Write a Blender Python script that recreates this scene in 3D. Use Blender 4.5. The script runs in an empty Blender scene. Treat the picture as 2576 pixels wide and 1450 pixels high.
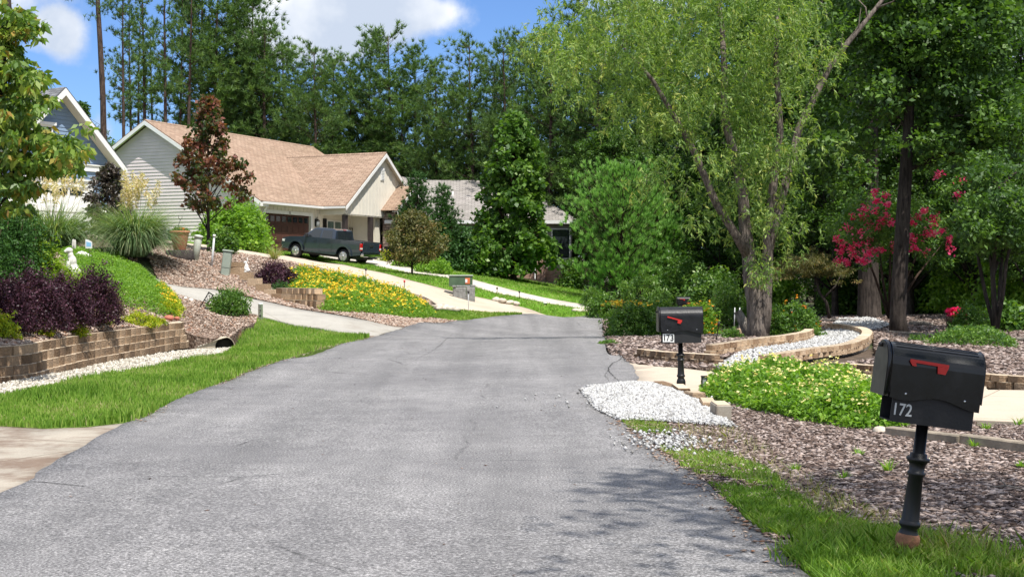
import bpy, math, random
import numpy as np
from mathutils import Vector, Matrix, geometry
random.seed(7); RNG = np.random.default_rng(7)
SC = bpy.context.scene
COL = SC.collection
# ---------------------------------------------------------------- camera, sky, sun, exposure
F = 3434.0; CX = 1287.5; HOR = 700.0; EYE = 1.65
cam = bpy.data.cameras.new('camera'); camo = bpy.data.objects.new('camera', cam); COL.objects.link(camo)
camo.location = (0, 0, EYE); camo.rotation_euler = (math.radians(90), 0, 0)
cam.lens = F/2575.0*36.0; cam.sensor_width = 36.0; cam.shift_y = -25.0/2575.0
cam.clip_start = 0.1; cam.clip_end = 3000
SC.camera = camo
SUN_EL = math.radians(62); SH = Vector((0.57, -0.82)).normalized()
sunv = Vector((SH.x*math.cos(SUN_EL), SH.y*math.cos(SUN_EL), math.sin(SUN_EL)))
sl = bpy.data.lights.new('sun', 'SUN'); so = bpy.data.objects.new('sun', sl); COL.objects.link(so)
sl.energy = 5.0; sl.angle = math.radians(0.5); sl.color = (1.0, 0.955, 0.88)
so.rotation_euler = sunv.to_track_quat('Z', 'Y').to_euler(); so.location = (0, 0, 60)
W = bpy.data.worlds.new("World"); SC.world = W; W.use_nodes = True
nt = W.node_tree; nt.nodes.clear()
def N(t, typ, **kw):
    n = t.nodes.new(typ)
    for k, v in kw.items():
        if k.startswith('i_'):
            key = k[2:]
            key = int(key) if key.isdigit() else key.replace('_', ' ')
            n.inputs[key].default_value = v
        else: setattr(n, k, v)
    return n
out = N(nt, 'ShaderNodeOutputWorld'); bg = N(nt, 'ShaderNodeBackground')
sky = N(nt, 'ShaderNodeTexSky', sky_type='NISHITA', sun_disc=False, sun_elevation=SUN_EL,
        sun_rotation=math.atan2(SH.x, SH.y), altitude=300, air_density=1.0, dust_density=0.3, ozone_density=3.0)
tc = N(nt, 'ShaderNodeTexCoord')
sep = N(nt, 'ShaderNodeSeparateXYZ'); nt.links.new(tc.outputs['Generated'], sep.inputs[0])
tint = N(nt, 'ShaderNodeMix', data_type='RGBA', blend_type='MULTIPLY'); tint.inputs[0].default_value = 1.0
nt.links.new(sky.outputs[0], tint.inputs[6]); tint.inputs[7].default_value = (0.72, 0.91, 1.25, 1)
# clouds: soft blobs at set sky directions, broken up by noise
noi = N(nt, 'ShaderNodeTexNoise'); noi.inputs['Scale'].default_value = 9.0; noi.inputs['Detail'].default_value = 9; noi.inputs['Roughness'].default_value = 0.62
nt.links.new(tc.outputs['Generated'], noi.inputs['Vector'])
acc = None
def mth(op, a, b=None, c=None, clamp=False):
    n = N(nt, 'ShaderNodeMath', operation=op, use_clamp=clamp)
    for i, s in enumerate((a, b, c)):
        if s is None: continue
        if isinstance(s, (int, float)): n.inputs[i].default_value = s
        else: nt.links.new(s, n.inputs[i])
    return n.outputs[0]
def skydir(px, py):
    return Vector(((px-CX)/F, 1.0, (HOR-py)/F)).normalized()
blobs = [(870, 20, 260, 75, 1.0), (1010, 30, 150, 48, 1.0), (700, 85, 110, 60, .9), (850, 115, 90, 45, .8), (150, 75, 70, 70, .75), (300, 180, 90, 40, .32), (100, 120, 80, 25, .35), (265, 330, 40, 60, .6),
         (1180, 330, 60, 40, .5), (-300, -200, 500, 200, .9), (2300, -300, 900, 250, .9), (1500, -700, 700, 260, 1.0), (3500, 100, 700, 200, .9), (-1500, 200, 600, 200, .9)]
for (px, py, wx, wz, amp) in blobs:
    d = skydir(px, py)
    ax = mth('MULTIPLY', mth('SUBTRACT', sep.outputs[0], d.x), F/wx)
    az = mth('MULTIPLY', mth('SUBTRACT', sep.outputs[2], d.z), F/wz)
    r2 = mth('ADD', mth('MULTIPLY', ax, ax), mth('MULTIPLY', az, az))
    g = mth('MULTIPLY', mth('POWER', 2.718, mth('MULTIPLY', r2, -1.0)), amp)
    acc = g if acc is None else mth('MAXIMUM', acc, g)
front = mth('GREATER_THAN', sep.outputs[1], 0.0)
noiw = N(nt, 'ShaderNodeTexNoise'); noiw.inputs['Scale'].default_value = 2.2; noiw.inputs['Detail'].default_value = 4; nt.links.new(tc.outputs['Generated'], noiw.inputs['Vector'])
high = mth('MAXIMUM', mth('GREATER_THAN', sep.outputs[2], 0.42), mth('LESS_THAN', sep.outputs[1], 0.1)); wide = mth('MULTIPLY', high, mth('MULTIPLY', mth('SUBTRACT', noiw.outputs[0], 0.38), 4.5))  # clouds overhead and behind the camera, unseen, added to whiten ambient light
m = mth('ADD', mth('MAXIMUM', mth('MULTIPLY', acc, front), wide), mth('MULTIPLY', mth('SUBTRACT', noi.outputs[0], 0.5), 1.5))
mask = N(nt, 'ShaderNodeMapRange', interpolation_type='SMOOTHSTEP'); nt.links.new(m, mask.inputs[0])
mask.inputs[1].default_value = 0.22; mask.inputs[2].default_value = 0.62
noi2 = N(nt, 'ShaderNodeTexNoise'); noi2.inputs['Scale'].default_value = 14; noi2.inputs['Detail'].default_value = 6
nt.links.new(tc.outputs['Generated'], noi2.inputs['Vector'])
cr = N(nt, 'ShaderNodeValToRGB'); nt.links.new(noi2.outputs[0], cr.inputs[0])
cr.color_ramp.elements[0].position = .38; cr.color_ramp.elements[0].color = (5.0, 5.7, 6.9, 1)
cr.color_ramp.elements[1].position = .60; cr.color_ramp.elements[1].color = (8.2, 8.45, 8.9, 1)
mx = N(nt, 'ShaderNodeMix', data_type='RGBA'); nt.links.new(mask.outputs[0], mx.inputs[0]); nt.links.new(tint.outputs[2], mx.inputs[6]); nt.links.new(cr.outputs[0], mx.inputs[7])
nt.links.new(mx.outputs[2], bg.inputs[0]); bg.inputs[1].default_value = 0.095; nt.links.new(bg.outputs[0], out.inputs[0])
SC.view_settings.view_transform = 'Standard'; SC.view_settings.look = 'None'
SC.view_settings.exposure = 0.42; SC.view_settings.gamma = 1.0; SC.view_settings.use_curve_mapping = False
SC.cycles.max_bounces = 6; SC.cycles.diffuse_bounces = 3; SC.cycles.glossy_bounces = 2; SC.cycles.transmission_bounces = 4; SC.cycles.transparent_max_bounces = 6
# ---------------------------------------------------------------- materials
MATS = {}
def c3(*v): return (v[0], v[1], v[2], 1.0)
def base_mat(name):
    m = bpy.data.materials.new(name); m.use_nodes = True
    t = m.node_tree; p = t.nodes['Principled BSDF']
    return m, t, p
def mat(name, col, rough=0.6, var=0.0, scale=5.0, bump=0.0, bscale=None, metal=0.0, col2=None, spec=0.5, detail=6, coat=0.0):
    """plain material: colour broken up by noise, optional bump"""
    if name in MATS: return MATS[name]
    m, t, p = base_mat(name)
    p.inputs['Roughness'].default_value = rough; p.inputs['Metallic'].default_value = metal
    p.inputs['Specular IOR Level'].default_value = spec; p.inputs['Coat Weight'].default_value = coat
    p.inputs['Base Color'].default_value = c3(*col)
    tcn = N(t, 'ShaderNodeTexCoord')
    if var or col2:
        n = N(t, 'ShaderNodeTexNoise'); n.inputs['Scale'].default_value = scale; n.inputs['Detail'].default_value = detail; n.inputs['Roughness'].default_value = .65
        t.links.new(tcn.outputs['Object'], n.inputs['Vector'])
        r = N(t, 'ShaderNodeValToRGB'); t.links.new(n.outputs[0], r.inputs[0])
        a = col2 if col2 else tuple(c*(1-var) for c in col)
        b = col if col2 else tuple(min(1, c*(1+var)) for c in col)
        r.color_ramp.elements[0].position = .35; r.color_ramp.elements[0].color = c3(*a)
        r.color_ramp.elements[1].position = .65; r.color_ramp.elements[1].color = c3(*b)
        t.links.new(r.outputs[0], p.inputs['Base Color'])
    if bump:
        n2 = N(t, 'ShaderNodeTexNoise'); n2.inputs['Scale'].default_value = bscale or scale*4; n2.inputs['Detail'].default_value = 5
        t.links.new(tcn.outputs['Object'], n2.inputs['Vector'])
        b = N(t, 'ShaderNodeBump'); b.inputs['Strength'].default_value = bump; b.inputs['Distance'].default_value = .02
        t.links.new(n2.outputs[0], b.inputs['Height']); t.links.new(b.outputs[0], p.inputs['Normal'])
    MATS[name] = m; return m
def leafmat(name, cols, trans=0.35, rough=0.55, spec=0.25, tt=(1.5, 1.6, .5, 1)):
    """foliage: per-leaf random hue, part of the light passes through"""
    if name in MATS: return MATS[name]
    m, t, p = base_mat(name)
    at = N(t, 'ShaderNodeAttribute', attribute_name='rnd')
    r = N(t, 'ShaderNodeValToRGB'); t.links.new(at.outputs['Fac'], r.inputs[0])
    el = r.color_ramp.elements
    while len(el) < len(cols): el.new(0.5)
    for i, c in enumerate(cols):
        el[i].position = i/(len(cols)-1); el[i].color = c3(*c)
    t.links.new(r.outputs[0], p.inputs['Base Color'])
    p.inputs['Roughness'].default_value = rough; p.inputs['Specular IOR Level'].default_value = spec
    tr = N(t, 'ShaderNodeBsdfTranslucent'); 
    hs = N(t, 'ShaderNodeMix', data_type='RGBA', blend_type='MULTIPLY'); hs.inputs[0].default_value = 1
    t.links.new(r.outputs[0], hs.inputs[6]); hs.inputs[7].default_value = tt
    t.links.new(hs.outputs[2], tr.inputs[0])
    ms = N(t, 'ShaderNodeMixShader'); ms.inputs[0].default_value = trans
    t.links.new(p.outputs[0], ms.inputs[1]); t.links.new(tr.outputs[0], ms.inputs[2])
    t.links.new(ms.outputs[0], t.nodes['Material Output'].inputs[0])
    MATS[name] = m; return m
def rndmat(name, cols, rough=0.8, bump=0.0, bscale=60):
    """opaque pieces (chips, stones, blocks) each with its own random tone"""
    if name in MATS: return MATS[name]
    m, t, p = base_mat(name)
    at = N(t, 'ShaderNodeAttribute', attribute_name='rnd')
    r = N(t, 'ShaderNodeValToRGB'); t.links.new(at.outputs['Fac'], r.inputs[0])
    el = r.color_ramp.elements
    while len(el) < len(cols): el.new(0.5)
    for i, c in enumerate(cols):
        el[i].position = i/(len(cols)-1); el[i].color = c3(*c)
    p.inputs['Roughness'].default_value = rough; p.inputs['Specular IOR Level'].default_value = .2
    if bump:
        tcn = N(t, 'ShaderNodeTexCoord'); n = N(t, 'ShaderNodeTexNoise'); n.inputs['Scale'].default_value = bscale; n.inputs['Detail'].default_value = 6
        t.links.new(tcn.outputs['Object'], n.inputs['Vector'])
        mm = N(t, 'ShaderNodeMix', data_type='RGBA', blend_type='MULTIPLY'); mm.inputs[0].default_value = .55
        t.links.new(r.outputs[0], mm.inputs[6]); t.links.new(n.outputs[0], mm.inputs[7])
        g = N(t, 'ShaderNodeMix', data_type='RGBA', blend_type='MULTIPLY'); g.inputs[0].default_value = 1; g.inputs[7].default_value = (1.5, 1.5, 1.5, 1)
        t.links.new(mm.outputs[2], g.inputs[6]); t.links.new(g.outputs[2], p.inputs['Base Color'])
        b = N(t, 'ShaderNodeBump'); b.inputs['Strength'].default_value = bump; b.inputs['Distance'].default_value = .03
        t.links.new(n.outputs[0], b.inputs['Height']); t.links.new(b.outputs[0], p.inputs['Normal'])
    else: t.links.new(r.outputs[0], p.inputs['Base Color'])
    MATS[name] = m; return m
def ramp(t, fac, stops):
    r = N(t, 'ShaderNodeValToRGB'); t.links.new(fac, r.inputs[0]); el = r.color_ramp.elements
    while len(el) < len(stops): el.new(0.5)
    for i, (pos, c) in enumerate(stops): el[i].position = pos; el[i].color = c3(*c)
    return r.outputs[0]
def noise(t, vec, s, d=5, r=.6):
    n = N(t, 'ShaderNodeTexNoise'); n.inputs['Scale'].default_value = s; n.inputs['Detail'].default_value = d; n.inputs['Roughness'].default_value = r
    t.links.new(vec, n.inputs['Vector']); return n.outputs[0]
def mulc(t, a, b, fac=1.0):
    x = N(t, 'ShaderNodeMix', data_type='RGBA', blend_type='MULTIPLY'); x.inputs[0].default_value = fac
    t.links.new(a, x.inputs[6])
    if isinstance(b, tuple): x.inputs[7].default_value = b
    else: t.links.new(b, x.inputs[7])
    return x.outputs[2]
def mixc(t, f, a, b):
    x = N(t, 'ShaderNodeMix', data_type='RGBA'); t.links.new(f, x.inputs[0])
    for s, i in ((a, 6), (b, 7)):
        if isinstance(s, tuple): x.inputs[i].default_value = c3(*s)
        else: t.links.new(s, x.inputs[i])
    return x.outputs[2]
def bumpn(t, p, h, s, dist):
    b = N(t, 'ShaderNodeBump'); b.inputs['Strength'].default_value = s; b.inputs['Distance'].default_value = dist
    t.links.new(h, b.inputs['Height']); t.links.new(b.outputs[0], p.inputs['Normal'])
# asphalt: coarse pale aggregate in grey binder, worn bands, cracks
m, t, p = base_mat('asphalt'); tcn = N(t, 'ShaderNodeTexCoord'); V = tcn.outputs['Object']
sp = noise(t, V, 55, 6, .8); c = ramp(t, sp, [(.38, (.045, .045, .046)), (.5, (.18, .18, .186)), (.6, (.37, .37, .378)), (.68, (.70, .70, .70))])
big = noise(t, V, .35, 5, .6); c = mulc(t, c, ramp(t, big, [(.35, (.80, .80, .82)), (.68, (1.12, 1.12, 1.13))]))
med = noise(t, V, 2.6, 6, .7); c = mulc(t, c, ramp(t, med, [(.35, (.86, .86, .87)), (.65, (1.1, 1.1, 1.1))]))
vo = N(t, 'ShaderNodeTexVoronoi', feature='DISTANCE_TO_EDGE'); vo.inputs['Scale'].default_value = .17
wv = N(t, 'ShaderNodeMix', data_type='VECTOR'); wv.inputs[0].default_value = .18
nn = N(t, 'ShaderNodeTexNoise'); nn.inputs['Scale'].default_value = 1.3; nn.inputs['Detail'].default_value = 6; t.links.new(V, nn.inputs['Vector'])
t.links.new(V, wv.inputs[4]); t.links.new(nn.outputs[1], wv.inputs[5]); t.links.new(wv.outputs[1], vo.inputs['Vector'])
crk = ramp(t, vo.outputs[0], [(0, (.35, .35, .35)), (.0016, (1, 1, 1))]); ck2 = mixc(t, ramp(t, noise(t, V, .5, 3), [(.5, (0, 0, 0)), (.6, (.8, .8, .8))]), (1, 1, 1), crk); c = mulc(t, c, ck2, 1.0)
c = mulc(t, c, ramp(t, noise(t, V, 1.1, 7, .75), [(.60, (1, 1, 1)), (.70, (.80, .79, .78))]))
mw = N(t, 'ShaderNodeMapping'); mw.inputs['Scale'].default_value = (1.1, .05, 1); mw.inputs['Rotation'].default_value = (0, 0, .03); t.links.new(V, mw.inputs['Vector']); c = mulc(t, c, ramp(t, noise(t, mw.outputs[0], 1.0, 4, .6), [(.35, (.84, .84, .84)), (.65, (1.16, 1.155, 1.15))]))
c = mulc(t, c, (1.03, 1.0, .955, 1)); t.links.new(c, p.inputs['Base Color']); p.inputs['Roughness'].default_value = .78; p.inputs['Specular IOR Level'].default_value = .35; bumpn(t, p, sp, .7, .012); MATS['asphalt'] = m
def concrete(name, c0, c1, stain, th=.56):
    m, t, p = base_mat(name); tcn = N(t, 'ShaderNodeTexCoord'); V = tcn.outputs['Object']
    c = ramp(t, noise(t, V, 1.1, 7, .65), [(.3, c0), (.7, c1)])
    c = mulc(t, c, ramp(t, noise(t, V, 60, 3, .7), [(.35, (.86, .86, .86)), (.65, (1.08, 1.08, 1.08))]))
    bj = N(t, 'ShaderNodeTexBrick'); bj.offset = 0; bj.inputs['Scale'].default_value = 1; bj.inputs['Brick Width'].default_value = 3.3; bj.inputs['Row Height'].default_value = 3.3; bj.inputs['Mortar Size'].default_value = .012
    for k_ in ('Color1', 'Color2'): bj.inputs[k_].default_value = (1, 1, 1, 1)
    bj.inputs['Mortar'].default_value = (.5, .48, .45, 1); mj = N(t, 'ShaderNodeMapping'); mj.inputs['Rotation'].default_value = (0, 0, .5 if name != 'concrete_grey' else 1.0); t.links.new(V, mj.inputs['Vector']); t.links.new(mj.outputs[0], bj.inputs['Vector']); c = mulc(t, c, bj.outputs[0])
    c = mixc(t, ramp(t, noise(t, V, .55 if name != 'concrete_apron' else 1.0, 6, .7), [(th, (0, 0, 0)), (th+.16, (.8, .8, .8))]), c, stain)
    t.links.new(c, p.inputs['Base Color']); p.inputs['Roughness'].default_value = .85; p.inputs['Specular IOR Level'].default_value = .25
    bumpn(t, p, noise(t, V, 90, 3), .3, .01); MATS[name] = m
concrete('concrete_tan', (.46, .385, .30), (.56, .475, .375), (.42, .34, .26))
concrete('concrete_pale', (.50, .455, .39), (.60, .55, .475), (.44, .39, .33))
concrete('concrete_grey', (.33, .31, .275), (.43, .41, .365), (.24, .21, .175), .5)
concrete('concrete_apron', (.31, .275, .225), (.41, .365, .30), (.15, .095, .065), .43)
def mulch_mat(name, a, b, cc, s=28, red=None):
    m, t, p = base_mat(name); tcn = N(t, 'ShaderNodeTexCoord'); V = tcn.outputs['Object']
    vo = N(t, 'ShaderNodeTexVoronoi'); vo.inputs['Scale'].default_value = s; vo.inputs['Randomness'].default_value = 1
    mp = N(t, 'ShaderNodeMapping'); mp.inputs['Scale'].default_value = (1, 1.7, 1); t.links.new(V, mp.inputs['Vector']); t.links.new(mp.outputs[0], vo.inputs['Vector'])
    sepc = N(t, 'ShaderNodeSeparateColor'); t.links.new(vo.outputs['Color'], sepc.inputs[0])
    c = ramp(t, sepc.outputs[0], [(0, a), (.5, b), (1, cc)])
    c = mulc(t, c, ramp(t, vo.outputs['Distance'], [(.25, (1, 1, 1)), (.75, (.35, .35, .35))]))
    if red: c = mixc(t, ramp(t, noise(t, V, .7, 5), [(.55, (0, 0, 0)), (.68, (.8, .8, .8))]), c, red)
    t.links.new(c, p.inputs['Base Color']); p.inputs['Roughness'].default_value = .95; p.inputs['Specular IOR Level'].default_value = .1
    bumpn(t, p, vo.outputs['Distance'], -.8, .03); MATS[name] = m
mulch_mat('mulch_soil', (.05, .034, .026), (.15, .105, .082), (.28, .215, .18), 26)
mulch_mat('mulch_red', (.10, .065, .048), (.25, .175, .135), (.42, .33, .27), 20, (.30, .12, .06))
mulch_mat('gravel_base', (.22, .20, .17), (.38, .35, .31), (.55, .52, .47), 22)
def lawn(name, a, b, dry):
    m, t, p = base_mat(name); tcn = N(t, 'ShaderNodeTexCoord'); V = tcn.outputs['Object']
    mp = N(t, 'ShaderNodeMapping'); mp.inputs['Scale'].default_value = (1, .35, 1); t.links.new(V, mp.inputs['Vector'])
    c = ramp(t, noise(t, mp.outputs[0], 14, 6, .75), [(.33, a), (.66, b)])
    c = mixc(t, ramp(t, noise(t, V, .8, 5), [(.52, (0, 0, 0)), (.75, (.7, .7, .7))]), c, dry)
    t.links.new(c, p.inputs['Base Color']); p.inputs['Roughness'].default_value = .9; p.inputs['Specular IOR Level'].default_value = .1
    bumpn(t, p, noise(t, mp.outputs[0], 30, 4), 1.0, .06); MATS[name] = m
lawn('lawn_far', (.08, .20, .015), (.16, .33, .03), (.20, .30, .05))
lawn('lawn_near', (.09, .15, .03), (.17, .25, .05), (.24, .20, .09))
# forest floor
m, t, p = base_mat('forest_floor'); tcn = N(t, 'ShaderNodeTexCoord'); V = tcn.outputs['Object']
c = ramp(t, noise(t, V, 3, 8, .75), [(.3, (.035, .028, .02)), (.55, (.11, .075, .05)), (.75, (.2, .15, .1))])
c = mixc(t, ramp(t, noise(t, V, .25, 4), [(.45, (0, 0, 0)), (.6, (.8, .8, .8))]), c, (.05, .09, .02))
t.links.new(c, p.inputs['Base Color']); p.inputs['Roughness'].default_value = .95; bumpn(t, p, noise(t, V, 9, 6), .8, .1); MATS['forest_floor'] = m
def shingle(name, a, b, cc):
    """asphalt shingles laid in courses; UV: u along the eave, v up the slope, in metres"""
    m, t, p = base_mat(name); uv = N(t, 'ShaderNodeUVMap')
    br = N(t, 'ShaderNodeTexBrick'); br.inputs['Scale'].default_value = 1.0; br.inputs['Brick Width'].default_value = .42; br.inputs['Row Height'].default_value = .19
    br.inputs['Mortar Size'].default_value = .016; br.inputs['Mortar Smooth'].default_value = .3; br.offset = .5; br.inputs['Bias'].default_value = -.1
    br.inputs['Color1'].default_value = c3(*a); br.inputs['Color2'].default_value = c3(*b); br.inputs['Mortar'].default_value = c3(*cc)
    t.links.new(uv.outputs[0], br.inputs['Vector'])
    c = mulc(t, br.outputs[0], ramp(t, noise(t, uv.outputs[0], 2.4, 6, .7), [(.35, (.84, .84, .84)), (.65, (1.1, 1.1, 1.1))]))
    c = mulc(t, c, ramp(t, noise(t, uv.outputs[0], .35, 5, .7), [(.35, (.9, .9, .88)), (.65, (1.06, 1.05, 1.05))]))
    t.links.new(c, p.inputs['Base Color']); p.inputs['Roughness'].default_value = .9; p.inputs['Specular IOR Level'].default_value = .2
    bumpn(t, p, br.outputs['Fac'], -.5, .03); MATS[name] = m
shingle('shingle_tan', (.31, .215, .155), (.40, .29, .215), (.14, .095, .07))
shingle('shingle_grey', (.27, .25, .235), (.36, .335, .315), (.12, .11, .105))
shingle('shingle_slate', (.15, .155, .165), (.25, .255, .27), (.06, .06, .065))
def brickmat(name, a, b, mo, w, h, ms=.02):
    m, t, p = base_mat(name); uv = N(t, 'ShaderNodeUVMap')
    br = N(t, 'ShaderNodeTexBrick'); br.inputs['Scale'].default_value = 1.0; br.inputs['Brick Width'].default_value = w; br.inputs['Row Height'].default_value = h
    br.inputs['Mortar Size'].default_value = ms; br.inputs['Color1'].default_value = c3(*a); br.inputs['Color2'].default_value = c3(*b); br.inputs['Mortar'].default_value = c3(*mo)
    ad = N(t, 'ShaderNodeMix', data_type='VECTOR'); ad.inputs[0].default_value = .04
    nz = N(t, 'ShaderNodeTexNoise'); nz.inputs['Scale'].default_value = 6; t.links.new(uv.outputs[0], nz.inputs['Vector'])
    t.links.new(uv.outputs[0], ad.inputs[4]); t.links.new(nz.outputs[1], ad.inputs[5]); t.links.new(ad.outputs[1], br.inputs['Vector'])
    c = mulc(t, br.outputs[0], ramp(t, noise(t, uv.outputs[0], 3.5, 6, .7), [(.3, (.6, .6, .62)), (.7, (1.3, 1.25, 1.2))]))
    t.links.new(c, p.inputs['Base Color']); p.inputs['Roughness'].default_value = .9; bumpn(t, p, br.outputs['Fac'], -.6, .02); MATS[name] = m
brickmat('brick', (.30, .15, .10), (.40, .24, .17), (.45, .40, .34), .22, .075, .008)
brickmat('field_stone', (.20, .15, .12), (.38, .30, .25), (.08, .06, .05), .34, .17, .02)
brickmat('ledge_stone', (.27, .23, .20), (.55, .48, .42), (.09, .08, .07), .38, .1, .014)
def barkmat(name, a, b, s=6):
    m, t, p = base_mat(name); tcn = N(t, 'ShaderNodeTexCoord')
    mp = N(t, 'ShaderNodeMapping'); mp.inputs['Scale'].default_value = (2.2, 2.2, .35); t.links.new(tcn.outputs['Object'], mp.inputs['Vector'])
    n = noise(t, mp.outputs[0], s, 8, .75); c = ramp(t, n, [(.36, a), (.62, b)])
    c = mulc(t, c, ramp(t, noise(t, tcn.outputs['Object'], 1.5, 5), [(.35, (.8, .8, .8)), (.65, (1.2, 1.18, 1.15))]))
    t.links.new(c, p.inputs['Base Color']); p.inputs['Roughness'].default_value = .95; p.inputs['Specular IOR Level'].default_value = .1
    bumpn(t, p, n, 1.0, .05); MATS[name] = m
barkmat('bark_dark', (.022, .018, .016), (.085, .070, .062)); barkmat('bark_grey', (.05, .04, .034), (.26, .22, .19), 7); barkmat('bark_pine', (.03, .022, .02), (.12, .085, .068)); barkmat('bark_brown', (.03, .02, .015), (.11, .075, .055)); barkmat('bark_pale', (.10, .085, .07), (.36, .32, .28))
# ---------------------------------------------------------------- object helpers
def tag(o, label=None, cat=None, group=None, kind=None):
    if label: o['label'] = label
    if cat: o['category'] = cat
    if group: o['group'] = group
    if kind: o['kind'] = kind
    return o
def link(name, me, parent=None):
    o = bpy.data.objects.new(name, me); COL.objects.link(o)
    if parent is not None: o.parent = parent
    return o
def empty(name, loc=(0, 0, 0), rz=0.0, label=None, cat=None, group=None):
    o = link(name, None); o.location = loc; o.rotation_euler = (0, 0, rz); o.empty_display_size = .2
    return tag(o, label, cat, group)
def mesh_np(name, V, Fc, m, rnd=None, parent=None, smooth=False, mats=None, midx=None):
    """Fc: (M,k) uniform polygons"""
    V = np.asarray(V, dtype=np.float32); Fc = np.asarray(Fc, dtype=np.int32); M, k = Fc.shape
    me = bpy.data.meshes.new(name); me.vertices.add(len(V)); me.vertices.foreach_set('co', V.ravel())
    me.loops.add(M*k); me.loops.foreach_set('vertex_index', Fc.ravel())
    me.polygons.add(M); me.polygons.foreach_set('loop_start', np.arange(0, M*k, k, dtype=np.int32)); me.polygons.foreach_set('loop_total', np.full(M, k, dtype=np.int32))
    if smooth: me.polygons.foreach_set('use_smooth', np.ones(M, dtype=bool))
    for mm in (mats or [m]): me.materials.append(MATS[mm] if isinstance(mm, str) else mm)
    if midx is not None: me.polygons.foreach_set('material_index', np.asarray(midx, dtype=np.int32))
    if rnd is not None:
        a = me.attributes.new('rnd', 'FLOAT', 'FACE'); a.data.foreach_set('value', np.asarray(rnd, dtype=np.float32))
    me.update(calc_edges=True)
    return link(name, me, parent)
class MB:
    """collects boxes, prisms, tubes into one mesh with optional metre UVs and per-piece rnd"""
    def __init__(s): s.v = []; s.f = []; s.r = []; s.uv = []; s.sm = []
    def add(s, vs, fs, M=None, rnd=None, uvs=None, smooth=False):
        b = len(s.v)
        for v in vs:
            v = Vector(v)
            s.v.append(tuple(M @ v) if M is not None else tuple(v))
        r = random.random() if rnd is None else rnd
        for i, f in enumerate(fs):
            s.f.append([b+k for k in f]); s.r.append(r); s.uv.append(uvs[i] if uvs else None); s.sm.append(smooth)
        return s
    def box(s, x0, x1, y0, y1, z0, z1, M=None, rnd=None):
        vs = [(x0, y0, z0), (x1, y0, z0), (x1, y1, z0), (x0, y1, z0), (x0, y0, z1), (x1, y0, z1), (x1, y1, z1), (x0, y1, z1)]
        fs = [(3, 2, 1, 0), (4, 5, 6, 7), (0, 1, 5, 4), (2, 3, 7, 6), (1, 2, 6, 5), (3, 0, 4, 7)]
        uvs = []
        for f in fs:
            q = [vs[k] for k in f]; a = Vector(q[1])-Vector(q[0]); b2 = Vector(q[2])-Vector(q[1]); n = a.cross(b2)
            if abs(n.z) > max(abs(n.x), abs(n.y)): uvs.append([(k[0], k[1]) for k in q])
            elif abs(n.x) > abs(n.y): uvs.append([(k[1], k[2]) for k in q])
            else: uvs.append([(k[0], k[2]) for k in q])
        return s.add(vs, fs, M, rnd, uvs)
    def prism(s, pts, axis, a, b, M=None, rnd=None):
        """polygon pts (2-D) extruded along axis from a to b. axis 'y': pts are (x,z); 'x': (y,z); 'z': (x,y)"""
        def mk(p, h): return {'y': (p[0], h, p[1]), 'x': (h, p[0], p[1]), 'z': (p[0], p[1], h)}[axis]
        n = len(pts); vs = [mk(p, a) for p in pts]+[mk(p, b) for p in pts]
        fs = [tuple(range(n)), tuple(range(2*n-1, n-1, -1))]; uvs = [[pts[i] for i in range(n)], [pts[i] for i in range(n-1, -1, -1)]]
        L = 0
        for i in range(n):
            j = (i+1) % n; l = math.dist(pts[i], pts[j]); fs.append((i, j, n+j, n+i)); uvs.append([(L, a), (L+l, a), (L+l, b), (L, b)]); L += l
        return s.add(vs, fs, M, rnd, uvs)
    def tube(s, pts, rad, n=8, M=None, rnd=None, cap=True):
        pts = [Vector(p) for p in pts]; rad = rad if hasattr(rad, '__len__') else [rad]*len(pts)
        vs = []; fs = []; up = Vector((0, 0, 1)); px = None
        for i, p in enumerate(pts):
            d = (pts[min(i+1, len(pts)-1)]-pts[max(i-1, 0)]); d = d.normalized() if d.length > 1e-9 else up
            if px is None: px = d.orthogonal().normalized()
            px = (px-d*px.dot(d)); px = px.normalized() if px.length > 1e-6 else d.orthogonal().normalized()
            py = d.cross(px)
            for k in range(n):
                a = 2*math.pi*k/n; vs.append(p+(px*math.cos(a)+py*math.sin(a))*rad[i])
        for i in range(len(pts)-1):
            for k in range(n): fs.append((i*n+k, i*n+(k+1) % n, (i+1)*n+(k+1) % n, (i+1)*n+k))
        if cap: fs += [tuple(range(n-1, -1, -1)), tuple((len(pts)-1)*n+k for k in range(n))]
        return s.add(vs, fs, M, rnd, None, True)
    def lathe(s, prof, n=16, M=None, rnd=None):
        """prof: (r,z) list"""
        vs = []; fs = []
        for (r, z) in prof:
            for k in range(n):
                a = 2*math.pi*k/n; vs.append((r*math.cos(a), r*math.sin(a), z))
        for i in range(len(prof)-1):
            for k in range(n): fs.append((i*n+k, i*n+(k+1) % n, (i+1)*n+(k+1) % n, (i+1)*n+k))
        fs += [tuple(range(n-1, -1, -1)), tuple((len(prof)-1)*n+k for k in range(n))]
        return s.add(vs, fs, M, rnd, None, True)
    def blob(s, c, r, M=None, rnd=None, n=10, jit=0.0):
        c = Vector(c); r = r if hasattr(r, '__len__') else (r, r, r); vs = []; fs = []; m = n//2+1
        for i in range(m+1):
            th = math.pi*i/m
            for k in range(n):
                a = 2*math.pi*k/n; j = 1+random.uniform(-jit, jit)
                vs.append(c+Vector((r[0]*math.sin(th)*math.cos(a)*j, r[1]*math.sin(th)*math.sin(a)*j, -r[2]*math.cos(th)*j)))
        for i in range(m):
            for k in range(n): fs.append((i*n+k, i*n+(k+1) % n, (i+1)*n+(k+1) % n, (i+1)*n+k))
        return s.add(vs, fs, M, rnd, None, True)
    def quad(s, vs, uvs=None, rnd=None): return s.add(vs, [tuple(range(len(vs)))], None, rnd, [uvs] if uvs else None)
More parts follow.
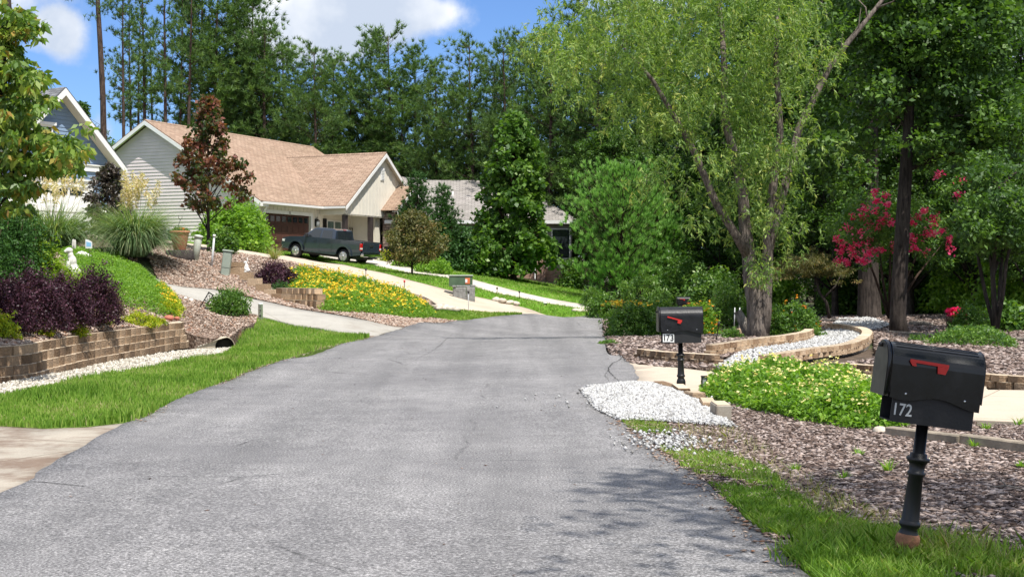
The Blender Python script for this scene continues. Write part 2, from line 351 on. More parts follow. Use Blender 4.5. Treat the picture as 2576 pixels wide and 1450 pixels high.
    def build(s, name, m, parent=None, bevel=0.0, seg=1):
        me = bpy.data.meshes.new(name); me.from_pydata(s.v, [], s.f); me.materials.append(MATS[m] if isinstance(m, str) else m)
        a = me.attributes.new('rnd', 'FLOAT', 'FACE'); a.data.foreach_set('value', s.r)
        ul = me.uv_layers.new(name='UVMap'); i = 0
        for f, u in zip(s.f, s.uv):
            for k in range(len(f)):
                if u: ul.data[i].uv = u[k]
                i += 1
        me.polygons.foreach_set('use_smooth', s.sm); me.update(calc_edges=True)
        o = link(name, me, parent)
        if bevel:
            b = o.modifiers.new('bevel', 'BEVEL'); b.width = bevel; b.segments = seg; b.limit_method = 'ANGLE'; b.angle_limit = math.radians(35)
        return o
def children(o): return [c for c in bpy.data.objects if c.parent == o]
def copy_tree(o, parent=None, kids=None):
    c = o.copy(); COL.objects.link(c); c.parent = parent
    for ch in (kids if kids is not None else children(o)): copy_tree(ch, c)
    return c
def text_mesh(name, s, size, m, parent, M, bold=0.0, ext=.002):
    cu = bpy.data.curves.new(name, 'FONT'); cu.body = s; cu.size = size; cu.extrude = ext; cu.offset = bold; cu.align_x = 'CENTER'; cu.align_y = 'CENTER'
    to = bpy.data.objects.new(name, cu); me = bpy.data.meshes.new_from_object(to); bpy.data.objects.remove(to); bpy.data.curves.remove(cu)
    me.materials.clear(); me.materials.append(MATS[m]); me.transform(M); return link(name, me, parent)
# ---------------------------------------------------------------- terrain: two smooth surfaces that meet at the left retaining wall
def ray(px, py, d): return ((px-CX)/F*d, d, EYE-(py-HOR)/F*d)
def flat(px, py): d = EYE*F/(py-HOR); return ray(px, py, d)
class TPS:
    def __init__(s, pts, lam=1e-3):
        P = np.array(pts, float); s.P = P[:, :2]; n = len(P)
        K = s.k(s.P, s.P)+lam*np.eye(n); A = np.zeros((n+3, n+3)); A[:n, :n] = K; A[:n, n] = 1; A[:n, n+1:] = s.P; A[n, :n] = 1; A[n+1:, :n] = s.P.T
        s.w = np.linalg.solve(A, np.r_[P[:, 2], 0, 0, 0])
    def k(s, a, b):
        d = np.sqrt(((a[:, None, :]-b[None, :, :])**2).sum(-1))+1e-9
        return d*d*np.log(d)
    def __call__(s, Q):
        Q = np.atleast_2d(np.asarray(Q, float))[:, :2]; o = np.empty(len(Q))
        for i in range(0, len(Q), 20000):
            q = Q[i:i+20000]; o[i:i+20000] = s.k(q, s.P)@s.w[:-3]+s.w[-3]+q@s.w[-2:]
        return o
share = [ray(480, 873, 36), ray(560, 852, 36.6), ray(600, 832, 38), ray(640, 815, 39.5), ray(660, 806, 40.5), ray(700, 815, 40.8), ray(760, 835, 41), ray(880, 846, 38.3), ray(930, 850, 37.8)]
road = [flat(*p) for p in [(2280, 1406), (2575, 1440), (2400, 1300), (0, 1250), (330, 1062), (720, 905), (850, 868), (560, 965), (1010, 830), (1287, 1450), (1287, 1000), (1287, 850), (1560, 1065), (2030, 1450), (1580, 905)]] + [
    ray(1300, 790, 62), ray(1537, 787, 64), ray(1100, 812, 50), (-9, 0, 0), (9, 0, 0), (-5, -8, 0), (5, -8, 0), (-9, 10, 0), (0, 3, 0)]
hi_pts = share[1:]+[(-9.1, 36.2, .46), (-9.2, 38, .45), (-8.4, 36.9, .02)]+road+[ray(2520, 1020, 17.7), ray(2250, 840, 38), ray(2185, 800, 50), ray(2575, 850, 36), ray(1905, 850, 34.5), ray(1700, 865, 31), ray(1800, 930, 24.5), ray(2300, 1150, 12.4), ray(2575, 1300, 9.3),
    (20, 70, .1), (12, 80, .25), (7, 75, .35), (30, 40, .3), (14, 16, .1), (40, 90, 1.), (0, 130, 1.2), (60, 150, 2),
    ray(1355, 707, 84), ray(1250, 692, 84), ray(1120, 667, 83), ray(1500, 745, 78),
    ray(1030, 690, 73), ray(1192, 704, 71), ray(1310, 741, 68), ray(1434, 766, 66), ray(861, 661, 77), ray(728, 646, 78.6), ray(662, 630, 79.3), ray(780, 638, 83.8), ray(940, 655, 80),
    ray(600, 628, 67), ray(900, 690, 62.5), ray(1030, 718, 61), ray(1105, 752, 60), ray(1176, 757, 59.5), ray(1290, 783, 60.5), ray(430, 606, 68), ray(230, 590, 70), ray(60, 590, 66),
    ray(800, 790, 43.5), ray(1000, 802, 47), ray(700, 664, 56.5), ray(900, 722, 54), ray(1080, 775, 54), ray(570, 688, 54), ray(450, 632, 57), ray(380, 655, 52), ray(540, 729, 48), ray(660, 762, 45), ray(760, 780, 44),
    ray(400, 710, 50), ray(480, 745, 45), ray(800, 820, 41.3), ray(960, 836, 41.3), ray(600, 800, 40.5),
    ray(0, 872, 23.3), ray(100, 860, 25.3), ray(200, 846, 28), ray(110, 735, 31), ray(300, 745, 37), ray(0, 735, 28), ray(200, 650, 45), ray(-200, 700, 30), ray(-200, 620, 50),
    (-35, 70, 4.2), (-45, 110, 4.5), (-10, 105, 3.2), (-25, 95, 4), (10, 100, 1.2), (-30, 30, 2.0), (-60, 60, 5), (-30, 10, 1), (-16, 17, .75), (-12, 14, .45)]
hi_pts += [(WX, WY, WZ) for (WX, WY, WZ) in [(-9.25, 20.5, .53), (-8.95, 22, .52), (-8.75, 24.4, .5), (-8.8, 26.7, .48), (-8.85, 30, .47), (-10.6, 19.0, .5), (-11.5, 24, .8), (-11.2, 28, .85), (-11, 33, .95)]]
lo_pts = share+road+[flat(200, 1000), flat(440, 1010), flat(380, 935), (-7.1, 17, -.02), (-6.7, 22, -.02), (-6.4, 27, -.02), (-6.5, 31, -.03), (-8, 10, -.05), (-14, 10, -.1)]+[
    ray(0, 985, 21.6), ray(200, 938, 25.6), ray(380, 900, 30), ray(-200, 1000, 19), ray(500, 882, 35)]+[(-8.9, y, -.14) for y in (18, 21, 24, 27, 30, 33)]+[(-11, 15, -.14), (-13, 18, -.14)]
HI = TPS(hi_pts); LO = TPS(lo_pts)
def R(px, py, d): return ray(px, py, d)[:2]
WALL = [(-14.2, 14.5), (-10.6, 19.0), R(0, 873, 23.2), R(110, 860, 25.4), R(200, 845, 28), R(330, 826, 31.8), (-8.84, 35.0), (-8.72, 35.9), (-8.85, 36.6)]
LOWZONE = WALL+[R(500, 872, 36.6), R(560, 852, 36.6), R(600, 832, 38), R(640, 815, 39.5), R(660, 806, 40.5), R(700, 815, 40.8), R(760, 835, 41), R(930, 850, 37.8), (-3, 25), (-3, 0), (-20, 0), (-25, 8)]
def inpoly(Q, poly):
    Q = np.atleast_2d(Q)[:, :2]; x, y = Q[:, 0], Q[:, 1]; c = np.zeros(len(Q), bool); n = len(poly)
    for i in range(n):
        (x1, y1), (x2, y2) = poly[i][:2], poly[(i+1) % n][:2]
        k = ((y1 > y) != (y2 > y)); xi = (x2-x1)*(y-y1)/((y2-y1) if y2 != y1 else 1e-9)+x1
        c ^= k & (x < xi)
    return c
def zt(Q):
    Q = np.atleast_2d(np.asarray(Q, float))
    h = HI(Q); l = inpoly(Q, LOWZONE); h = np.clip(h, -.4, 9)
    if l.any(): h[l] = LO(Q[l])
    return h
def z1(x, y): return float(zt([(x, y)])[0])
DS = np.concatenate([np.arange(6, 60, .1), np.arange(60, 130, .25)])
def P(px, py, surf=None):
    """where the line of sight through a pixel of the photograph meets the ground"""
    Q = np.stack([(px-CX)/F*DS, DS], 1); z = (surf or zt)(Q) if surf is None else surf(Q); zr = EYE-(py-HOR)/F*DS
    k = np.nonzero(zr <= z)[0]
    if len(k) == 0: i = len(DS)-1
    else: i = k[0]
    if i == 0: d = DS[0]
    else:
        a = zr[i-1]-z[i-1]; b = zr[i]-z[i]; t = a/(a-b+1e-12) if len(k) else 1; d = DS[i-1]+(DS[i]-DS[i-1])*min(1, max(0, t))
    return ((px-CX)/F*d, d)
def AT(px, d, dz=0.0):
    x = (px-CX)/F*d; return Vector((x, d, z1(x, d)+dz))
def S(d): return d/F       # metres per photo pixel at distance d
# ---------------------------------------------------------------- draped sheets
def poly_pts(poly, surf=None):
    o = []
    for p in poly:
        if p[0] == 'w': o.append((p[1], p[2]))
        elif len(p) == 3: o.append(R(*p))
        else: o.append(P(p[0], p[1], surf))
    return o
def refine(pts, step, jit, closed=True):
    o = []; n = len(pts)
    for i in range(n if closed else n-1):
        a = Vector(pts[i]); b = Vector(pts[(i+1) % n]); L = (b-a).length; k = max(1, min(80, int(L/step)))
        p0 = Vector(pts[(i-1) % n]) if closed or i > 0 else a; p3 = Vector(pts[(i+2) % n]) if closed or i < n-2 else b
        lo = min(L, (a-p0).length, (p3-b).length)
        for j in range(k):
            t = j/k
            q = a.lerp(b, t)
            if lo > L*.25:
                q2 = .5*((2*a)+(b-p0)*t+(2*p0-5*a+4*b-p3)*t*t+(3*a-p0-3*b+p3)*t**3); q = q2
            o.append((q.x+random.uniform(-jit, jit), q.y+random.uniform(-jit, jit)))
    return o
def drape(name, poly, m, off, surf=None, step=.35, jit=.03, grid=.5, zadd=None, skirt=.12, kind='structure', label=None, cat=None):
    surf = surf or HI
    B = refine(poly_pts(poly, surf), step, jit); xs = [p[0] for p in B]; ys = [p[1] for p in B]
    pts = [Vector(p) for p in B]; nb = len(pts); inn = []
    y = min(ys)
    while y < max(ys):
        g = grid*max(1, y/30); x = min(xs)+random.random()*g
        while x < max(xs): inn.append((x+random.uniform(-.2, .2)*g, y+random.uniform(-.2, .2)*g)); x += g
        y += g
    inn = np.array(inn); inn = inn[inpoly(inn, B)] if len(inn) else inn
    if len(inn):
        Bn = np.array(B); keep = np.array([np.min(((Bn-q)**2).sum(1)) > (grid*.35)**2 for q in inn]); inn = inn[keep]
    allp = pts+[Vector(q) for q in inn]
    v, e, f, _, _, _ = geometry.delaunay_2d_cdt(allp, [], [list(range(nb))], 1, 1e-5)
    Q = np.array([(q.x, q.y) for q in v]); z = surf(Q)+off
    if zadd is not None: z = z+zadd(Q)
    V = np.c_[Q, z]; T = [tuple(t) for t in f]
    # skirt so that no gap shows along the edge
    from collections import Counter
    ec = Counter()
    for t in T:
        for i in range(3): a, b = t[i], t[(i+1) % 3]; ec[(min(a, b), max(a, b))] += 1
    base = len(V); low = V.copy(); low[:, 2] -= skirt; V = np.vstack([V, low]); sk = []
    for t in T:
        for i in range(3):
            a, b = t[i], t[(i+1) % 3]
            if ec[(min(a, b), max(a, b))] == 1: sk += [(b, a, base+a), (b, base+a, base+b)]
    used = {}
    def mp(i):
        if i not in used: used[i] = len(used)
        return used[i]
    FF = [tuple(mp(i) for i in t) for t in T+sk]; inv = sorted(used, key=used.get)
    o = mesh_np(name, V[inv], np.array(FF), m, smooth=False)
    o.data.polygons.foreach_set('use_smooth', [True]*len(T)+[False]*len(sk))
    tag(o, label, cat, None, kind); return o, B
ROAD_L = [(0, 1250), (120, 1176), (230, 1115), (330, 1064), (440, 1012), (560, 965), (720, 905), (850, 868), (930, 850), (1010, 828), (1080, 813), (1180, 802), (1310, 791), (1418, 787, 61.5), (1537, 786, 64.5)]
ROAD_R = [(1537, 800), (1515, 832), (1522, 872), (1560, 896), (1592, 925), (1602, 975), (1530, 990), (1500, 1025), (1560, 1064), (1640, 1130), (1800, 1240), (1900, 1330), (2030, 1450)]
road_o, ROAD_B = drape('road', [('w', -4.6, -5), ('w', -4.3, 6)]+ROAD_L+[('w', 9, 68), ('w', 16, 69), ('w', 40, 66), ('w', 40, 61), ('w', 16, 63.5), ('w', 8, 61)]+ROAD_R+[('w', 1.9, 4), ('w', 2.6, -5)], 'asphalt', .03, step=.3, jit=.025)
def crack(pts, w):
    Q_ = refine([P(*p) for p in pts], .12, .015, False); V_ = []; F_ = []
    for i, (x, y) in enumerate(Q_):
        a = Vector(Q_[max(i-1, 0)]); b_ = Vector(Q_[min(i+1, len(Q_)-1)]); d = (b_-a).normalized(); n_ = Vector((-d.y, d.x))*w*random.uniform(.3, 1.0)*math.sin(math.pi*(i+.6)/(len(Q_)+.4)); z = float(HI([(x, y)])[0])+.034
        V_ += [(x+n_.x, y+n_.y, z), (x-n_.x, y-n_.y, z)]
        if i: F_.append((2*i-2, 2*i, 2*i+1, 2*i-1))
    mesh_np('crack', V_, np.array(F_), 'crack_dark', parent=road_o)
mat('crack_dark', (.035, .034, .033), .95, .3, 30)
for pts, w in (([(45, 1219), (110, 1221), (180, 1228), (272, 1237)], .012), ([(1572, 872), (1556, 890), (1562, 905), (1540, 918), (1530, 935), (1545, 952), (1560, 968), (1566, 982)], .016), ([(1562, 905), (1580, 915)], .01), ([(1530, 935), (1522, 948), (1534, 965)], .01), ([(1556, 890), (1540, 880)], .01), ([(590, 1130), (640, 1112), (720, 1105)], .006), ([(820, 905), (980, 900), (1150, 905)], .012), ([(1000, 935), (1060, 900), (1110, 868), (1140, 850)], .008)): crack(pts, w)
# base ground
gx = np.concatenate([np.linspace(-700, -60, 12), np.arange(-56, 56, .8), np.linspace(60, 700, 12)]); gy = np.concatenate([np.linspace(-120, -8, 8), np.arange(-6, 130, .8), np.linspace(134, 900, 16)])
GX, GY = np.meshgrid(gx, gy); Q = np.c_[GX.ravel(), GY.ravel()]
def ext(Q):
    C = np.c_[np.clip(Q[:, 0], -60, 60), np.clip(Q[:, 1], -8, 150)]; h = np.clip(HI(C), -.4, 6); l = inpoly(C, LOWZONE)
    return h, l, C
h, l, C = ext(Q)
near = np.zeros(len(Q), bool)
for dx in (-1.2, 0, 1.2):
    for dy in (-1.2, 0, 1.2): near |= inpoly(Q+np.array([dx, dy]), LOWZONE)
h[near] = np.minimum(h[near], LO(C[near])-.25)
far = np.clip((Q[:, 1]-150)/300, 0, 1)*8; z = h-.10+far
ny, nx = GX.shape; idx = np.arange(ny*nx).reshape(ny, nx)
Fq = np.stack([idx[:-1, :-1], idx[:-1, 1:], idx[1:, 1:], idx[1:, :-1]], -1).reshape(-1, 4)
tag(mesh_np('ground', np.c_[Q, z], Fq, 'forest_floor', smooth=True), kind='structure')
# paths and drives
drape('driveway_apron', [('w', -12, 8), ('w', -4.4, 6), (0, 1250, 10.26), (120, 1180), (230, 1118), (330, 1066), (100, 1080), (0, 1074), (-200, 1060), ('w', -14, 14)], 'concrete_apron', .022, surf=LO, jit=.01)
drape('driveway', [(1012, 824), (960, 840), (930, 847), (800, 825), (660, 797), (560, 772), (470, 748), (402, 723), (385, 716), (388, 698), (402, 703), (540, 729), (660, 757), (760, 779), (900, 802)], 'concrete_grey', .012, jit=.008)
drape('driveway', [(1418, 788, 61.3), (1310, 790), (1161, 781), (1105, 769), (1050, 757, 57), (900, 718, 57.5), (760, 690, 58.5), (640, 660, 60), (520, 640, 62), (430, 628, 63), (300, 612, 64), (150, 606, 63), (20, 602, 62), (0, 590, 66), (230, 588, 70.5), (330, 593, 70), (430, 600, 70), (500, 605, 70), (618, 619), (753, 643), (873, 668), (1002, 697), (1134, 731), (1247, 757), (1330, 777)], 'concrete_tan', .018, jit=.008)
drape('driveway', [(1537, 785, 64), (1434, 773), (1310, 749), (1223, 731), (1133, 702), (1034, 688), (912, 663), (800, 645), (708, 631), (655, 622, 80), ('w', -13.4, 81.5), ('w', -11, 86), ('w', -8.5, 84.6), (985, 656, 82), (1030, 672), (1129, 691), (1192, 703), (1310, 734), (1434, 759), (1537, 774)], 'concrete_pale', .02, jit=.008)
drape('driveway', [(1604, 978), (1585, 935), (1578, 914), (1700, 926), (1800, 938), (1860, 940), (2110, 948), (2300, 960), (2480, 973), (2700, 985), ('w', 20, 19), ('w', 20, 15.8), (2700, 1072), (2575, 1066), (2450, 1060), (2250, 1046), (2000, 1022), (1800, 1002), (1690, 984)], 'concrete_tan', .02, jit=.01)
drape('gravel_path', [(1800, 924), (1860, 938), (1925, 930), (1960, 905), (2100, 888), (2180, 868), (2185, 845), (2150, 832), (2080, 832), (2045, 845), (1960, 868), (1860, 890)], 'gravel_base', .03, jit=.02)
drape('swale', [('w', -14, 13.5), (-200, 1020), (0, 1000), (200, 962), (380, 930), (560, 892), (585, 872), (560, 862), (500, 872), (480, 884), (330, 905), (200, 932), (0, 972), ('w', -10.8, 18.9), ('w', -14.4, 14.6)], 'gravel_base', .02, surf=LO)
# lawns
_, LAWN_L = drape('roadside_lawn', [('w', -14, 12.7), (-200, 1062), (0, 1076), (100, 1083), (330, 1066), (440, 1014), (560, 967), (720, 907), (850, 870), (930, 850), (880, 845), (760, 829), (700, 811), (660, 801), (640, 822), (600, 858), (560, 893), (380, 930), (200, 962), (0, 1002), (-200, 1022)], 'lawn_near', .028, surf=LO)
_, LAWN_S = drape('roadside_lawn', [(1026, 793), (1080, 800), (1146, 807), (1230, 799), (1314, 791), (1230, 788), (1152, 782), (1100, 785)], 'lawn_near', .036)
_, LAWN_AB = drape('lawn_strip', [(618, 614, 79), (708, 629), (846, 655), (912, 663), (1034, 689), (1133, 703), (1223, 732), (1310, 750), (1434, 773), (1537, 784, 64), (1418, 787, 61.7), (1330, 777), (1247, 757), (1134, 731), (1002, 697), (873, 668), (753, 643), (618, 619, 72)], 'lawn_far', .03, jit=.02)
_, LAWN_R = drape('side_lawn', [(1060, 676), (1100, 660, 83), (1120, 667, 83.5), (1250, 690, 85), (1360, 712), (1440, 722), (1500, 744), (1600, 764, 74), (1620, 778, 67), (1537, 776), (1434, 760), (1310, 735), (1192, 704), (1129, 692)], 'lawn_far', .026)
_, LAWN_H = drape('house_lawn', [('w', -45, 66), (-60, 592, 64), (20, 588, 67), (230, 587, 71), (330, 592, 70.5), (430, 599, 70.5), (500, 604, 70.5), (618, 615, 78), ('w', -14.5, 80), ('w', -30, 88), ('w', -50, 88)], 'lawn_far', .01)
# beds
_, BED_A = drape('mulch_bed', [('w', -14.2, 14.6), ('w', -10.7, 19.1), (0, 873, 23.3), (110, 860, 25.5), (200, 845, 28.1), (330, 826, 31.9), ('w', -8.84, 35.0), ('w', -8.8, 36.0), ('w', -8.75, 36.6), ('w', -8.45, 36.5), (560, 852, 36.7), (600, 832, 38.1), (640, 815, 39.6), (656, 797), (560, 773), (470, 749), (400, 723), (330, 692, 54), (250, 662, 60), (100, 640, 60), (-200, 620, 55), ('w', -26, 22)], 'mulch_red', .004, skirt=.5)
_, BED_B = drape('mulch_bed', [(400, 702), (540, 728), (660, 756), (760, 778), (900, 801), (1012, 823), (1080, 812), (1146, 807), (1060, 797), (1010, 790), (1090, 775, 54), (1050, 758, 56.5), (900, 720, 57), (760, 691, 58), (640, 662, 59.5), (520, 642, 61.5), (430, 630, 62.5), (330, 640, 60), (360, 670, 55)], 'mulch_red', .006)
_, BED_D = drape('mulch_bed', [(1537, 800), (1517, 832), (1524, 872), (1565, 897), (1592, 916), (1700, 926), (1800, 924), (1800, 905), (1900, 880), (2040, 850), (2060, 832), (2150, 828), (2190, 845), (2200, 880), (2180, 905), (1960, 935), (1930, 946), (2110, 947), (2480, 972), ('w', 12.5, 20.5), ('w', 22, 24), ('w', 26, 48), ('w', 14, 60), ('w', 8, 60.5)], 'mulch_soil', .012)
_, BED_F = drape('mulch_bed', [(1500, 1025), (1540, 985), (1604, 978), (1690, 985), (1800, 1003), (2000, 1023), (2250, 1047), (2450, 1061), (2700, 1073), ('w', 20, 15.6), ('w', 14, 4), ('w', 1.95, 0), ('w', 1.75, 6), (2030, 1448), (1900, 1328), (1800, 1238), (1640, 1128), (1560, 1062)], 'mulch_soil', .01)
# ---------------------------------------------------------------- loose stuff on the ground
def scatter(B, dens, dref=None, n=None):
    """random points in polygon B; density falls with distance squared beyond dref"""
    B = [(p[0], p[1]) for p in B]; xs = [p[0] for p in B]; ys = [p[1] for p in B]; x0, x1, y0, y1 = min(xs), max(xs), max(min(ys), 5.0), max(ys)
    n = int((x1-x0)*(y1-y0)*dens); q = np.c_[RNG.uniform(x0, x1, n), RNG.uniform(y0, y1, n)]
    vis = np.abs(q[:, 0]) < q[:, 1]*.375+1.0; q = q[vis]
    if dref: q = q[RNG.random(len(q)) < np.minimum(1, (dref/q[:, 1])**2)]
    return q[inpoly(q, B)]
def blades(name, q, z, h, w, m, lean=.35, hvar=.5, parent=None):
    sp_n = .5+.28*np.sin(q[:, 0]*1.9+q[:, 1]*.7)*np.sin(q[:, 1]*1.3-q[:, 0]*.6+2)+.14*np.sin(q[:, 0]*7.1)*np.sin(q[:, 1]*5.3); tone_ = np.clip(sp_n*.75+RNG.normal(.1, .2, len(q)), 0, 1)
    n = len(q); H = h*(1-hvar+2*hvar*RNG.random(n)) if np.isscalar(h) else h*(1-hvar+2*hvar*RNG.random(n)); a = RNG.uniform(0, 2*np.pi, n); b = RNG.uniform(0, 2*np.pi, n); L = H*lean*RNG.random(n)*1.6
    wx, wy = np.cos(a)*w*.5, np.sin(a)*w*.5; lx, ly = np.cos(b)*L, np.sin(b)*L
    V = np.empty((n, 5, 3)); x, y = q[:, 0], q[:, 1]
    V[:, 0] = np.c_[x-wx, y-wy, z-.01]; V[:, 1] = np.c_[x+wx, y+wy, z-.01]
    V[:, 2] = np.c_[x+wx*.8+lx*.4, y+wy*.8+ly*.4, z+H*.6]; V[:, 3] = np.c_[x+lx, y+ly, z+H]; V[:, 4] = np.c_[x-wx*.8+lx*.4, y-wy*.8+ly*.4, z+H*.6]
    i = np.arange(n)*5; Fc = np.stack([i, i+1, i+2, i+3, i+4], 1)
    return mesh_np(name, V.reshape(-1, 3), Fc, m, tone_, parent)
def chips(name, q, z, s, m, flat=.35, kind='chip', parent=None):
    """small solid pieces: four-sided wedges with a raised top"""
    n = len(q); a = RNG.uniform(0, 2*np.pi, n); sx = s*(.3+1.1*RNG.random(n)**1.4+.2); sy = sx*(.18+.32*RNG.random(n) if kind == 'chip' else .6+.5*RNG.random(n)); hz = sx*flat*(.6+.8*RNG.random(n))
    ca, sa = np.cos(a), np.sin(a); tl = RNG.uniform(-.5, .5, (n, 2))
    V = np.empty((n, 6, 3)); base = [(-1, -.6, 0), (.3, -1, 0), (1, .4, 0), (-.4, 1, 0)]
    for k, (u, v, _) in enumerate(base):
        ux = u*sx*.5*(.8+.4*RNG.random(n)); vy = v*sy*.5*(.8+.4*RNG.random(n)); V[:, k] = np.c_[q[:, 0]+ux*ca-vy*sa, q[:, 1]+ux*sa+vy*ca, z+hz*.35+(tl[:, 0]*ux+tl[:, 1]*vy)*.6]
    V[:, 4] = np.c_[q[:, 0]+tl[:, 0]*sx*.3, q[:, 1]+tl[:, 1]*sx*.3, z+hz]; V[:, 5] = np.c_[q[:, 0], q[:, 1], z-hz*.3]
    i = (np.arange(n)*6)[:, None]; T = np.array([(0, 1, 4), (1, 2, 4), (2, 3, 4), (3, 0, 4), (1, 0, 5), (2, 1, 5), (3, 2, 5), (0, 3, 5)])
    Fc = (i[:, :, None]+T[None]).reshape(-1, 3)
    return mesh_np(name, V.reshape(-1, 3), Fc, m, np.repeat(RNG.random(n), 8), parent)
leafmat('grass', [(.08, .17, .02), (.14, .265, .035), (.21, .35, .05), (.30, .41, .09), (.42, .38, .2)], .35)
leafmat('grass_dry', [(.14, .22, .04), (.30, .30, .12), (.48, .42, .24), (.20, .28, .06)], .3)
rndmat('chip', [(.035, .023, .018), (.13, .09, .072), (.25, .185, .155), (.46, .38, .34), (.07, .045, .036)])
rndmat('chip_red', [(.09, .055, .04), (.22, .15, .11), (.36, .28, .225), (.52, .43, .36), (.27, .13, .07)])
rndmat('pebble', [(.16, .155, .15), (.38, .375, .36), (.56, .56, .55), (.28, .28, .29)]); rndmat('pebble_cream', [(.20, .175, .14), (.36, .33, .27), (.50, .46, .39), (.60, .57, .5)])
q = scatter(LAWN_L, 2600, 15); zz = LO(q)+.03
edge = np.array(LAWN_L); tuft = np.clip(.55+.9*np.sin(q[:, 0]*1.7+2)*np.sin(q[:, 1]*.9)+RNG.normal(0, .15, len(q)), .35, 1.5)
tag(blades('grass', q, zz, .07*tuft+.03, .015, 'grass'), 'mown green grass strip between the road and the pale gravel ditch', 'grass', None, 'stuff')
GR = poly_pts([(1562, 1064), (1640, 1122), (1800, 1238), (1900, 1330), (2030, 1450), ('w', 1.65, 6.6), ('w', 3.6, 6.6), (2560, 1440), (2400, 1380), (2300, 1350), (2190, 1340), (2080, 1300), (1990, 1240), (1930, 1185), (1830, 1145), (1740, 1140), (1700, 1120), (1680, 1075), (1640, 1060)], HI)
q = scatter(GR, 9000, 9); keep = (np.sin(q[:, 0]*3.1)*np.sin(q[:, 1]*2.3+1)+.5*np.sin(q[:, 0]*9+q[:, 1]*7)+RNG.normal(0, .4, len(q)) > -.3) ; q = q[keep]
pc_ = np.array(P(1680, 1120)); q = q[RNG.random(len(q)) > 1.1*np.exp(-(((q-pc_)/np.array([.28, .5]))**2).sum(1))]
tall = np.clip((10.5-q[:, 1])/4, 0, 1); 
tag(blades('grass', q, HI(q)+.012, .04+.05*tall, .009, 'grass', .8), 'ragged green grass along the right road edge, taller round the leaning mailbox', 'grass', None, 'stuff')
GR2 = poly_pts([(1990, 1240), (2120, 1260), (2300, 1330), (2575, 1400), (2575, 1449), (2300, 1420), (2060, 1340)], HI)
q2 = scatter(GR2, 900, 9); q3 = scatter(poly_pts([(1700, 1080), (1850, 1080), (2000, 1180), (2200, 1300), (2000, 1290), (1750, 1180)], HI), 260)
qq = np.vstack([q2, q3]); tag(blades('weeds', qq, HI(qq)+.012, .07, .0045, 'grass_dry', .9), 'thin straw and pale weeds poking through the wood-chip mulch near the road', 'weeds', None, 'stuff')
for B_, dn, dr, hh, nm in ((LAWN_S, 700, 50, .07, 'grass tongue beside the brown mulch where the tan driveway meets the road'), (LAWN_AB, 160, 70, .08, 'grass strip separating the two sloping driveways'), (LAWN_R, 100, 75, .08, 'bright smooth lawn below the grey-roofed house')):
    q = scatter(B_, dn); tag(blades('grass', q, HI(q)+.03, hh, .03, 'grass', .8), nm, 'grass', None, 'stuff')
# road-edge litter
rl = np.array([p for p in refine([P(*p) if len(p) == 2 else R(*p) for p in ROAD_L[3:10]], .05, .05, False)]); rr = np.array(refine([P(*p) for p in ROAD_R[8:]], .03, .05, False))
q = np.vstack([rl+RNG.normal(0, .07, rl.shape), rl+RNG.normal(0, .05, rl.shape), rl+RNG.normal(0, .12, rl.shape)+np.array([-.05, 0]), rl+RNG.normal(0, .1, rl.shape)+np.array([-.08, 0]), rr+RNG.normal(0, .12, rr.shape), rr+RNG.normal(0, .05, rr.shape), rr+RNG.normal(0, .09, rr.shape)]); zq = np.where(q[:, 0] < -2, LO(q), HI(q))+.036
tag(chips('leaf_litter', q, zq, .045, 'chip_red', .15), 'brown dry leaf crumbs along both road edges', 'leaf litter', None, 'stuff')
q = scatter(ROAD_B, 5); q = q[:420]; tag(chips('leaf_litter', q, HI(q)+.033, .03, 'chip', .15), 'small dark bits scattered over the asphalt', 'leaf litter', None, 'stuff')
# mulch chips
MOUND = poly_pts([(1474, 990), (1500, 980), (1600, 977), (1668, 974), (1735, 1004), (1780, 1035), (1825, 1075), (1750, 1068), (1640, 1060), (1560, 1058), (1505, 1030)], HI)
def far_from(q, poly): return ~inpoly(q, poly)
q = scatter(BED_F, 2900, 11); q = q[far_from(q, MOUND)]; q = q[(~inpoly(q, GR)) | (RNG.random(len(q)) < .35)]
tag(chips('wood_chips', q, HI(q)+.012+RNG.random(len(q))*.016, .068, 'chip', .16), 'weathered purplish-brown wood chips covering the foreground bed right of the road', 'wood chips', None, 'stuff')
q = scatter(BED_D, 260, 26); tag(chips('wood_chips', q, HI(q)+.016, .12, 'chip', .22), 'dark wood chips and leaves on the shaded bed under the big trees', 'wood chips', None, 'stuff')
q = scatter(BED_A, 560, 32); q = q[np.abs(q[:, 0]) < q[:, 1]*.375]; tag(chips('wood_chips', q, HI(q)+.012, .085, 'chip_red', .3), 'reddish bark mulch above the left retaining wall', 'bark mulch', None, 'stuff')
q = scatter(BED_B, 560, 45); tag(chips('wood_chips', q, HI(q)+.012, .105, 'chip_red', .3), 'pinkish bark mulch on the slope between the grey drive and the yellow flowers', 'bark mulch', None, 'stuff')
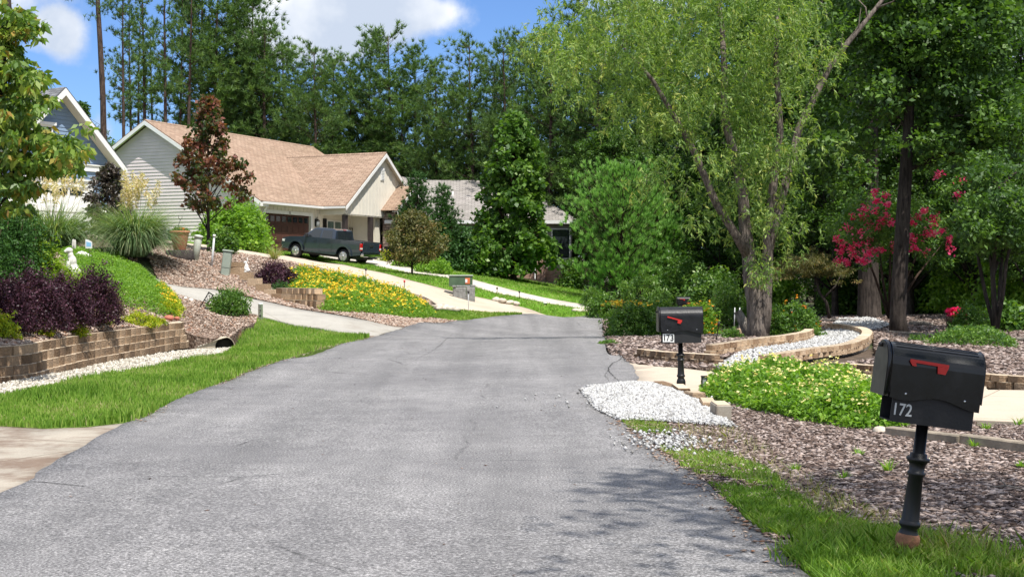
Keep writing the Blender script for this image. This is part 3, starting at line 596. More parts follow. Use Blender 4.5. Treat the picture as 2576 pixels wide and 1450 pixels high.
# white gravel mound, pale ditch, white path
mb = np.array(MOUND)
def mound_h(Q):
    d = np.full(len(Q), 9.)
    for i in range(len(mb)):
        a, b = mb[i], mb[(i+1) % len(mb)]; ab = b-a; t = np.clip(((Q-a)@ab)/(ab@ab+1e-9), 0, 1); d = np.minimum(d, np.linalg.norm(Q-(a+t[:, None]*ab), axis=1))
    return np.where(inpoly(Q, MOUND), .10*np.sin(np.minimum(1, d/.8)*1.5708), 0)
drape('gravel_mound', [('w', p[0], p[1]) for p in MOUND], 'gravel_base', .024, grid=.15, zadd=mound_h, step=.15, jit=.05)
q = scatter(MOUND, 7000); q = np.vstack([q, scatter([(mb.mean(0)[0]+(p[0]-mb.mean(0)[0])*1.05, mb.mean(0)[1]+(p[1]-mb.mean(0)[1])*1.06) for p in MOUND], 3200), scatter([(mb.mean(0)[0]+(p[0]-mb.mean(0)[0])*1.12, mb.mean(0)[1]+(p[1]-mb.mean(0)[1])*1.14) for p in MOUND], 900), np.array(P(1680, 1120))+RNG.normal(size=(420, 2))*np.array([.2, .42]), mb.mean(0)+RNG.normal(size=(160, 2))*np.array([.7, .9])])
tag(chips('white_pebbles', q, HI(q)+.036+mound_h(q)+RNG.random(len(q))*.012, .034, 'pebble', .6, 'p'), 'heap of bright white pebbles spilling onto the road beside the mailbox', 'gravel', None, 'stuff')
sw = poly_pts([('w', -14, 13.5), (-200, 1020), (0, 1003), (200, 963), (380, 931), (560, 893), (587, 874), (560, 862), (500, 872), (480, 884), (330, 905), (200, 932), (0, 972), ('w', -10.8, 18.9)], LO)
q = scatter(sw, 900, 26); tag(chips('pale_pebbles', q, LO(q)+.022, .055, 'pebble_cream', .5, 'p'), 'cream gravel lining the ditch at the foot of the left retaining wall', 'gravel', None, 'stuff')
gp = poly_pts([(1800, 924), (1860, 938), (1925, 930), (1960, 905), (2100, 888), (2180, 868), (2185, 845), (2150, 832), (2080, 832), (2045, 845), (1960, 868), (1860, 890)], HI)
q = scatter(gp, 700, 28); tag(chips('white_pebbles', q, HI(q)+.032, .06, 'pebble', .5, 'p'), 'white gravel path curving between the two low block walls', 'gravel', None, 'stuff')
q = scatter(poly_pts([(2090, 822), (2110, 795, 50), (2180, 800, 50), (2240, 818), (2200, 832)], HI), 300); tag(chips('white_pebbles', q, HI(q)+.03, .08, 'pebble', .5, 'p'), 'patch of white gravel between the two big shaded trunks', 'gravel', None, 'stuff')
# ---------------------------------------------------------------- plain object materials
mat('paint_white', (.78, .78, .76), .5, .04, 3); mat('paint_cream', (.70, .66, .55), .55, .05, 2); mat('soffit', (.62, .58, .47), .7); mat('gutter', (.72, .72, .70), .4)
mat('door_brown', (.085, .035, .026), .45, .25, 6); mat('dark_wood', (.045, .034, .032), .6, .3, 8, .3); mat('black_paint', (.005, .005, .006), .45, .3, 14); mat('black_matte', (.012, .012, .013), .7)
mat('glass_dark', (.02, .025, .03), .08, spec=.8); mat('glass_window', (.10, .16, .15), .12, .3, 3, spec=.8); mat('iron', (.015, .014, .013), .5); mat('lamp_glass', (.30, .32, .32), .15)
mat('mailbox_black', (.005, .0055, .007), .24, .5, 14, .015, spec=.5); mat('mailbox_worn', (.010, .010, .012), .4, .5, 7, .1, spec=.35); mat('mailbox_panel', (.012, .012, .014), .55, .2, 9, .1)
mat('mailbox_door', (.045, .042, .034), .45, .45, 12); mat('flag_red', (.5, .02, .015), .4, .1, 9); mat('rust', (.28, .13, .07), .9, .4, 9, .4); mat('number_white', (.82, .82, .80), .5); mat('number_grey', (.55, .56, .56), .5)
mat('utility_green', (.30, .345, .29), .55, .08, 4); mat('utility_pale', (.52, .55, .47), .55, .06, 4); mat('box_green', (.07, .12, .065), .5, .15, 4); mat('pipe_white', (.55, .56, .57), .45, .1, 6)
mat('terracotta', (.42, .14, .09), .8, .18, 3, .2); mat('terracotta_rim', (.55, .21, .13), .8, .1, 3); mat('stone_pale', (.58, .56, .50), .9, .25, 9, .4); mat('stone_white', (.75, .73, .68), .85, .12, 9, .3); mat('stump', (.055, .045, .042), .95, .5, 7, .8, 12)
mat('timber', (.24, .20, .15), .9, .35, 5, .5, 20); mat('soil', (.06, .04, .03), .95, .4, 9, .5); mat('pipe_metal', (.42, .36, .27), .7, .3, 6); mat('pipe_shade', (.05, .045, .04), .9)
mat('sign_blue', (.25, .50, .72), .5); mat('sticker', (.62, .16, .05), .6); mat('rock', (.50, .44, .36), .9, .3, 5, .5); mat('slab_grey', (.20, .20, .19), .9, .35, 6, .5); mat('chrome', (.6, .6, .62), .15, metal=1.0)
mat('truck_paint', (.034, .047, .068), .22, .05, 2, metal=.35, coat=.8); mat('tyre', (.015, .015, .016), .85); mat('rim', (.55, .56, .58), .3, metal=.8); mat('tail_red', (.5, .01, .012), .25); mat('plastic_black', (.018, .018, .02), .6); mat('lamp_clear', (.7, .7, .68), .2)
rndmat('block_brown', [(.12, .078, .048), (.22, .148, .092), (.33, .235, .155), (.16, .108, .07)], .95, 1.0, 26); rndmat('block_cap', [(.42, .33, .23), (.50, .41, .30), (.58, .48, .36)], .9, .3, 18); rndmat('block_tan', [(.22, .14, .085), (.37, .26, .165), (.50, .37, .25)], .95, .8, 26)
def siding(name, col, row, shade=.45):
    m, t, p = base_mat(name); uv = N(t, 'ShaderNodeUVMap'); s = N(t, 'ShaderNodeSeparateXYZ'); t.links.new(uv.outputs[0], s.inputs[0])
    c = ramp(t, noise(t, uv.outputs[0], 1.2, 5), [(.3, tuple(k*.93 for k in col)), (.7, tuple(min(1, k*1.05) for k in col))])
    t.links.new(c, p.inputs['Base Color']); p.inputs['Roughness'].default_value = .6; p.inputs['Specular IOR Level'].default_value = .3; MATS[name] = m
siding('siding_grey', (.68, .60, .62), .2); siding('siding_blue', (.20, .28, .40), .2); siding('board_cream', (.74, .70, .61), .3); siding('stucco', (.27, .245, .215), .3)
# ---------------------------------------------------------------- helpers for walls in a local frame
def frame(o, u, v, z=0.0):
    """columns: u axis, v axis, up; origin o (x,y)"""
    return Matrix(((u[0], v[0], 0, o[0]), (u[1], v[1], 0, o[1]), (0, 0, 1, z), (0, 0, 0, 1)))
def gable_poly(a0, a1, zb, ze, zr): return [(a0, zb), (a1, zb), (a1, ze), ((a0+a1)/2, zr), (a0, ze)]
def clap(mb, poly, plane_axis, at, sgn, row, M, zb=None):
    """horizontal lap boards on a convex wall polygon: each board a wedge, thick at its lower edge"""
    zs = [p[1] for p in poly]; z = min(zs)
    def span(zz):
        xs = []; n = len(poly)
        for i in range(n):
            (x1, y1), (x2, y2) = poly[i], poly[(i+1) % n]
            if (y1 <= zz) != (y2 <= zz): xs.append(x1+(x2-x1)*(zz-y1)/(y2-y1))
        return (min(xs), max(xs)) if len(xs) >= 2 else None
    while z < max(zs)-.02:
        a = span(z+.003); b = span(min(z+row, max(zs)-.004))
        if a and b:
            t0, t1 = .034, .004
            if plane_axis == 'y': vs = [(a[0], at, z), (a[1], at, z), (b[1], at, z+row), (b[0], at, z+row), (a[0], at+sgn*t0, z), (a[1], at+sgn*t0, z), (b[1], at+sgn*t1, z+row), (b[0], at+sgn*t1, z+row)]
            else: vs = [(at, a[0], z), (at, a[1], z), (at, b[1], z+row), (at, b[0], z+row), (at+sgn*t0, a[0], z), (at+sgn*t0, a[1], z), (at+sgn*t1, b[1], z+row), (at+sgn*t1, b[0], z+row)]
            mb.add(vs, [(4, 5, 6, 7), (0, 1, 5, 4), (1, 2, 6, 5), (2, 3, 7, 6), (3, 0, 4, 7)], M, None, [[(v[0]+v[1], v[2]) for v in (vs[4], vs[5], vs[6], vs[7])]]+[[(0, 0)]*4]*4)
        z += row
def roof_face(mb, pts, th, M):
    """roof plane: pts in order eave-left, eave-right, top-right, top-left (3 or more); slab th thick, metre UVs"""
    Pn = [Vector(p) for p in pts]; e = (Pn[1]-Pn[0]).normalized(); n = e.cross(Pn[2]-Pn[1]).normalized(); 
    if n.z < 0: n = -n
    up = n.cross(e); up = -up if up.z < 0 else up
    uv = [((p-Pn[0]).dot(e)+40, (p-Pn[0]).dot(up)+40) for p in Pn]; k = len(Pn); vs = [tuple(p+n*th) for p in Pn]+[tuple(p) for p in Pn]
    fs = [tuple(range(k)), tuple(range(2*k-1, k-1, -1))]+[(i, (i+1) % k, k+(i+1) % k, k+i) for i in range(k)]
    mb.add(vs, fs, M, None, [uv, uv[::-1]]+[[(0, 0), (.3, 0), (.3, .05), (0, .05)]]*k)
# ================================================================ tan-roofed house
hu = Vector((.41, .912)).normalized(); hv = Vector((-hu.y, hu.x)); HO = Vector((-14.59, 78.6)); HM = frame(HO, hu, hv)
Hs = empty('house', (HO.x, HO.y, 0), 0, 'long single-storey house with tan shingle roof, cream front gable and brown garage door', 'house')
Hs.location = (0, 0, 0)
ZF = 3.26; ZE = 6.05; ZR = 11.05; WD = 15.56; ov = .5
sl_m = (ZR-ZE)/(WD/2+ov)          # roof slope
def part(mb, nm, m, par, **k): return mb.build(nm, m, par, **k)
# walls
w = MB(); zw = ZE+sl_m*ov-.1
w.prism(gable_poly(0, WD, 1.5, zw, ZR-.16), 'x', .0, .2, HM); w.prism(gable_poly(0, WD, 1.5, zw, ZR-.16), 'x', 17.4, 17.6, HM); w.box(.2, 17.4, WD-.2, WD, 1.5, zw, HM)
part(w, 'wall', 'siding_grey', Hs)
cl = MB(); clap(cl, gable_poly(0.14, WD-.14, 2.6, zw, ZR-.16), 'x', -.002, -1, .2, HM); sd = part(cl, 'siding', 'siding_grey', Hs)
w = MB()   # front wall round the garage opening and the porch window
G0, G1, GT = .62, 5.52, ZF+2.2
w.box(.2, G0, 0, .2, 1.5, zw, HM); w.box(G0, G1, 0, .2, GT, zw, HM); w.box(G1, 7.35, 0, .2, 1.5, zw, HM); w.box(7.35, 9.15, 0, .2, 1.5, ZF+.9, HM); w.box(7.35, 9.15, 0, .2, ZF+2.05, zw, HM); w.box(9.15, 17.4, 0, .2, 1.5, zw, HM)
b = w
for a in np.arange(.3, 17.2, .4):
    if a < 6.2: b.box(a, a+.05, -.025, -.001, (GT+.22 if G0-.2 < a < G1+.2 else ZF+.02), zw-.02, HM)
    elif a < 11: 
        if 6.9 < a < 9.8: b.box(a, a+.05, -.025, -.001, ZF+2.2, zw-.02, HM)
        else: b.box(a, a+.05, -.025, -.001, ZF+.02, zw-.02, HM)
part(b, 'front_wall', 'board_cream', Hs)
t_ = MB(); t_.box(G0-.17, G0, -.03, .1, ZF-.3, GT, HM); t_.box(G1, G1+.17, -.03, .1, ZF-.3, GT, HM); t_.box(G0-.17, G1+.17, -.032, .1, GT, GT+.2, HM); part(t_, 'garage_trim', 'paint_white', Hs)
gd = MB()
gd.box(G0, G1, .14, .18, ZF-.35, GT, HM)
for r in range(4):
    z0 = ZF-.02+r*.55
    for k in range(8):
        a0 = G0+.06+k*.605
        if r < 3: gd.box(a0+.04, a0+.52, .122, .139, z0+.07, z0+.47, HM)
        else: gd.box(a0, a0+.03, .122, .139, z0+.05, z0+.5, HM)
    gd.box(G0, G1, .118, .139, z0-.012, z0+.012, HM)
gdo = part(gd, 'garage_door', 'door_brown', Hs, bevel=.006)
for k in range(8):
    a0 = G0+.14+k*.605; g = MB(); g.box(a0, a0+.4, .112, .13, ZF+1.75, ZF+2.07, HM); part(g, 'pane', 'glass_dark', gdo)
# house number
text_mesh('house_number', '15', .2, 'black_matte', Hs, HM@Matrix.Translation(((G0+G1)/2+.1, -.036, GT+.1))@Matrix.Rotation(math.radians(90), 4, 'X'), .006)
# window on the porch
wi = MB()
for (a0, a1, z0, z1_) in ((7.35, 7.43, ZF+.9, ZF+2.05), (9.07, 9.15, ZF+.9, ZF+2.05), (7.43, 9.07, ZF+.9, ZF+.98), (7.43, 9.07, ZF+1.97, ZF+2.05), (8.21, 8.29, ZF+.98, ZF+1.97)): wi.box(a0, a1, -.03, .08, z0, z1_, HM)
wo = part(wi, 'window', 'paint_white', Hs); g = MB(); g.box(7.43, 8.21, .02, .05, ZF+.98, ZF+1.97, HM); g.box(8.29, 9.07, .02, .05, ZF+.98, ZF+1.97, HM); part(g, 'pane', 'glass_window', wo)
for a0 in (6.9, 9.22):
    s_ = MB(); s_.box(a0, a0+.38, -.05, -.002, ZF+.8, ZF+2.12, HM)
    for k in range(10): s_.box(a0+.05, a0+.33, -.062, -.05, ZF+.86+k*.122, ZF+.92+k*.122, HM)
    part(s_, 'shutter', 'black_paint', Hs)
# main roof
rf = MB(); e0, e1 = -ov, 18.0; hb = WD/2
roof_face(rf, [(e0, -ov, ZE), (e1, -ov, ZE), (e1, hb, ZR), (e0, hb, ZR)], .05, HM); roof_face(rf, [(e1, WD+ov, ZE), (e0, WD+ov, ZE), (e0, hb, ZR), (e1, hb, ZR)], .05, HM)
# porch gable roof: ridge at a=11.1 runs forward to b=-2.1
gr_, gl, gR, gz, bf = 11.1, 6.1, 16.1, 9.68, -2.15
sp_ = (gz-ZE)/(gr_-gl); bm = -ov+(gz-ZE)/sl_m
roof_face(rf, [(gl, -ov, ZE), (gl, bf, ZE), (gr_, bf, gz), (gr_, bm, gz)], .06, HM); roof_face(rf, [(gR, bf, ZE), (gR, -ov, ZE), (gr_, bm, gz), (gr_, bf, gz)], .06, HM)
sr, s0, s1, sz, se, sf = 13.2, 10.95, 15.45, 7.66, 5.98, -3.05
roof_face(rf, [(s0, bf+.35, se), (s0, sf, se), (sr, sf, sz), (sr, bf+.35, sz)], .06, HM); roof_face(rf, [(s1, sf, se), (s1, bf+.35, se), (sr, bf+.35, sz), (sr, sf, sz)], .06, HM)
ro = part(rf, 'roof', 'shingle_tan', Hs)
rc = MB()
rc.prism([(hb-.16, ZR-.02), (hb, ZR+.085), (hb+.16, ZR-.02)], 'x', e0, e1, HM); part(rc, 'ridge_cap', 'shingle_tan', ro)
rc = MB(); rc.prism([(gr_-.14, gz+.0), (gr_, gz+.1), (gr_+.14, gz+.0)], 'y', bf, bm, HM); part(rc, 'ridge_cap', 'shingle_tan', ro)
# bargeboards, soffits, gutter
tr = MB()
def barge(mb, axis, at, th, lo, mid, hi, zlo, ztop, h=.24, drop=.01):
    """two sloped boards under a gable's roof edge"""
    for (a, b2, za, zb) in ((lo, mid, zlo, ztop), (mid, hi, ztop, zlo)):
        pts = [(a, za-drop-h), (b2, zb-drop-h), (b2, zb-drop), (a, za-drop)]; mb = MB(); mb.prism(pts, axis, at, at+th, HM); part(mb, 'bargeboard', 'paint_white', Hs)
barge(tr, 'x', e0-.03, .03, -ov, hb, WD+ov, ZE, ZR); barge(tr, 'y', bf-.03, .03, gl, gr_, gR, ZE, gz); barge(tr, 'y', sf-.03, .03, s0, sr, s1, se, sz); barge(tr, 'x', e1, .03, -ov, hb, WD+ov, ZE, ZR)
tr.box(-ov+.02, .3, -ov, -.02, ZE-.26, ZE-.02, HM)
part(tr, 'eave_return', 'paint_white', Hs)
so_ = MB()
for (a, b2, za, zb) in ((-ov, hb, ZE, ZR), (hb, WD+ov, ZR, ZE)): so_.prism([(a, za-.06), (b2, zb-.06), (b2, zb-.03), (a, za-.03)], 'x', e0+.002, -.04, HM)
for (a, b2, za, zb) in ((gl, gr_, ZE, gz), (gr_, gR, gz, ZE)): so_.prism([(a, za-.07), (b2, zb-.07), (b2, zb-.04), (a, za-.04)], 'y', bf+.002, bf+.32, HM)
for (a, b2, za, zb) in ((s0, sr, se, sz), (sr, s1, sz, se)): so_.prism([(a, za-.07), (b2, zb-.07), (b2, zb-.04), (a, za-.04)], 'y', sf+.002, sf+.4, HM)
so_.box(.3, gl, -ov+.02, -.02, ZE-.14, ZE-.11, HM); part(so_, 'soffit', 'soffit', Hs)
gu = MB(); gu.box(-.3, gl, -ov-.1, -ov-.005, ZE-.12, ZE+.01, HM); gu.box(gl-.1, gl-.005, bf+.03, -ov-.1, ZE-.12, ZE+.01, HM); gu.tube([tuple(HM@Vector((.3, -ov+.0, ZE-.15))), tuple(HM@Vector((.3, -.1, ZE-.6))), tuple(HM@Vector((.3, -.1, ZF)))], .045, 6); part(gu, 'gutter', 'gutter', Hs)
# front gable wall with vertical boards, beam, columns
gw = MB(); zb_ = 5.62; f0 = bf+.32
gw.prism([(gl+.4, zb_), (gR-.4, zb_), (gR-.4, ZE+.4*sp_-.1), (gr_, gz-.1), (gl+.4, ZE+.4*sp_-.1)], 'y', f0, f0+.15, HM); gb = gw
for a in np.arange(gl+.75, gR-.5, .42):
    zt_ = (ZE+(a-gl)*sp_ if a < gr_ else ZE+(gR-a)*sp_)-.16; gb.box(a, a+.05, f0-.025, f0-.001, zb_+.02, zt_, HM)
part(gw, 'gable_wall', 'board_cream', Hs)
be = MB(); be.box(gl+.42, gl+.62, f0+.15, -.001, ZE-.47, ZE-.02, HM); be.box(gl+.62, gR-.4, f0+.02, f0+.3, zb_-.06, zb_-.001, HM); be.box(gl+.62, gR-.4, f0+.3, -.03, ZE-.32, ZE-.28, HM); part(be, 'porch_beam', 'paint_cream', Hs)
for a in (6.75, 9.85):
    c_ = MB(); c_.box(a-.14, a+.14, f0+.0, f0+.28, ZF+.25, zb_-.062, HM); part(c_, 'column', 'dark_wood', Hs, bevel=.01)
    c_ = MB(); c_.box(a-.24, a+.24, f0-.08, f0+.38, ZF-.8, ZF+.25, HM); part(c_, 'column_base', 'brick', Hs)
vt = MB(); vt.box(gr_-.22, gr_+.22, f0-.06, f0-.002, 7.95, 8.75, HM)
for k in range(7): vt.box(gr_-.17, gr_+.17, f0-.085, f0-.06, 8.02+k*.1, 8.06+k*.1, HM)
part(vt, 'gable_vent', 'paint_white', Hs)
st = MB(); q0 = sf+.4
st.prism([(s0+.42, 1.8), (s1-.42, 1.8), (s1-.42, se+.42*.75-.08), (sr, sz-.1), (s0+.42, se+.42*.75-.08)], 'y', q0, q0+.15, HM); st.box(s0+.42, s0+.57, q0+.15, f0+.1, 1.8, se-.1, HM); st.box(s1-.57, s1-.42, q0+.15, 0, 1.8, se-.1, HM)
part(st, 'stone_wall', 'field_stone', Hs)
cb = MB(); cb.box(s0-.25, s0+.4, f0+.3, f0+.45, 1.9, zb_-.062, HM); cb.box(s0-.55, s0+.42, f0+.45, -.001, 1.9, ZE-.33, HM); part(cb, 'side_wall', 'paint_cream', Hs)
wi = MB(); wi.box(sr-.55, sr+.55, q0-.05, q0-.002, 4.0, 5.4, HM); wo = part(wi, 'window', 'paint_white', Hs); g = MB(); g.box(sr-.46, sr+.46, q0-.06, q0-.051, 4.08, 5.32, HM); part(g, 'pane', 'glass_dark', wo)
fl = MB(); fl.box(gl+.3, gR-.3, f0-.1, 0, 1.6, ZF-.02, HM); part(fl, 'porch_floor', 'concrete_pale', Hs)
# basement window on the gable side
wi = MB(); wi.box(-.07, -.037, 5.3, 6.5, ZF+.4, ZF+1.35, HM); wo = part(wi, 'window', 'paint_white', Hs); g = MB(); g.box(-.08, -.071, 5.4, 6.4, ZF+.48, ZF+1.27, HM); part(g, 'pane', 'glass_window', wo)
cn = MB(); cn.box(-.045, .14, -.03, .14, 1.6, zw, HM); part(cn, 'corner_board', 'paint_white', Hs)
# garage lanterns: fixed to the house, two of them
for i, a in enumerate((.25, 6.0)):
    L_ = MB(); M2 = HM@Matrix.Translation((a, -.2, ZF+1.75)); L_.box(-.09, .09, .12, .19, -.15, .3, M2); L_.tube([(0, .12, .28), (0, .02, .42), (0, 0, .3)], .018, 6, M2)
    L_.lathe([(.02, .3), (.13, .2), (.14, .17)], 6, M2); L_.lathe([(.10, -.3), (.03, -.36)], 6, M2)
    for k in range(4):
        an = math.pi/4+k*math.pi/2; L_.tube([(.14*math.cos(an), .14*math.sin(an), .18), (.1*math.cos(an), .1*math.sin(an), -.3)], .012, 4, M2)
    lo_ = part(L_, 'wall_lantern', 'iron', Hs); g = MB(); g.lathe([(.11, .16), (.08, -.28)], 6, M2); part(g, 'lantern_glass', 'lamp_glass', lo_)
# metal leaf wall art on the porch wall
la = MB(); 
for sx in (-.0,):
    for k in range(3):
        pts = [(10.35+k*.12-.12, -.06, ZF+.35), (10.3+k*.2-.12, -.06, ZF+1.0), (10.25+k*.3-.15, -.06, ZF+1.7)]; la.tube([tuple(HM@Vector(p)) for p in pts], .015, 4)
        for j in range(7):
            t_0 = j/7; c_ = Vector(pts[0]).lerp(Vector(pts[2]), t_0); s_ = 1 if j % 2 else -1; M2 = HM@Matrix.Translation(c_+Vector((s_*.1, -.01, .08)))@Matrix.Rotation(s_*.8, 4, 'Y'); la.prism([(0, -.11), (.045, 0), (0, .12), (-.045, 0)], 'y', -.008, .008, M2)
tag(part(la, 'wall_art', 'iron', None), 'black metal leaf-spray sculpture on the cream porch wall', 'wall art')
bn = MB(); M2 = HM@Matrix.Translation((11.2, f0-.7, ZF-.42))
bn.box(-.6, .6, -.2, .25, .40, .44, M2); bn.box(-.6, .6, .22, .27, .5, .85, M2); 
for sx in (-.6, .6): bn.tube([(sx, -.2, 0), (sx, -.2, .62), (sx, .1, .65), (sx, .25, .6), (sx, .3, 0)], .022, 6, M2)
tag(part(bn, 'garden_bench', 'iron', None), 'black iron bench by the cream wall behind the pickup', 'bench')
# ================================================================ blue-grey house on the left
bu = Vector((-.532, -.846)).normalized(); bv = Vector((bu.y, -bu.x))   # bu: towards the viewer along the front; bv: away behind the wall
if bv.y < 0: bv = -bv
BO = Vector((-21.3, 72.0)); BM = frame(BO, bu, bv)
Bs = empty('house', (0, 0, 0), 0, 'blue-grey clapboard house with steep white-trimmed gable and white garage door', 'house')
t0, t1, ta = -.7, 7.3, 3.3; bze, bzr = 7.44, 11.24; bs = (bzr-bze)/(ta-t0); bf_ = 3.9; o2 = .55
w = MB(); w.prism([(t0+o2, 2.2), (t1-o2, 2.2), (t1-o2, bze+o2*bs-.12), (ta, bzr-.14), (t0+o2, bze+o2*bs-.12)], 'y', 0.0, .2, BM); w.box(t0+o2, t0+o2+.2, .2, 9, 2.2, bze+o2*bs-.2, BM); w.box(t1-o2-.2, t1-o2, .2, 9, 2.2, bze+o2*bs-.2, BM); part(w, 'wall', 'siding_blue', Bs)
cl = MB(); clap(cl, [(t0+o2, 5.35), (t1-o2, 5.35), (t1-o2, bze+o2*bs-.12), (ta, bzr-.14), (t0+o2, bze+o2*bs-.12)], 'y', -.002, -1, .19, BM); part(cl, 'siding', 'siding_blue', Bs)
tb = MB(); tb.box(t0+o2-.02, t1-o2+.02, -.10, -.037, 7.2, 7.52, BM); tb.box(t0+o2-.03, t1-o2+.03, -.16, -.102, 7.5, 7.56, BM); tb.box(t0+o2-.02, t1-o2+.02, -.10, -.002, 5.05, 5.34, BM); part(tb, 'band', 'paint_white', Bs)
gt = MB(); gt.box(1.15, 6.55, -.14, -.003, 6.35, 6.7, BM); gt.box(1.05, 6.65, -.22, -.142, 6.66, 6.74, BM); gt.box(1.1, 1.4, -.14, -.003, bf_-1, 6.35, BM); gt.box(6.3, 6.6, -.14, -.003, bf_-1, 6.35, BM); part(gt, 'garage_trim', 'paint_white', Bs)
gd = MB(); gd.box(1.4, 6.3, -.05, -.02, bf_-.6, 6.35, BM)
for r in range(3):
    for k in range(8): gd.box(1.45+k*.61, 1.99+k*.61, -.064, -.051, bf_+.1+r*.58, bf_+.56+r*.58, BM)
gdo = part(gd, 'garage_door', 'paint_white', Bs, bevel=.006)
for k in range(4):
    g = MB(); a0 = 1.5+k*1.21; h0, h1 = (.12, .34) if k % 2 == 0 else (.34, .12)
    g.prism([(a0, 5.92), (a0+1.05, 5.92), (a0+1.05, 5.95+h1*.8), (a0+.5, 6.22 if k % 2 == 0 else 6.2), (a0, 5.95+h0*.8)], 'y', -.075, -.066, BM); part(g, 'pane', 'glass_dark', gdo)
for z in (4.15, 5.75): hg = MB(); hg.box(1.45, 1.8, -.08, -.066, z, z+.04, BM); part(hg, 'hinge', 'black_matte', gdo)
lsn = MB(); lsn.box(t0+o2-.02, 1.1, -.13, -.003, 2.2, 5.05, BM); part(lsn, 'stone_veneer', 'ledge_stone', Bs)
rf = MB(); roof_face(rf, [(t0, 12, bze), (t0, -o2-.1, bze), (ta, -o2-.1, bzr), (ta, 12, bzr)], .07, BM); roof_face(rf, [(t1, -o2-.1, bze), (t1, 12, bze), (ta, 12, bzr), (ta, -o2-.1, bzr)], .07, BM)
# main body behind, higher, off to the left
roof_face(rf, [(3.0, 14, 9.0), (14, 14, 9.0), (14, 18.2, 13.2), (3.0, 18.2, 13.2)], .07, BM); roof_face(rf, [(14, 22.4, 9.0), (3, 22.4, 9.0), (3, 18.2, 13.2), (14, 18.2, 13.2)], .07, BM)
part(rf, 'roof', 'shingle_slate', Bs)
w = MB(); w.prism([(14.4, 2.2), (22, 2.2), (22, 9), (18.2, 12.8), (14.4, 9)], 'x', 3.3, 3.5, BM); w.box(3.5, 14, 14.4, 14.6, 2.2, 9.1, BM); w.box(3.5, 3.7, 9, 14.4, 2.2, 8.0, BM); part(w, 'rear_wall', 'siding_blue', Bs)
for (a, b2, za, zb) in ((t0, ta, bze, bzr), (ta, t1, bzr, bze)): bb = MB(); bb.prism([(a, za-.36), (b2, zb-.36), (b2, zb-.01), (a, za-.01)], 'y', -o2-.14, -o2-.101, BM); part(bb, 'bargeboard', 'paint_white', Bs)
for (a, b2, za, zb) in ((14, 18.2, 9.0, 13.2), (18.2, 22.4, 13.2, 9.0)): bb = MB(); bb.prism([(a, za-.3), (b2, zb-.3), (b2, zb-.01), (a, za-.01)], 'x', 2.96, 2.99, BM); part(bb, 'bargeboard', 'paint_white', Bs)
sf_ = MB()
for (a, b2, za, zb) in ((t0, ta, bze, bzr), (ta, t1, bzr, bze)): sf_.prism([(a, za-.3), (b2, zb-.3), (b2, zb-.26), (a, za-.26)], 'y', -o2-.1, -.04, BM)
part(sf_, 'soffit', 'soffit', Bs)
wi = MB(); wi.box(ta+.35, ta+1.75, -.12, -.04, 8.1, 9.35, BM); wi.box(ta+.2, ta+1.9, -.22, -.12, 9.35, 9.5, BM); wo = part(wi, 'window', 'paint_white', Bs); g = MB(); g.box(ta+.45, ta+1.65, -.13, -.121, 8.2, 9.25, BM); part(g, 'pane', 'glass_dark', wo)
# ================================================================ grey-roofed house behind the trees
Gs = empty('house', (0, 0, 0), 0, 'low grey-roofed house half hidden behind the dark leafy tree and pine', 'house')
GM = frame((-8.2, 88.0), Vector((1, 0.02)).normalized(), Vector((-.02, 1)).normalized())
w = MB(); w.box(.4, 12.1, .4, .6, 1.9, 5.4, GM); w.box(.4, .6, .6, 11.4, 1.0, 5.4, GM); w.box(11.9, 12.1, .6, 11.4, 1.0, 5.4, GM); w.box(.6, 11.9, 11.2, 11.4, 1, 5.4, GM); part(w, 'wall', 'stucco', Gs)
bk = MB(); bk.box(.3, 9.8, .2, .38, 0.2, 2.0, GM); bk.box(9.8, 10.3, -.05, .5, .2, 3.2, GM); bk.box(10.3, 13.2, .2, .38, .2, 2.3, GM); part(bk, 'brick_base', 'brick', Gs)
rf = MB(); zr3, ze3 = 8.35, 5.35; L3 = 12.5
roof_face(rf, [(0, 0, ze3), (L3, 0, ze3), (L3-4.2, 5.9, zr3), (1.8, 5.9, zr3)], .06, GM); roof_face(rf, [(L3, 11.8, ze3), (0, 11.8, ze3), (1.8, 5.9, zr3), (L3-4.2, 5.9, zr3)], .06, GM)
roof_face(rf, [(L3, 0, ze3), (L3, 11.8, ze3), (L3-4.2, 5.9, zr3)], .06, GM); roof_face(rf, [(0, 11.8, ze3), (0, 0, ze3), (1.8, 5.9, zr3)], .06, GM)
roof_face(rf, [(-4, 5, 6.6), (3.2, 5, 6.6), (3.2, 9, 8.6), (-1.2, 9, 8.95)], .06, GM); ro = part(rf, 'roof', 'shingle_grey', Gs)
vp = MB(); vp.tube([tuple(GM@Vector((4.3, 3.2, 6.9))), tuple(GM@Vector((4.3, 3.2, 7.45)))], .06, 6); vp.box(4.1, 4.5, 3.0, 3.4, 6.93, 6.97, GM); part(vp, 'vent_pipe', 'gutter', ro)
fa = MB(); fa.box(-.02, L3+.02, -.05, -.005, ze3-.16, ze3+.05, GM); fa.box(.0, L3, 0, .4, ze3-.17, ze3-.14, GM); part(fa, 'fascia', 'paint_white', Gs)
wi = MB(); wi.box(10.75, 12.0, .33, .398, 2.9, 4.9, GM); wo = part(wi, 'window', 'paint_white', Gs); g = MB(); g.box(10.83, 11.92, .315, .329, 2.98, 4.82, GM); part(g, 'pane', 'glass_dark', wo)
dp = MB(); dp.tube([tuple(GM@Vector((9.7, .1, 5.2))), tuple(GM@Vector((9.7, .1, 1.3))), tuple(GM@Vector((9.5, -.2, 1.1)))], .05, 6); part(dp, 'downpipe', 'gutter', Gs)
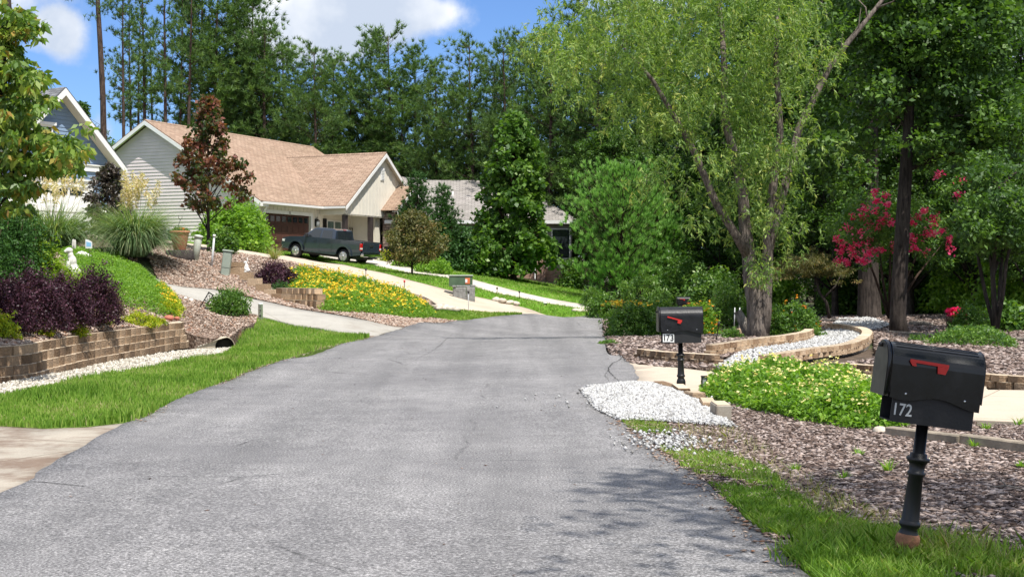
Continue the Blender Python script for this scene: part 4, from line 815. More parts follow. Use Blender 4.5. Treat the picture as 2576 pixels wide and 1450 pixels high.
# ================================================================ pickup
T_ = empty('pickup_truck', (0, 0, 0), 0, 'dark blue-grey four-door pickup parked on the sloping drive before the brown garage', 'pickup truck')
TL = 5.3; hw = .92
def arch(cx, r, z0, n=9): return [(cx-r*math.cos(math.pi*k/n), z0+r*math.sin(math.pi*k/n)) for k in range(n+1)]
body = MB()   # x forward, wheel axles at 1.05 and 4.30 from the tail
ax1, ax2, wr = 1.12, 4.32, .375
low = [(0.05, .55)]+arch(ax1, .47, .46)+[(1.7, .42), (3.7, .42)]+arch(ax2, .47, .46)+[(TL-.12, .5), (TL-.02, .62), (TL-.01, .86), (TL-.1, .98), (TL-.5, 1.08), (3.95, 1.16), (1.72, 1.2), (0.03, 1.2)]
body.prism(low, 'y', -hw, hw); bo = part(body, 'body', 'truck_paint', T_, bevel=.035, seg=2)
cabin = MB(); sec = [(1.75, 1.15), (4.05, 1.13), (3.30, 1.70), (3.05, 1.76), (2.1, 1.77), (1.83, 1.70)]
vs = []
for (x, z) in sec: y = hw-.03 if z < 1.3 else hw-.2; vs.append((x, -y, z))
for (x, z) in sec: y = hw-.03 if z < 1.3 else hw-.2; vs.append((x, y, z))
n = len(sec); cabin.add(vs, [tuple(range(n)), tuple(range(2*n-1, n-1, -1))]+[(i, n+i, n+(i+1) % n, (i+1) % n) for i in range(n)]); part(cabin, 'cab', 'truck_paint', T_, bevel=.04, seg=2)
def sidepane(x0, x1, xt0, xt1, s, nm='side_window', zb2=1.2, zt2=1.64):
    g = MB()
    def yy(z): return s*(hw-.03-.17*(z-1.15)/.57*1.0+.006)
    pts = [(x0, yy(zb2), zb2), (x1, yy(zb2), zb2), (xt1, yy(zt2), zt2), (xt0, yy(zt2), zt2)]; g.add([Vector(p) for p in pts]+[Vector(p)-Vector((0, s*.02, 0)) for p in pts], [(0, 1, 2, 3), (7, 6, 5, 4), (0, 4, 5, 1), (1, 5, 6, 2), (2, 6, 7, 3), (3, 7, 4, 0)]); return part(g, nm, 'glass_dark', T_)
for s in (-1, 1):
    sidepane(1.98, 2.68, 2.06, 2.66, s); sidepane(2.8, 3.72, 2.8, 3.22, s)
    for (cx) in (ax1, ax2):
        fb = MB(); o_ = [(cx-.56*math.cos(math.pi*k/10), .44+.56*math.sin(math.pi*k/10)) for k in range(11)]; i_ = [(cx-.45*math.cos(math.pi*k/10), .44+.45*math.sin(math.pi*k/10)) for k in range(11)]
        for k in range(10): fb.prism([o_[k], o_[k+1], i_[k+1], i_[k]], 'y', s*(hw-.02), s*(hw+.07))
        part(fb, 'fender_flare', 'truck_paint', T_)
        wh = MB(); M2 = Matrix.Translation((cx, s*(hw-.13), wr))@Matrix.Rotation(math.pi/2, 4, 'X'); wh.lathe([(.24, -.12), (.35, -.12), (wr, -.08), (wr, .08), (.35, .12), (.24, .12)], 24, M2); wo = part(wh, 'wheel', 'tyre', T_)
        ri = MB(); zz = -s*.128; ri.lathe([(.23, zz-.01), (.25, zz), (.23, zz+.01)], 20, M2); 
        for k in range(6):
            a = k*math.pi/3
            for da in (-.13, .13): ri.box(.03, .24, -.018, .018, zz-.02, zz+.02, M2@Matrix.Rotation(a+da, 4, 'Z'))
        ri.lathe([(.06, zz-.03), (.06, zz+.03)], 12, M2); part(ri, 'rim', 'rim', wo); hb_ = MB(); hb_.lathe([(.24, -.05), (.24, .04)], 20, M2); part(hb_, 'hub_recess', 'black_matte', wo)
    mi = MB(); mi.box(3.5, 3.62, s*(hw+.02), s*(hw+.22), 1.2, 1.38); mi.box(3.53, 3.58, s*(hw-.06), s*(hw+.03), 1.22, 1.26); part(mi, 'mirror', 'truck_paint' if 0 else 'plastic_black', T_, bevel=.02)
    for x in (2.05, 2.95):
        hd = MB(); hd.box(x, x+.16, s*(hw+.004), s*(hw+.035), 1.03, 1.07); part(hd, 'door_handle', 'truck_paint', T_)
    for x in (1.93, 2.74, 3.72):
        dl = MB(); dl.box(x-.006, x+.006, s*(hw+.001), s*(hw+.004), .5, 1.15); part(dl, 'door_seam', 'black_matte', T_)
    tl = MB(); tl.box(-.01, .1, s*(hw-.14), s*(hw+.012), .78, 1.14); part(tl, 'tail_light', 'tail_red', T_, bevel=.015); 
    tl = MB(); tl.box(-.018, .05, s*(hw-.13), s*(hw+.016), .84, .92); part(tl, 'reverse_light', 'lamp_clear', T_)
    hl = MB(); hl.box(TL-.2, TL-.005, s*(hw-.3), s*(hw+.006), .8, .95); part(hl, 'headlight', 'lamp_clear', T_, bevel=.02)
rw = MB(); rw.add([(1.742, -.66, 1.22), (1.742, .66, 1.22), (1.80, .6, 1.64), (1.80, -.6, 1.64), (1.76, -.66, 1.22), (1.76, .66, 1.22), (1.82, .6, 1.64), (1.82, -.6, 1.64)], [(0, 1, 2, 3), (7, 6, 5, 4), (0, 4, 5, 1), (1, 5, 6, 2), (2, 6, 7, 3), (3, 7, 4, 0)]); part(rw, 'rear_window', 'glass_dark', T_)
ws = MB(); ws.add([(4.0, -.75, 1.19), (4.0, .75, 1.19), (3.36, .64, 1.68), (3.36, -.64, 1.68), (3.97, -.75, 1.17), (3.97, .75, 1.17), (3.33, .64, 1.66), (3.33, -.64, 1.66)], [(3, 2, 1, 0), (4, 5, 6, 7), (0, 1, 5, 4), (1, 2, 6, 5), (2, 3, 7, 6), (3, 0, 4, 7)]); part(ws, 'windscreen', 'glass_dark', T_)
bed = MB(); bed.box(.09, 1.68, -hw+.1, hw-.1, 1.201, 1.206); part(bed, 'bed_opening', 'black_matte', T_)
rl_ = MB()
for s in (-1, 1): rl_.box(.03, 1.72, s*(hw-.1), s*(hw-.01), 1.203, 1.235)
rl_.box(.0, .09, -hw+.02, hw-.02, 1.203, 1.23); part(rl_, 'bed_rail', 'plastic_black', T_)
tg = MB(); tg.box(-.02, .03, -hw+.16, hw-.16, .68, 1.19); tgo = part(tg, 'tailgate', 'truck_paint', T_, bevel=.012); th_ = MB(); th_.box(-.045, -.021, -.16, .16, .99, 1.1); part(th_, 'tailgate_handle', 'plastic_black', tgo, bevel=.01)
bp = MB(); bp.box(-.17, .04, -hw+.03, hw-.03, .44, .62); part(bp, 'rear_bumper', 'chrome', T_, bevel=.03, seg=2); bp = MB(); bp.box(-.3, -.17, -.25, .25, .36, .46); bp.box(-.42, -.3, -.03, .03, .4, .46); part(bp, 'tow_hitch', 'plastic_black', T_)
bl = MB(); bl.box(1.79, 1.82, -.13, .13, 1.715, 1.75); part(bl, 'brake_light', 'tail_red', T_); un = MB(); un.box(.3, TL-.3, -.7, .7, .26, .44); part(un, 'underbody', 'black_matte', T_)
fbm = MB(); fbm.box(TL-.06, TL+.06, -hw+.06, hw-.06, .42, .7); part(fbm, 'front_bumper', 'truck_paint', T_, bevel=.03); ant = MB(); ant.tube([(4.1, .6, 1.1), (4.0, .62, 1.75)], .006, 4); part(ant, 'aerial', 'iron', T_)
rearW = AT(861, 76.6); frontd = 78.4
fx = (728-CX)/F*frontd; dirv = Vector((fx-rearW.x, frontd-rearW.y)); 
zr_ = EYE-(661.5-HOR)/F*76.6; zf_ = EYE-(645-HOR)/F*frontd; pitch = math.atan2(zf_-zr_, dirv.length)
yaw = math.atan2(dirv.y, dirv.x)
T_.scale = (1.05, 1.05, 1.05); T_.rotation_euler = (0, -pitch, yaw); Rm = Matrix.Rotation(yaw, 4, 'Z')@Matrix.Rotation(-pitch, 4, 'Y'); o_ = Rm@Vector((ax1, hw, 0))*1.05
T_.location = Vector((rearW.x, rearW.y, zr_))-o_
# ---------------------------------------------------------------- foliage generators
G = {}
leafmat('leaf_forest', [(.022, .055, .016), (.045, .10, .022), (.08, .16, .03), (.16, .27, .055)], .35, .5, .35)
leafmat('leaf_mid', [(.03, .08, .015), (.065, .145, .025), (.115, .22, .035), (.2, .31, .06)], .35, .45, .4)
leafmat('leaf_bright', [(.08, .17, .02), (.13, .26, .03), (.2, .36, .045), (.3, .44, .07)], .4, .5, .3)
leafmat('leaf_willow', [(.06, .12, .03), (.11, .195, .045), (.18, .28, .07), (.28, .38, .11), (.38, .40, .11)], .4, .5, .3)
leafmat('needle', [(.035, .08, .025), (.07, .14, .038), (.12, .21, .05), (.19, .29, .075)], .25, .5, .3)
leafmat('needle_young', [(.10, .24, .05), (.17, .36, .07), (.25, .46, .11), (.36, .56, .17)], .25, .5, .3)
leafmat('leaf_purple', [(.014, .006, .010), (.032, .012, .022), (.07, .026, .045), (.14, .06, .09)], .2, .45, .25)
leafmat('leaf_maple', [(.03, .06, .018), (.06, .09, .022), (.11, .07, .03), (.22, .07, .055), (.26, .11, .06)], .35, .45, .4)
leafmat('leaf_bronze', [(.02, .018, .014), (.05, .04, .03), (.10, .08, .065), (.05, .08, .03)], .15, .3, .6)
leafmat('leaf_gold', [(.10, .17, .015), (.24, .34, .02), (.42, .46, .03), (.55, .42, .05)], .35)
leafmat('leaf_dogwood', [(.04, .09, .015), (.09, .17, .03), (.16, .26, .045), (.27, .33, .06), (.36, .22, .05)], .35, .45, .4)
leafmat('leaf_cypress', [(.02, .06, .012), (.04, .11, .02), (.07, .16, .025)], .2); leafmat('leaf_chartreuse', [(.10, .18, .012), (.2, .32, .02), (.34, .46, .035)], .35)
leafmat('leaf_blue', [(.025, .07, .02), (.045, .11, .028), (.08, .17, .045)], .2); leafmat('blade_pampas', [(.08, .14, .06), (.14, .24, .10), (.24, .34, .17), (.38, .40, .22)], .3)
leafmat('plume', [(.50, .38, .22), (.62, .53, .36), (.72, .66, .52)], .4, .8); leafmat('leaf_olive', [(.05, .06, .025), (.10, .11, .04), (.16, .15, .055), (.26, .17, .07)], .3)
leafmat('flower_yellow', [(.75, .42, .02), (.85, .60, .03), (.88, .72, .06), (.85, .30, .03)], .3, tt=(1.15, 1.1, 1.1, 1)); leafmat('flower_orange', [(.85, .25, .02), (.88, .42, .03), (.8, .15, .03)], .3, tt=(1.15, 1.1, 1.1, 1))
leafmat('flower_pale', [(.80, .70, .20), (.85, .80, .40), (.80, .62, .08)], .3, tt=(1.15, 1.1, 1.1, 1)); leafmat('flower_red', [(.75, .02, .12), (.9, .05, .2), (.95, .14, .3), (.9, .35, .38)], .5, tt=(1.15, 1.1, 1.1, 1))
def nrm(a): return a/(np.linalg.norm(a, axis=1, keepdims=True)+1e-9)
def leaf_arr(C, L, Wd, up=.6, droop=.15, dirs=None):
    n = len(C); Nn = nrm(RNG.normal(size=(n, 3))+np.array([0, 0, up*1.6])); d = RNG.normal(size=(n, 3)) if dirs is None else dirs+RNG.normal(size=(n, 3))*.45
    d = nrm(d-Nn*(d*Nn).sum(1, keepdims=True)); d = nrm(d+np.array([0, 0, -droop])); s = nrm(np.cross(Nn, d)); sz = (.6+.8*RNG.random((n, 1)))
    V = np.empty((n, 4, 3)); V[:, 0] = C; V[:, 1] = C+d*L*.45*sz+s*Wd*.5*sz; V[:, 2] = C+d*L*sz-np.array([0, 0, .12*L]); V[:, 3] = C+d*L*.45*sz-s*Wd*.5*sz
    return V.reshape(-1, 3), np.arange(n*4).reshape(n, 4)
def leaves(name, C, L, Wd, m, parent=None, up=.6, droop=.15, rnd=None, dirs=None):
    V, Fc = leaf_arr(C, L, Wd, up, droop, dirs); return mesh_np(name, V, Fc, m, RNG.random(len(C)) if rnd is None else np.clip(rnd, 0, 1), parent)
def clumped(cent, per, r, flat=.6):
    """leaf positions gathered round clump centres; also a tone per clump"""
    n = len(cent); r = np.broadcast_to(np.asarray(r, float), (n,)); k = np.repeat(np.arange(n), per); g = RNG.normal(size=(len(k), 3)); g = nrm(g)*(RNG.random((len(k), 1))**.45); g[:, 2] *= flat
    tone = RNG.normal(.5, .16, n)[k]+RNG.normal(0, .17, len(k)); return cent[k]+g*r[k][:, None], tone
def ellip(n, c, r, shell=.5):
    g = nrm(RNG.normal(size=(n, 3)))*(shell+(1-shell)*RNG.random((n, 1))); return np.array(c)+g*np.array(r)
def limbs(mb, top_fn, cents, n, r0, H):
    idx = RNG.choice(len(cents), min(n, len(cents)), replace=False)
    for i in idx:
        c = cents[i]; zb = max(H*.12, c[2]-RNG.uniform(.12, .3)*H-.3*math.hypot(c[0], c[1])); b, rb = top_fn(zb); mid = (np.array(b)+c)/2+np.array([RNG.normal(0, .03)*H, RNG.normal(0, .03)*H, .02*H])
        mb.tube([b, tuple(mid), tuple(c)], [min(rb*.5, r0), min(rb*.5, r0)*.6, r0*.12], 5)
def broad(name, H, prof, ncl, per, cr, L, Wd, m, bark, tr, t0=.25, wob=.03, nb=30, up=.7, flat=.7, droop=.2, root=None):
    """broad-leaved tree: prof(t) gives crown radius at relative height t"""
    root = root or empty(name); ph = RNG.uniform(0, 6, 4)
    def tp(z): t = z/H; return ((math.sin(t*4+ph[0])*wob*H*t, math.sin(t*5+ph[1])*wob*H*t, z), tr*(1-t)**.8+.01)
    mb = MB(); zs = [0, .15]+[H*.93*k/10 for k in range(1, 11)]; mb.tube([tp(z)[0] for z in zs], [tr*1.5, tr*1.12]+[tp(z)[1] for z in zs[2:]], 9)
    t = t0+(1-t0)*RNG.random(ncl)**.9; a = RNG.uniform(0, 2*np.pi, ncl); lump = 1+.22*np.sin(3*a+t*9+ph[2])+.14*np.sin(5*a-t*14+ph[3]); rr = np.array([prof(k) for k in t])*lump*(.35+.65*RNG.random(ncl)**.45)
    cents = np.c_[np.cos(a)*rr, np.sin(a)*rr, t*H]+np.array([tp(z)[0] for z in t*H])*np.array([1, 1, 0]); limbs(mb, tp, cents, nb, tr*.45, H)
    mb.build('trunk', bark, root); C, tone = clumped(cents, per, cr*(.7+.6*RNG.random(ncl)), flat); leaves('crown', C, L, Wd, m, root, up, droop, tone); return root
def tufts(C, D, k, L, w, sp=.75):
    """k needles fanning out from every tuft centre about direction D"""
    n = len(C); Cc = np.repeat(C, k, 0); d = nrm(np.repeat(D, k, 0)+RNG.normal(size=(n*k, 3))*sp); s = nrm(np.cross(d, RNG.normal(size=(n*k, 3)))); l = L*(.6+.6*RNG.random((n*k, 1)))
    V = np.empty((n*k, 3, 3)); V[:, 0] = Cc-s*w/2; V[:, 1] = Cc+s*w/2; V[:, 2] = Cc+d*l; return V.reshape(-1, 3), np.arange(n*k*3).reshape(-1, 3), np.repeat(RNG.normal(.5, .2, n), k)+RNG.normal(0, .12, n*k)
def pine(name, H, z0, rmax, tr, whorl, nbr, ntuft, k, L, w, m='needle', bark='bark_pine', root=None, shape=None, gap=0.0, lift=.25, sp=.75, upd=.7):
    root = root or empty(name); ph = RNG.uniform(0, 6, 2); mb = MB()
    def tp(z): t = z/H; return np.array((math.sin(t*3+ph[0])*.012*H*t, math.sin(t*4+ph[1])*.012*H*t, z))
    zs = np.linspace(0, H*.97, 11); mb.tube([tuple(tp(z)) for z in zs], [tr*(1-.9*(z/H)**1.2)+(.25*tr if z == 0 else 0) for z in zs], 8); C = []; D = []
    z = z0
    shape = shape or (lambda s: (1-s)**.6*(.55+.45*math.sin(min(1, s*3)*1.57)))
    while z < H*.985:
        s = (z-z0)/(H-z0)
        for b in range(max(2, int(nbr*(1-.3*s)))):
            if RNG.random() < gap: continue
            a = RNG.uniform(0, 6.283); Lb = rmax*shape(s)*RNG.uniform(.55, 1.15)+.25; d = np.array([math.cos(a), math.sin(a), lift+RNG.normal(0, .14)+.6*s]); p0 = tp(z+RNG.uniform(-.4, .4)*whorl); p1 = p0+d*Lb
            if Lb > .8: mb.tube([tuple(p0), tuple(p0+d*Lb*.5-np.array([0, 0, .05*Lb])), tuple(p1)], [max(.02, tr*.16*(1-s)+.015), .02, .008], 4, cap=False)
            nt_ = max(2, int(ntuft*Lb/rmax+1)); f = .25+.75*RNG.random(nt_)**.7
            for q in f: C.append(p0+d*Lb*q+RNG.normal(0, .09*Lb+.1, 3)*np.array([1, 1, .55])); D.append(d*.5+np.array([0, 0, upd]))
        z += whorl*RNG.uniform(.8, 1.2)
    mb.build('trunk', bark, root); V, Fc, r_ = tufts(np.array(C), np.array(D), k, L, w, sp); mesh_np('crown', V, Fc, m, np.clip(r_, 0, 1), root); return root
def shrub(name, loc, r, h, n, L, Wd, m, label, cat='shrub', group=None, up=.5, per=12, cr=.14, stems=6, droop=.1, flowers=None, bark='bark_brown', base=.08, squash=1.0, shell=.72):
    """rounded bush: many small clumps over a dome, short stems beneath"""
    root = empty(name, loc, 0, label, cat, group); nc = n//per; g = nrm(RNG.normal(size=(nc, 3))); g[:, 2] = np.abs(g[:, 2])*1.15-.18; a = np.arctan2(g[:, 1], g[:, 0]); lump = 1+.13*np.sin(3*a+RNG.uniform(0, 6))+.09*np.sin(7*a+g[:, 2]*5+RNG.uniform(0, 6))+RNG.normal(0, .06, nc)+.22*(RNG.random(nc) < .05)
    rr = (shell+(1-shell)*RNG.random(nc))*lump; C0 = np.c_[g[:, 0]*r*rr, g[:, 1]*r*rr*squash, base*h+np.maximum(0, g[:, 2]*rr+.12)*h*.86]
    C, tone = clumped(C0, per, cr, .9); C[:, 2] = np.maximum(C[:, 2], .02); leaves('foliage', C, L, Wd, m, root, up, droop, tone)
    if stems:
        mb = MB()
        for i in range(stems): a = 6.283*i/stems; mb.tube([(.04*math.cos(a), .04*math.sin(a), -.1), (r*.35*math.cos(a), r*.35*math.sin(a), h*.45), (r*.6*math.cos(a), r*.6*math.sin(a), h*.75)], [.02+.01*h, .015, .006], 5)
        mb.build('stems', bark, root)
    if flowers:
        fm, fn, fs = flowers; gi = RNG.choice(nc, fn); outw = C0[gi]*np.array([1.06, 1.06, 1.05])+np.array([0, 0, cr*.55])+RNG.normal(0, cr*.4, (fn, 3)); Cf, tf = clumped(outw, 4, fs*.45, .6); tag(leaves('flowers', Cf, fs*.8, fs*.7, fm, root, 1.6, 0, tf), kind='stuff')
    return root
def grass_clump(name, loc, n, L, w, m, label, cat, spread=.25, arch=1.0, plumes=0, plume_h=1.5, group=None, plm=.45):
    root = empty(name, loc, 0, label, cat, group); K = 7; a = RNG.uniform(0, 6.283, n); b = spread*np.sqrt(RNG.random(n)); Ls = L*(.55+.55*RNG.random(n)); el0 = RNG.uniform(.75, 1.5, n); curl = RNG.uniform(1.1, 2.6, n)*arch
    P0 = np.c_[np.cos(a)*b, np.sin(a)*b, np.zeros(n)]; a2 = a+RNG.normal(0, .4, n); V = np.empty((n, K, 2, 3)); p = P0.copy(); sd = np.c_[-np.sin(a2), np.cos(a2), np.zeros(n)]
    for k in range(K):
        t = k/(K-1); ww = w*(1-.85*t**2); V[:, k, 0] = p-sd*ww/2; V[:, k, 1] = p+sd*ww/2; el = el0-curl*t**1.3; p = p+np.c_[np.cos(a2)*np.cos(el), np.sin(a2)*np.cos(el), np.sin(el)]*(Ls/(K-1))[:, None]; p[:, 2] = np.maximum(p[:, 2], .03)
    base = (np.arange(n)*K*2)[:, None]; q = np.array([(2*k, 2*k+1, 2*k+3, 2*k+2) for k in range(K-1)]); Fc = (base[:, :, None]+q[None]).reshape(-1, 4)
    mesh_np('blades', V.reshape(-1, 3), Fc, m, np.repeat(RNG.random(n), K-1), root)
    if plumes:
        mb = MB(); C = []
        for i in range(plumes):
            aa = RNG.uniform(0, 6.283); rr = RNG.uniform(.1, 1)*spread*1.9; top = Vector((math.cos(aa)*rr*1.2, math.sin(aa)*rr*1.2, plume_h*RNG.uniform(.72, 1.08))); mb.tube([(math.cos(aa)*rr*.4, math.sin(aa)*rr*.4, .2), top], [.009, .006], 4, cap=False)
            for j in range(70): t = RNG.random(); s_ = .055*math.sin(math.pi*min(1, t*.9+.1)); C.append(top+Vector((RNG.normal(0, s_), RNG.normal(0, s_), t*plm)))
        mb.build('stalks', 'timber', root); leaves('plumes', np.array([tuple(c) for c in C]), .15, .04, 'plume', root, 0, .5)
    return root
def mass(name, poly, h, n, L, Wd, m, label, cat, edge=.5, parts=None, flowers=None, kind=None, lumps=.25, off=0.0, surf=None, up=.7, per=8, cr=.1, wl=1.0):
    """low planting that fills a bed: height follows a soft dome with lumps"""
    B = np.array(poly_pts(poly, surf or HI)); q = scatter([tuple(p) for p in B], 1); xs, ys = B[:, 0], B[:, 1]; Q = np.c_[RNG.uniform(xs.min(), xs.max(), n*6), RNG.uniform(ys.min(), ys.max(), n*6)]; Q = Q[inpoly(Q, [tuple(p) for p in B])][:max(10, n//per)]
    d = np.full(len(Q), 1e9)
    for i in range(len(B)):
        a, b = B[i], B[(i+1) % len(B)]; ab = b-a; t = np.clip(((Q-a)@ab)/(ab@ab+1e-9), 0, 1); d = np.minimum(d, np.linalg.norm(Q-(a+t[:, None]*ab), axis=1))
    dome = np.sqrt(np.clip(d/edge, 0, 1)); lump = 1+lumps*np.sin(Q[:, 0]*2.7*wl+1)*np.sin(Q[:, 1]*1.9*wl+2)+RNG.normal(0, .06, len(Q)); Z = h*dome*lump; u = 1-RNG.random(len(Q))**2*.75
    zs = (surf or HI)(Q); c = np.array([Q[:, 0].mean(), Q[:, 1].mean(), zs.mean()]); C0 = np.c_[Q, zs+off+Z*u+.03]-c; root = empty(name, tuple(c), 0, label, cat)
    if kind: root['kind'] = kind
    C, tone = clumped(C0, per, cr, .8); leaves('foliage', C, L, Wd, m, root, up, .1, tone)
    if flowers:
        fm, fn, fs = flowers; gi = RNG.choice(len(Q), fn, p=dome/dome.sum()); T = np.c_[Q[gi], zs[gi]+off+Z[gi]*1.0+cr*.8+.03]-c+RNG.normal(0, cr*.5, (fn, 3)); Cf, tf = clumped(T, 4, fs*.45, .5); tag(leaves('flowers', Cf, fs*.8, fs*.7, fm, root, 1.6, 0, tf), kind='stuff')
    return root
# ================================================================ background forest
def gz(x, y): 
    c = np.array([[min(60, max(-60, x)), min(150, max(-8, y))]]); return float(np.clip(HI(c), -.4, 6)[0])-.1+min(1, max(0, (y-150)/300))*8
def proto(fn): o = fn(); KIDS[o.name] = children(o); return o
KIDS = {}; USED = set()
def stand(p, px, top, d, label, cat, group, wsc=1.0, H=None, rz=None, base=None):
    """a copy of proto p with its top at picture height `top`"""
    x = (px-CX)/F*d; zb = gz(x, d) if base is None else base; h = EYE+(HOR-top)/F*d-zb; s = h/PH[p.name.split('.')[0] if 0 else p.name]
    if p.name in USED: c = copy_tree(p, None, KIDS[p.name])
    else: USED.add(p.name); c = p
    c.location = (x, d, zb); c.scale = (s*wsc, s*wsc, s); c.rotation_euler = (0, 0, RNG.uniform(0, 6.28) if rz is None else rz); tag(c, label, cat, group); return c
PH = {}
def reg(o, H): PH[o.name] = H; KIDS[o.name] = children(o); return o
tallp = [reg(pine('pine_tree', 32, 15, 3.1, .32, .7, 4.2, 9, 18, .55, .07, gap=.22, shape=lambda s: (1-s)**.45*(.6+.4*math.sin(min(1, s*3)*1.57))), 32) for _ in range(3)]
fullp = [reg(pine('pine_tree', 26, 6.0, 4.6, .30, .62, 6.4, 12, 20, .62, .075, gap=.12, shape=lambda s: (1-s**2.2)**.6*(.55+.45*math.sin(min(1, s*2.5)*1.57))*(1+.25*math.sin(s*17+k_*2))), 26) for k_ in range(4)]
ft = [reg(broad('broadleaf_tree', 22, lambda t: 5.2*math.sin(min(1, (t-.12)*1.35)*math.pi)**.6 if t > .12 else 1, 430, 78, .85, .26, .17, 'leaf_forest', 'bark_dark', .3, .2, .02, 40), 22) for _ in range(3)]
fb = [reg(broad('understory_tree', 7, lambda t: 2.6*math.sin(min(1, t*1.05)*math.pi)**.5, 200, 60, .5, .18, .11, 'leaf_mid', 'bark_brown', .08, .08, .03, 14), 7) for _ in range(2)]
ORD = ['first', 'second', 'third', 'fourth', 'fifth', 'sixth', 'seventh', 'eighth', 'ninth', 'tenth', 'eleventh', 'twelfth', 'thirteenth', 'fourteenth', 'fifteenth', 'sixteenth', 'seventeenth', 'eighteenth', 'nineteenth', 'twentieth', 'twenty-first', 'twenty-second', 'twenty-third', 'twenty-fourth', 'twenty-fifth', 'twenty-sixth', 'twenty-seventh', 'twenty-eighth']
def row(protos, lst, lab, cat, grp, w=1.0):
    for i, (px, top, d) in enumerate(sorted(lst)): stand(protos[i % len(protos)], px, top, d, '%s from left %s' % (ORD[i], lab), cat, grp, w*RNG.uniform(.9, 1.12))
row(tallp, [(313, -70, 96), (331, -30, 104), (352, 20, 112), (362, -110, 100), (417, -190, 97), (384, 60, 116), (452, -60, 104), (474, -120, 100)], 'of the tall slender pines behind the tan-roofed gable', 'tree', 'tall slender pines behind the houses', .8)
row(fullp, [(512, -60, 108), (548, -120, 104), (590, -60, 108), (628, -10, 104), (668, 60, 102), (712, 110, 105), (752, 165, 106), (795, 115, 100), (842, 140, 108), (880, 150, 106), (930, 92, 108), (985, 75, 104), (1042, 118, 104), (1095, 178, 98), (1140, 200, 108), (1188, 98, 96), (1240, 165, 104), (1268, 92, 94), (1325, 100, 100)], 'of the dense skyline pines behind the tan roof', 'tree', 'dense pines behind the houses', 1.0)
row(fullp, [(560, 190, 103), (640, 240, 104), (735, 290, 104), (830, 290, 104), (920, 270, 106), (1010, 240, 102), (1110, 290, 98), (1175, 330, 97), (1225, 300, 104)], 'of the shorter pines right above the roofs', 'tree', 'shorter pines just above the roofs', 1.25)
row(fullp, [(1385, 90, 92), (1445, 20, 98), (1510, 40, 90), (1580, -30, 96), (1650, -60, 88), (1730, -20, 94), (1810, -60, 90), (1400, 280, 98), (1490, 300, 95), (1600, 260, 97), (1700, 250, 95)], 'of the pines behind the willow', 'tree', 'pines behind the willow', 1.05)
row(ft, [(1890, -120, 82), (1970, -160, 74), (2060, -100, 66), (2140, -200, 72), (2230, -180, 62), (2330, -260, 58), (2420, -200, 66), (2500, -240, 56), (2590, -220, 64), (2680, -200, 52)], 'of the tall leafy trees behind the crepe myrtle', 'tree', 'leafy wood on the right', 1.0)
row(ft, [(1540, 250, 84), (1640, 300, 80), (1760, 260, 78), (1850, 320, 72), (1960, 280, 68), (2100, 260, 60), (2290, 250, 54), (2450, 240, 50), (2600, 260, 46)], 'of the mid-height trees in the shaded wood', 'tree', 'mid-height leafy trees in the wood', 1.15)
row(fb, [(1480, 560, 96), (1560, 540, 98), (1660, 560, 92), (1740, 520, 90), (1820, 560, 84), (1880, 600, 80), (1950, 560, 82), (2030, 540, 84), (2120, 600, 76), (2200, 560, 74), (2290, 610, 66), (2370, 590, 62), (2440, 600, 56), (2510, 570, 60), (2580, 590, 54), (2660, 560, 50)], 'of the low saplings at the back of the wood', 'tree', 'low leafy saplings in the wood', 1.25)
row(ft, [(170, 250, 128), (215, 262, 122), (262, 350, 118), (300, 372, 110), (345, 350, 112), (395, 330, 108), (440, 335, 112), (-60, 240, 110)], 'of the rounded treetops between the two house roofs', 'tree', 'treetops between the house roofs', 1.3)
row(ft, [(1440, 330, 125), (1600, 320, 128), (1750, 330, 122), (1900, 320, 118), (2080, 340, 116), (2250, 330, 110), (2430, 330, 108), (2620, 330, 104)], 'of the farthest trees seen through the wood', 'tree', 'farthest trees of the wood', 1.7)
row(fullp, [(560, 330, 112), (700, 340, 114), (860, 350, 118), (1000, 350, 118), (1150, 380, 116), (1300, 330, 112)], 'of the rearmost pines glimpsed above the roofs', 'tree', 'rear rank of pines', 1.6)
# lone pine trunk with a few tufts
r_ = empty('pine_tree'); mb = MB(); d0 = 95; p_ = lambda px, py: Vector(((px-248)*S(d0), 0, (HOR-py)*S(d0)+EYE)); b_ = AT(255, d0)
mb.tube([(.1, 0, 0)]+[tuple(p_(*k)-Vector((0, 0, b_.z))) for k in ((255, 420), (252, 250), (245, 110), (240, 30), (236, -80), (234, -200))], [.26, .23, .2, .18, .16, .14, .07], 9)
C = []
for (px, py, n) in ((232, 40, 10), (262, 20, 30), (275, 5, 26), (225, 5, 16), (205, -20, 20), (250, -60, 60), (235, -120, 60), (290, -40, 30)):
    c = p_(px, py)-Vector((0, 0, b_.z)); mb.tube([tuple(p_(240, py+14)-Vector((0, 0, b_.z))), tuple(c)], [.03, .012], 4); C += [tuple(c+Vector(RNG.normal(0, .3, 3)*np.array([1, 1, .5]))) for _ in range(n)]
for (px, py) in ((168, -4), (150, -10), (130, -8)):
    c = p_(px, py)-Vector((0, 0, b_.z)); C += [tuple(c+Vector(RNG.normal(0, .22, 3)*np.array([1, 1, .4]))) for _ in range(9)]
mb.tube([tuple(p_(238, -40)-Vector((0, 0, b_.z))), tuple(p_(180, -12)-Vector((0, 0, b_.z))), tuple(p_(128, -6)-Vector((0, 0, b_.z)))], [.05, .03, .01], 5)
mb.build('trunk', 'bark_pine', r_); V, Fc, q = tufts(np.array(C), np.tile([0, 0, .6], (len(C), 1)), 16, .34, .03); mesh_np('crown', V, Fc, 'needle', np.clip(q, 0, 1), r_)
r_.location = (b_.x, b_.y, b_.z); tag(r_, 'lone tall bare pine trunk rising against the sky above the blue house', 'tree')
r_ = stand(fullp[0], -70, -150, 60, 'pine reaching in at the top left corner behind the dogwood', 'tree', None, .8)
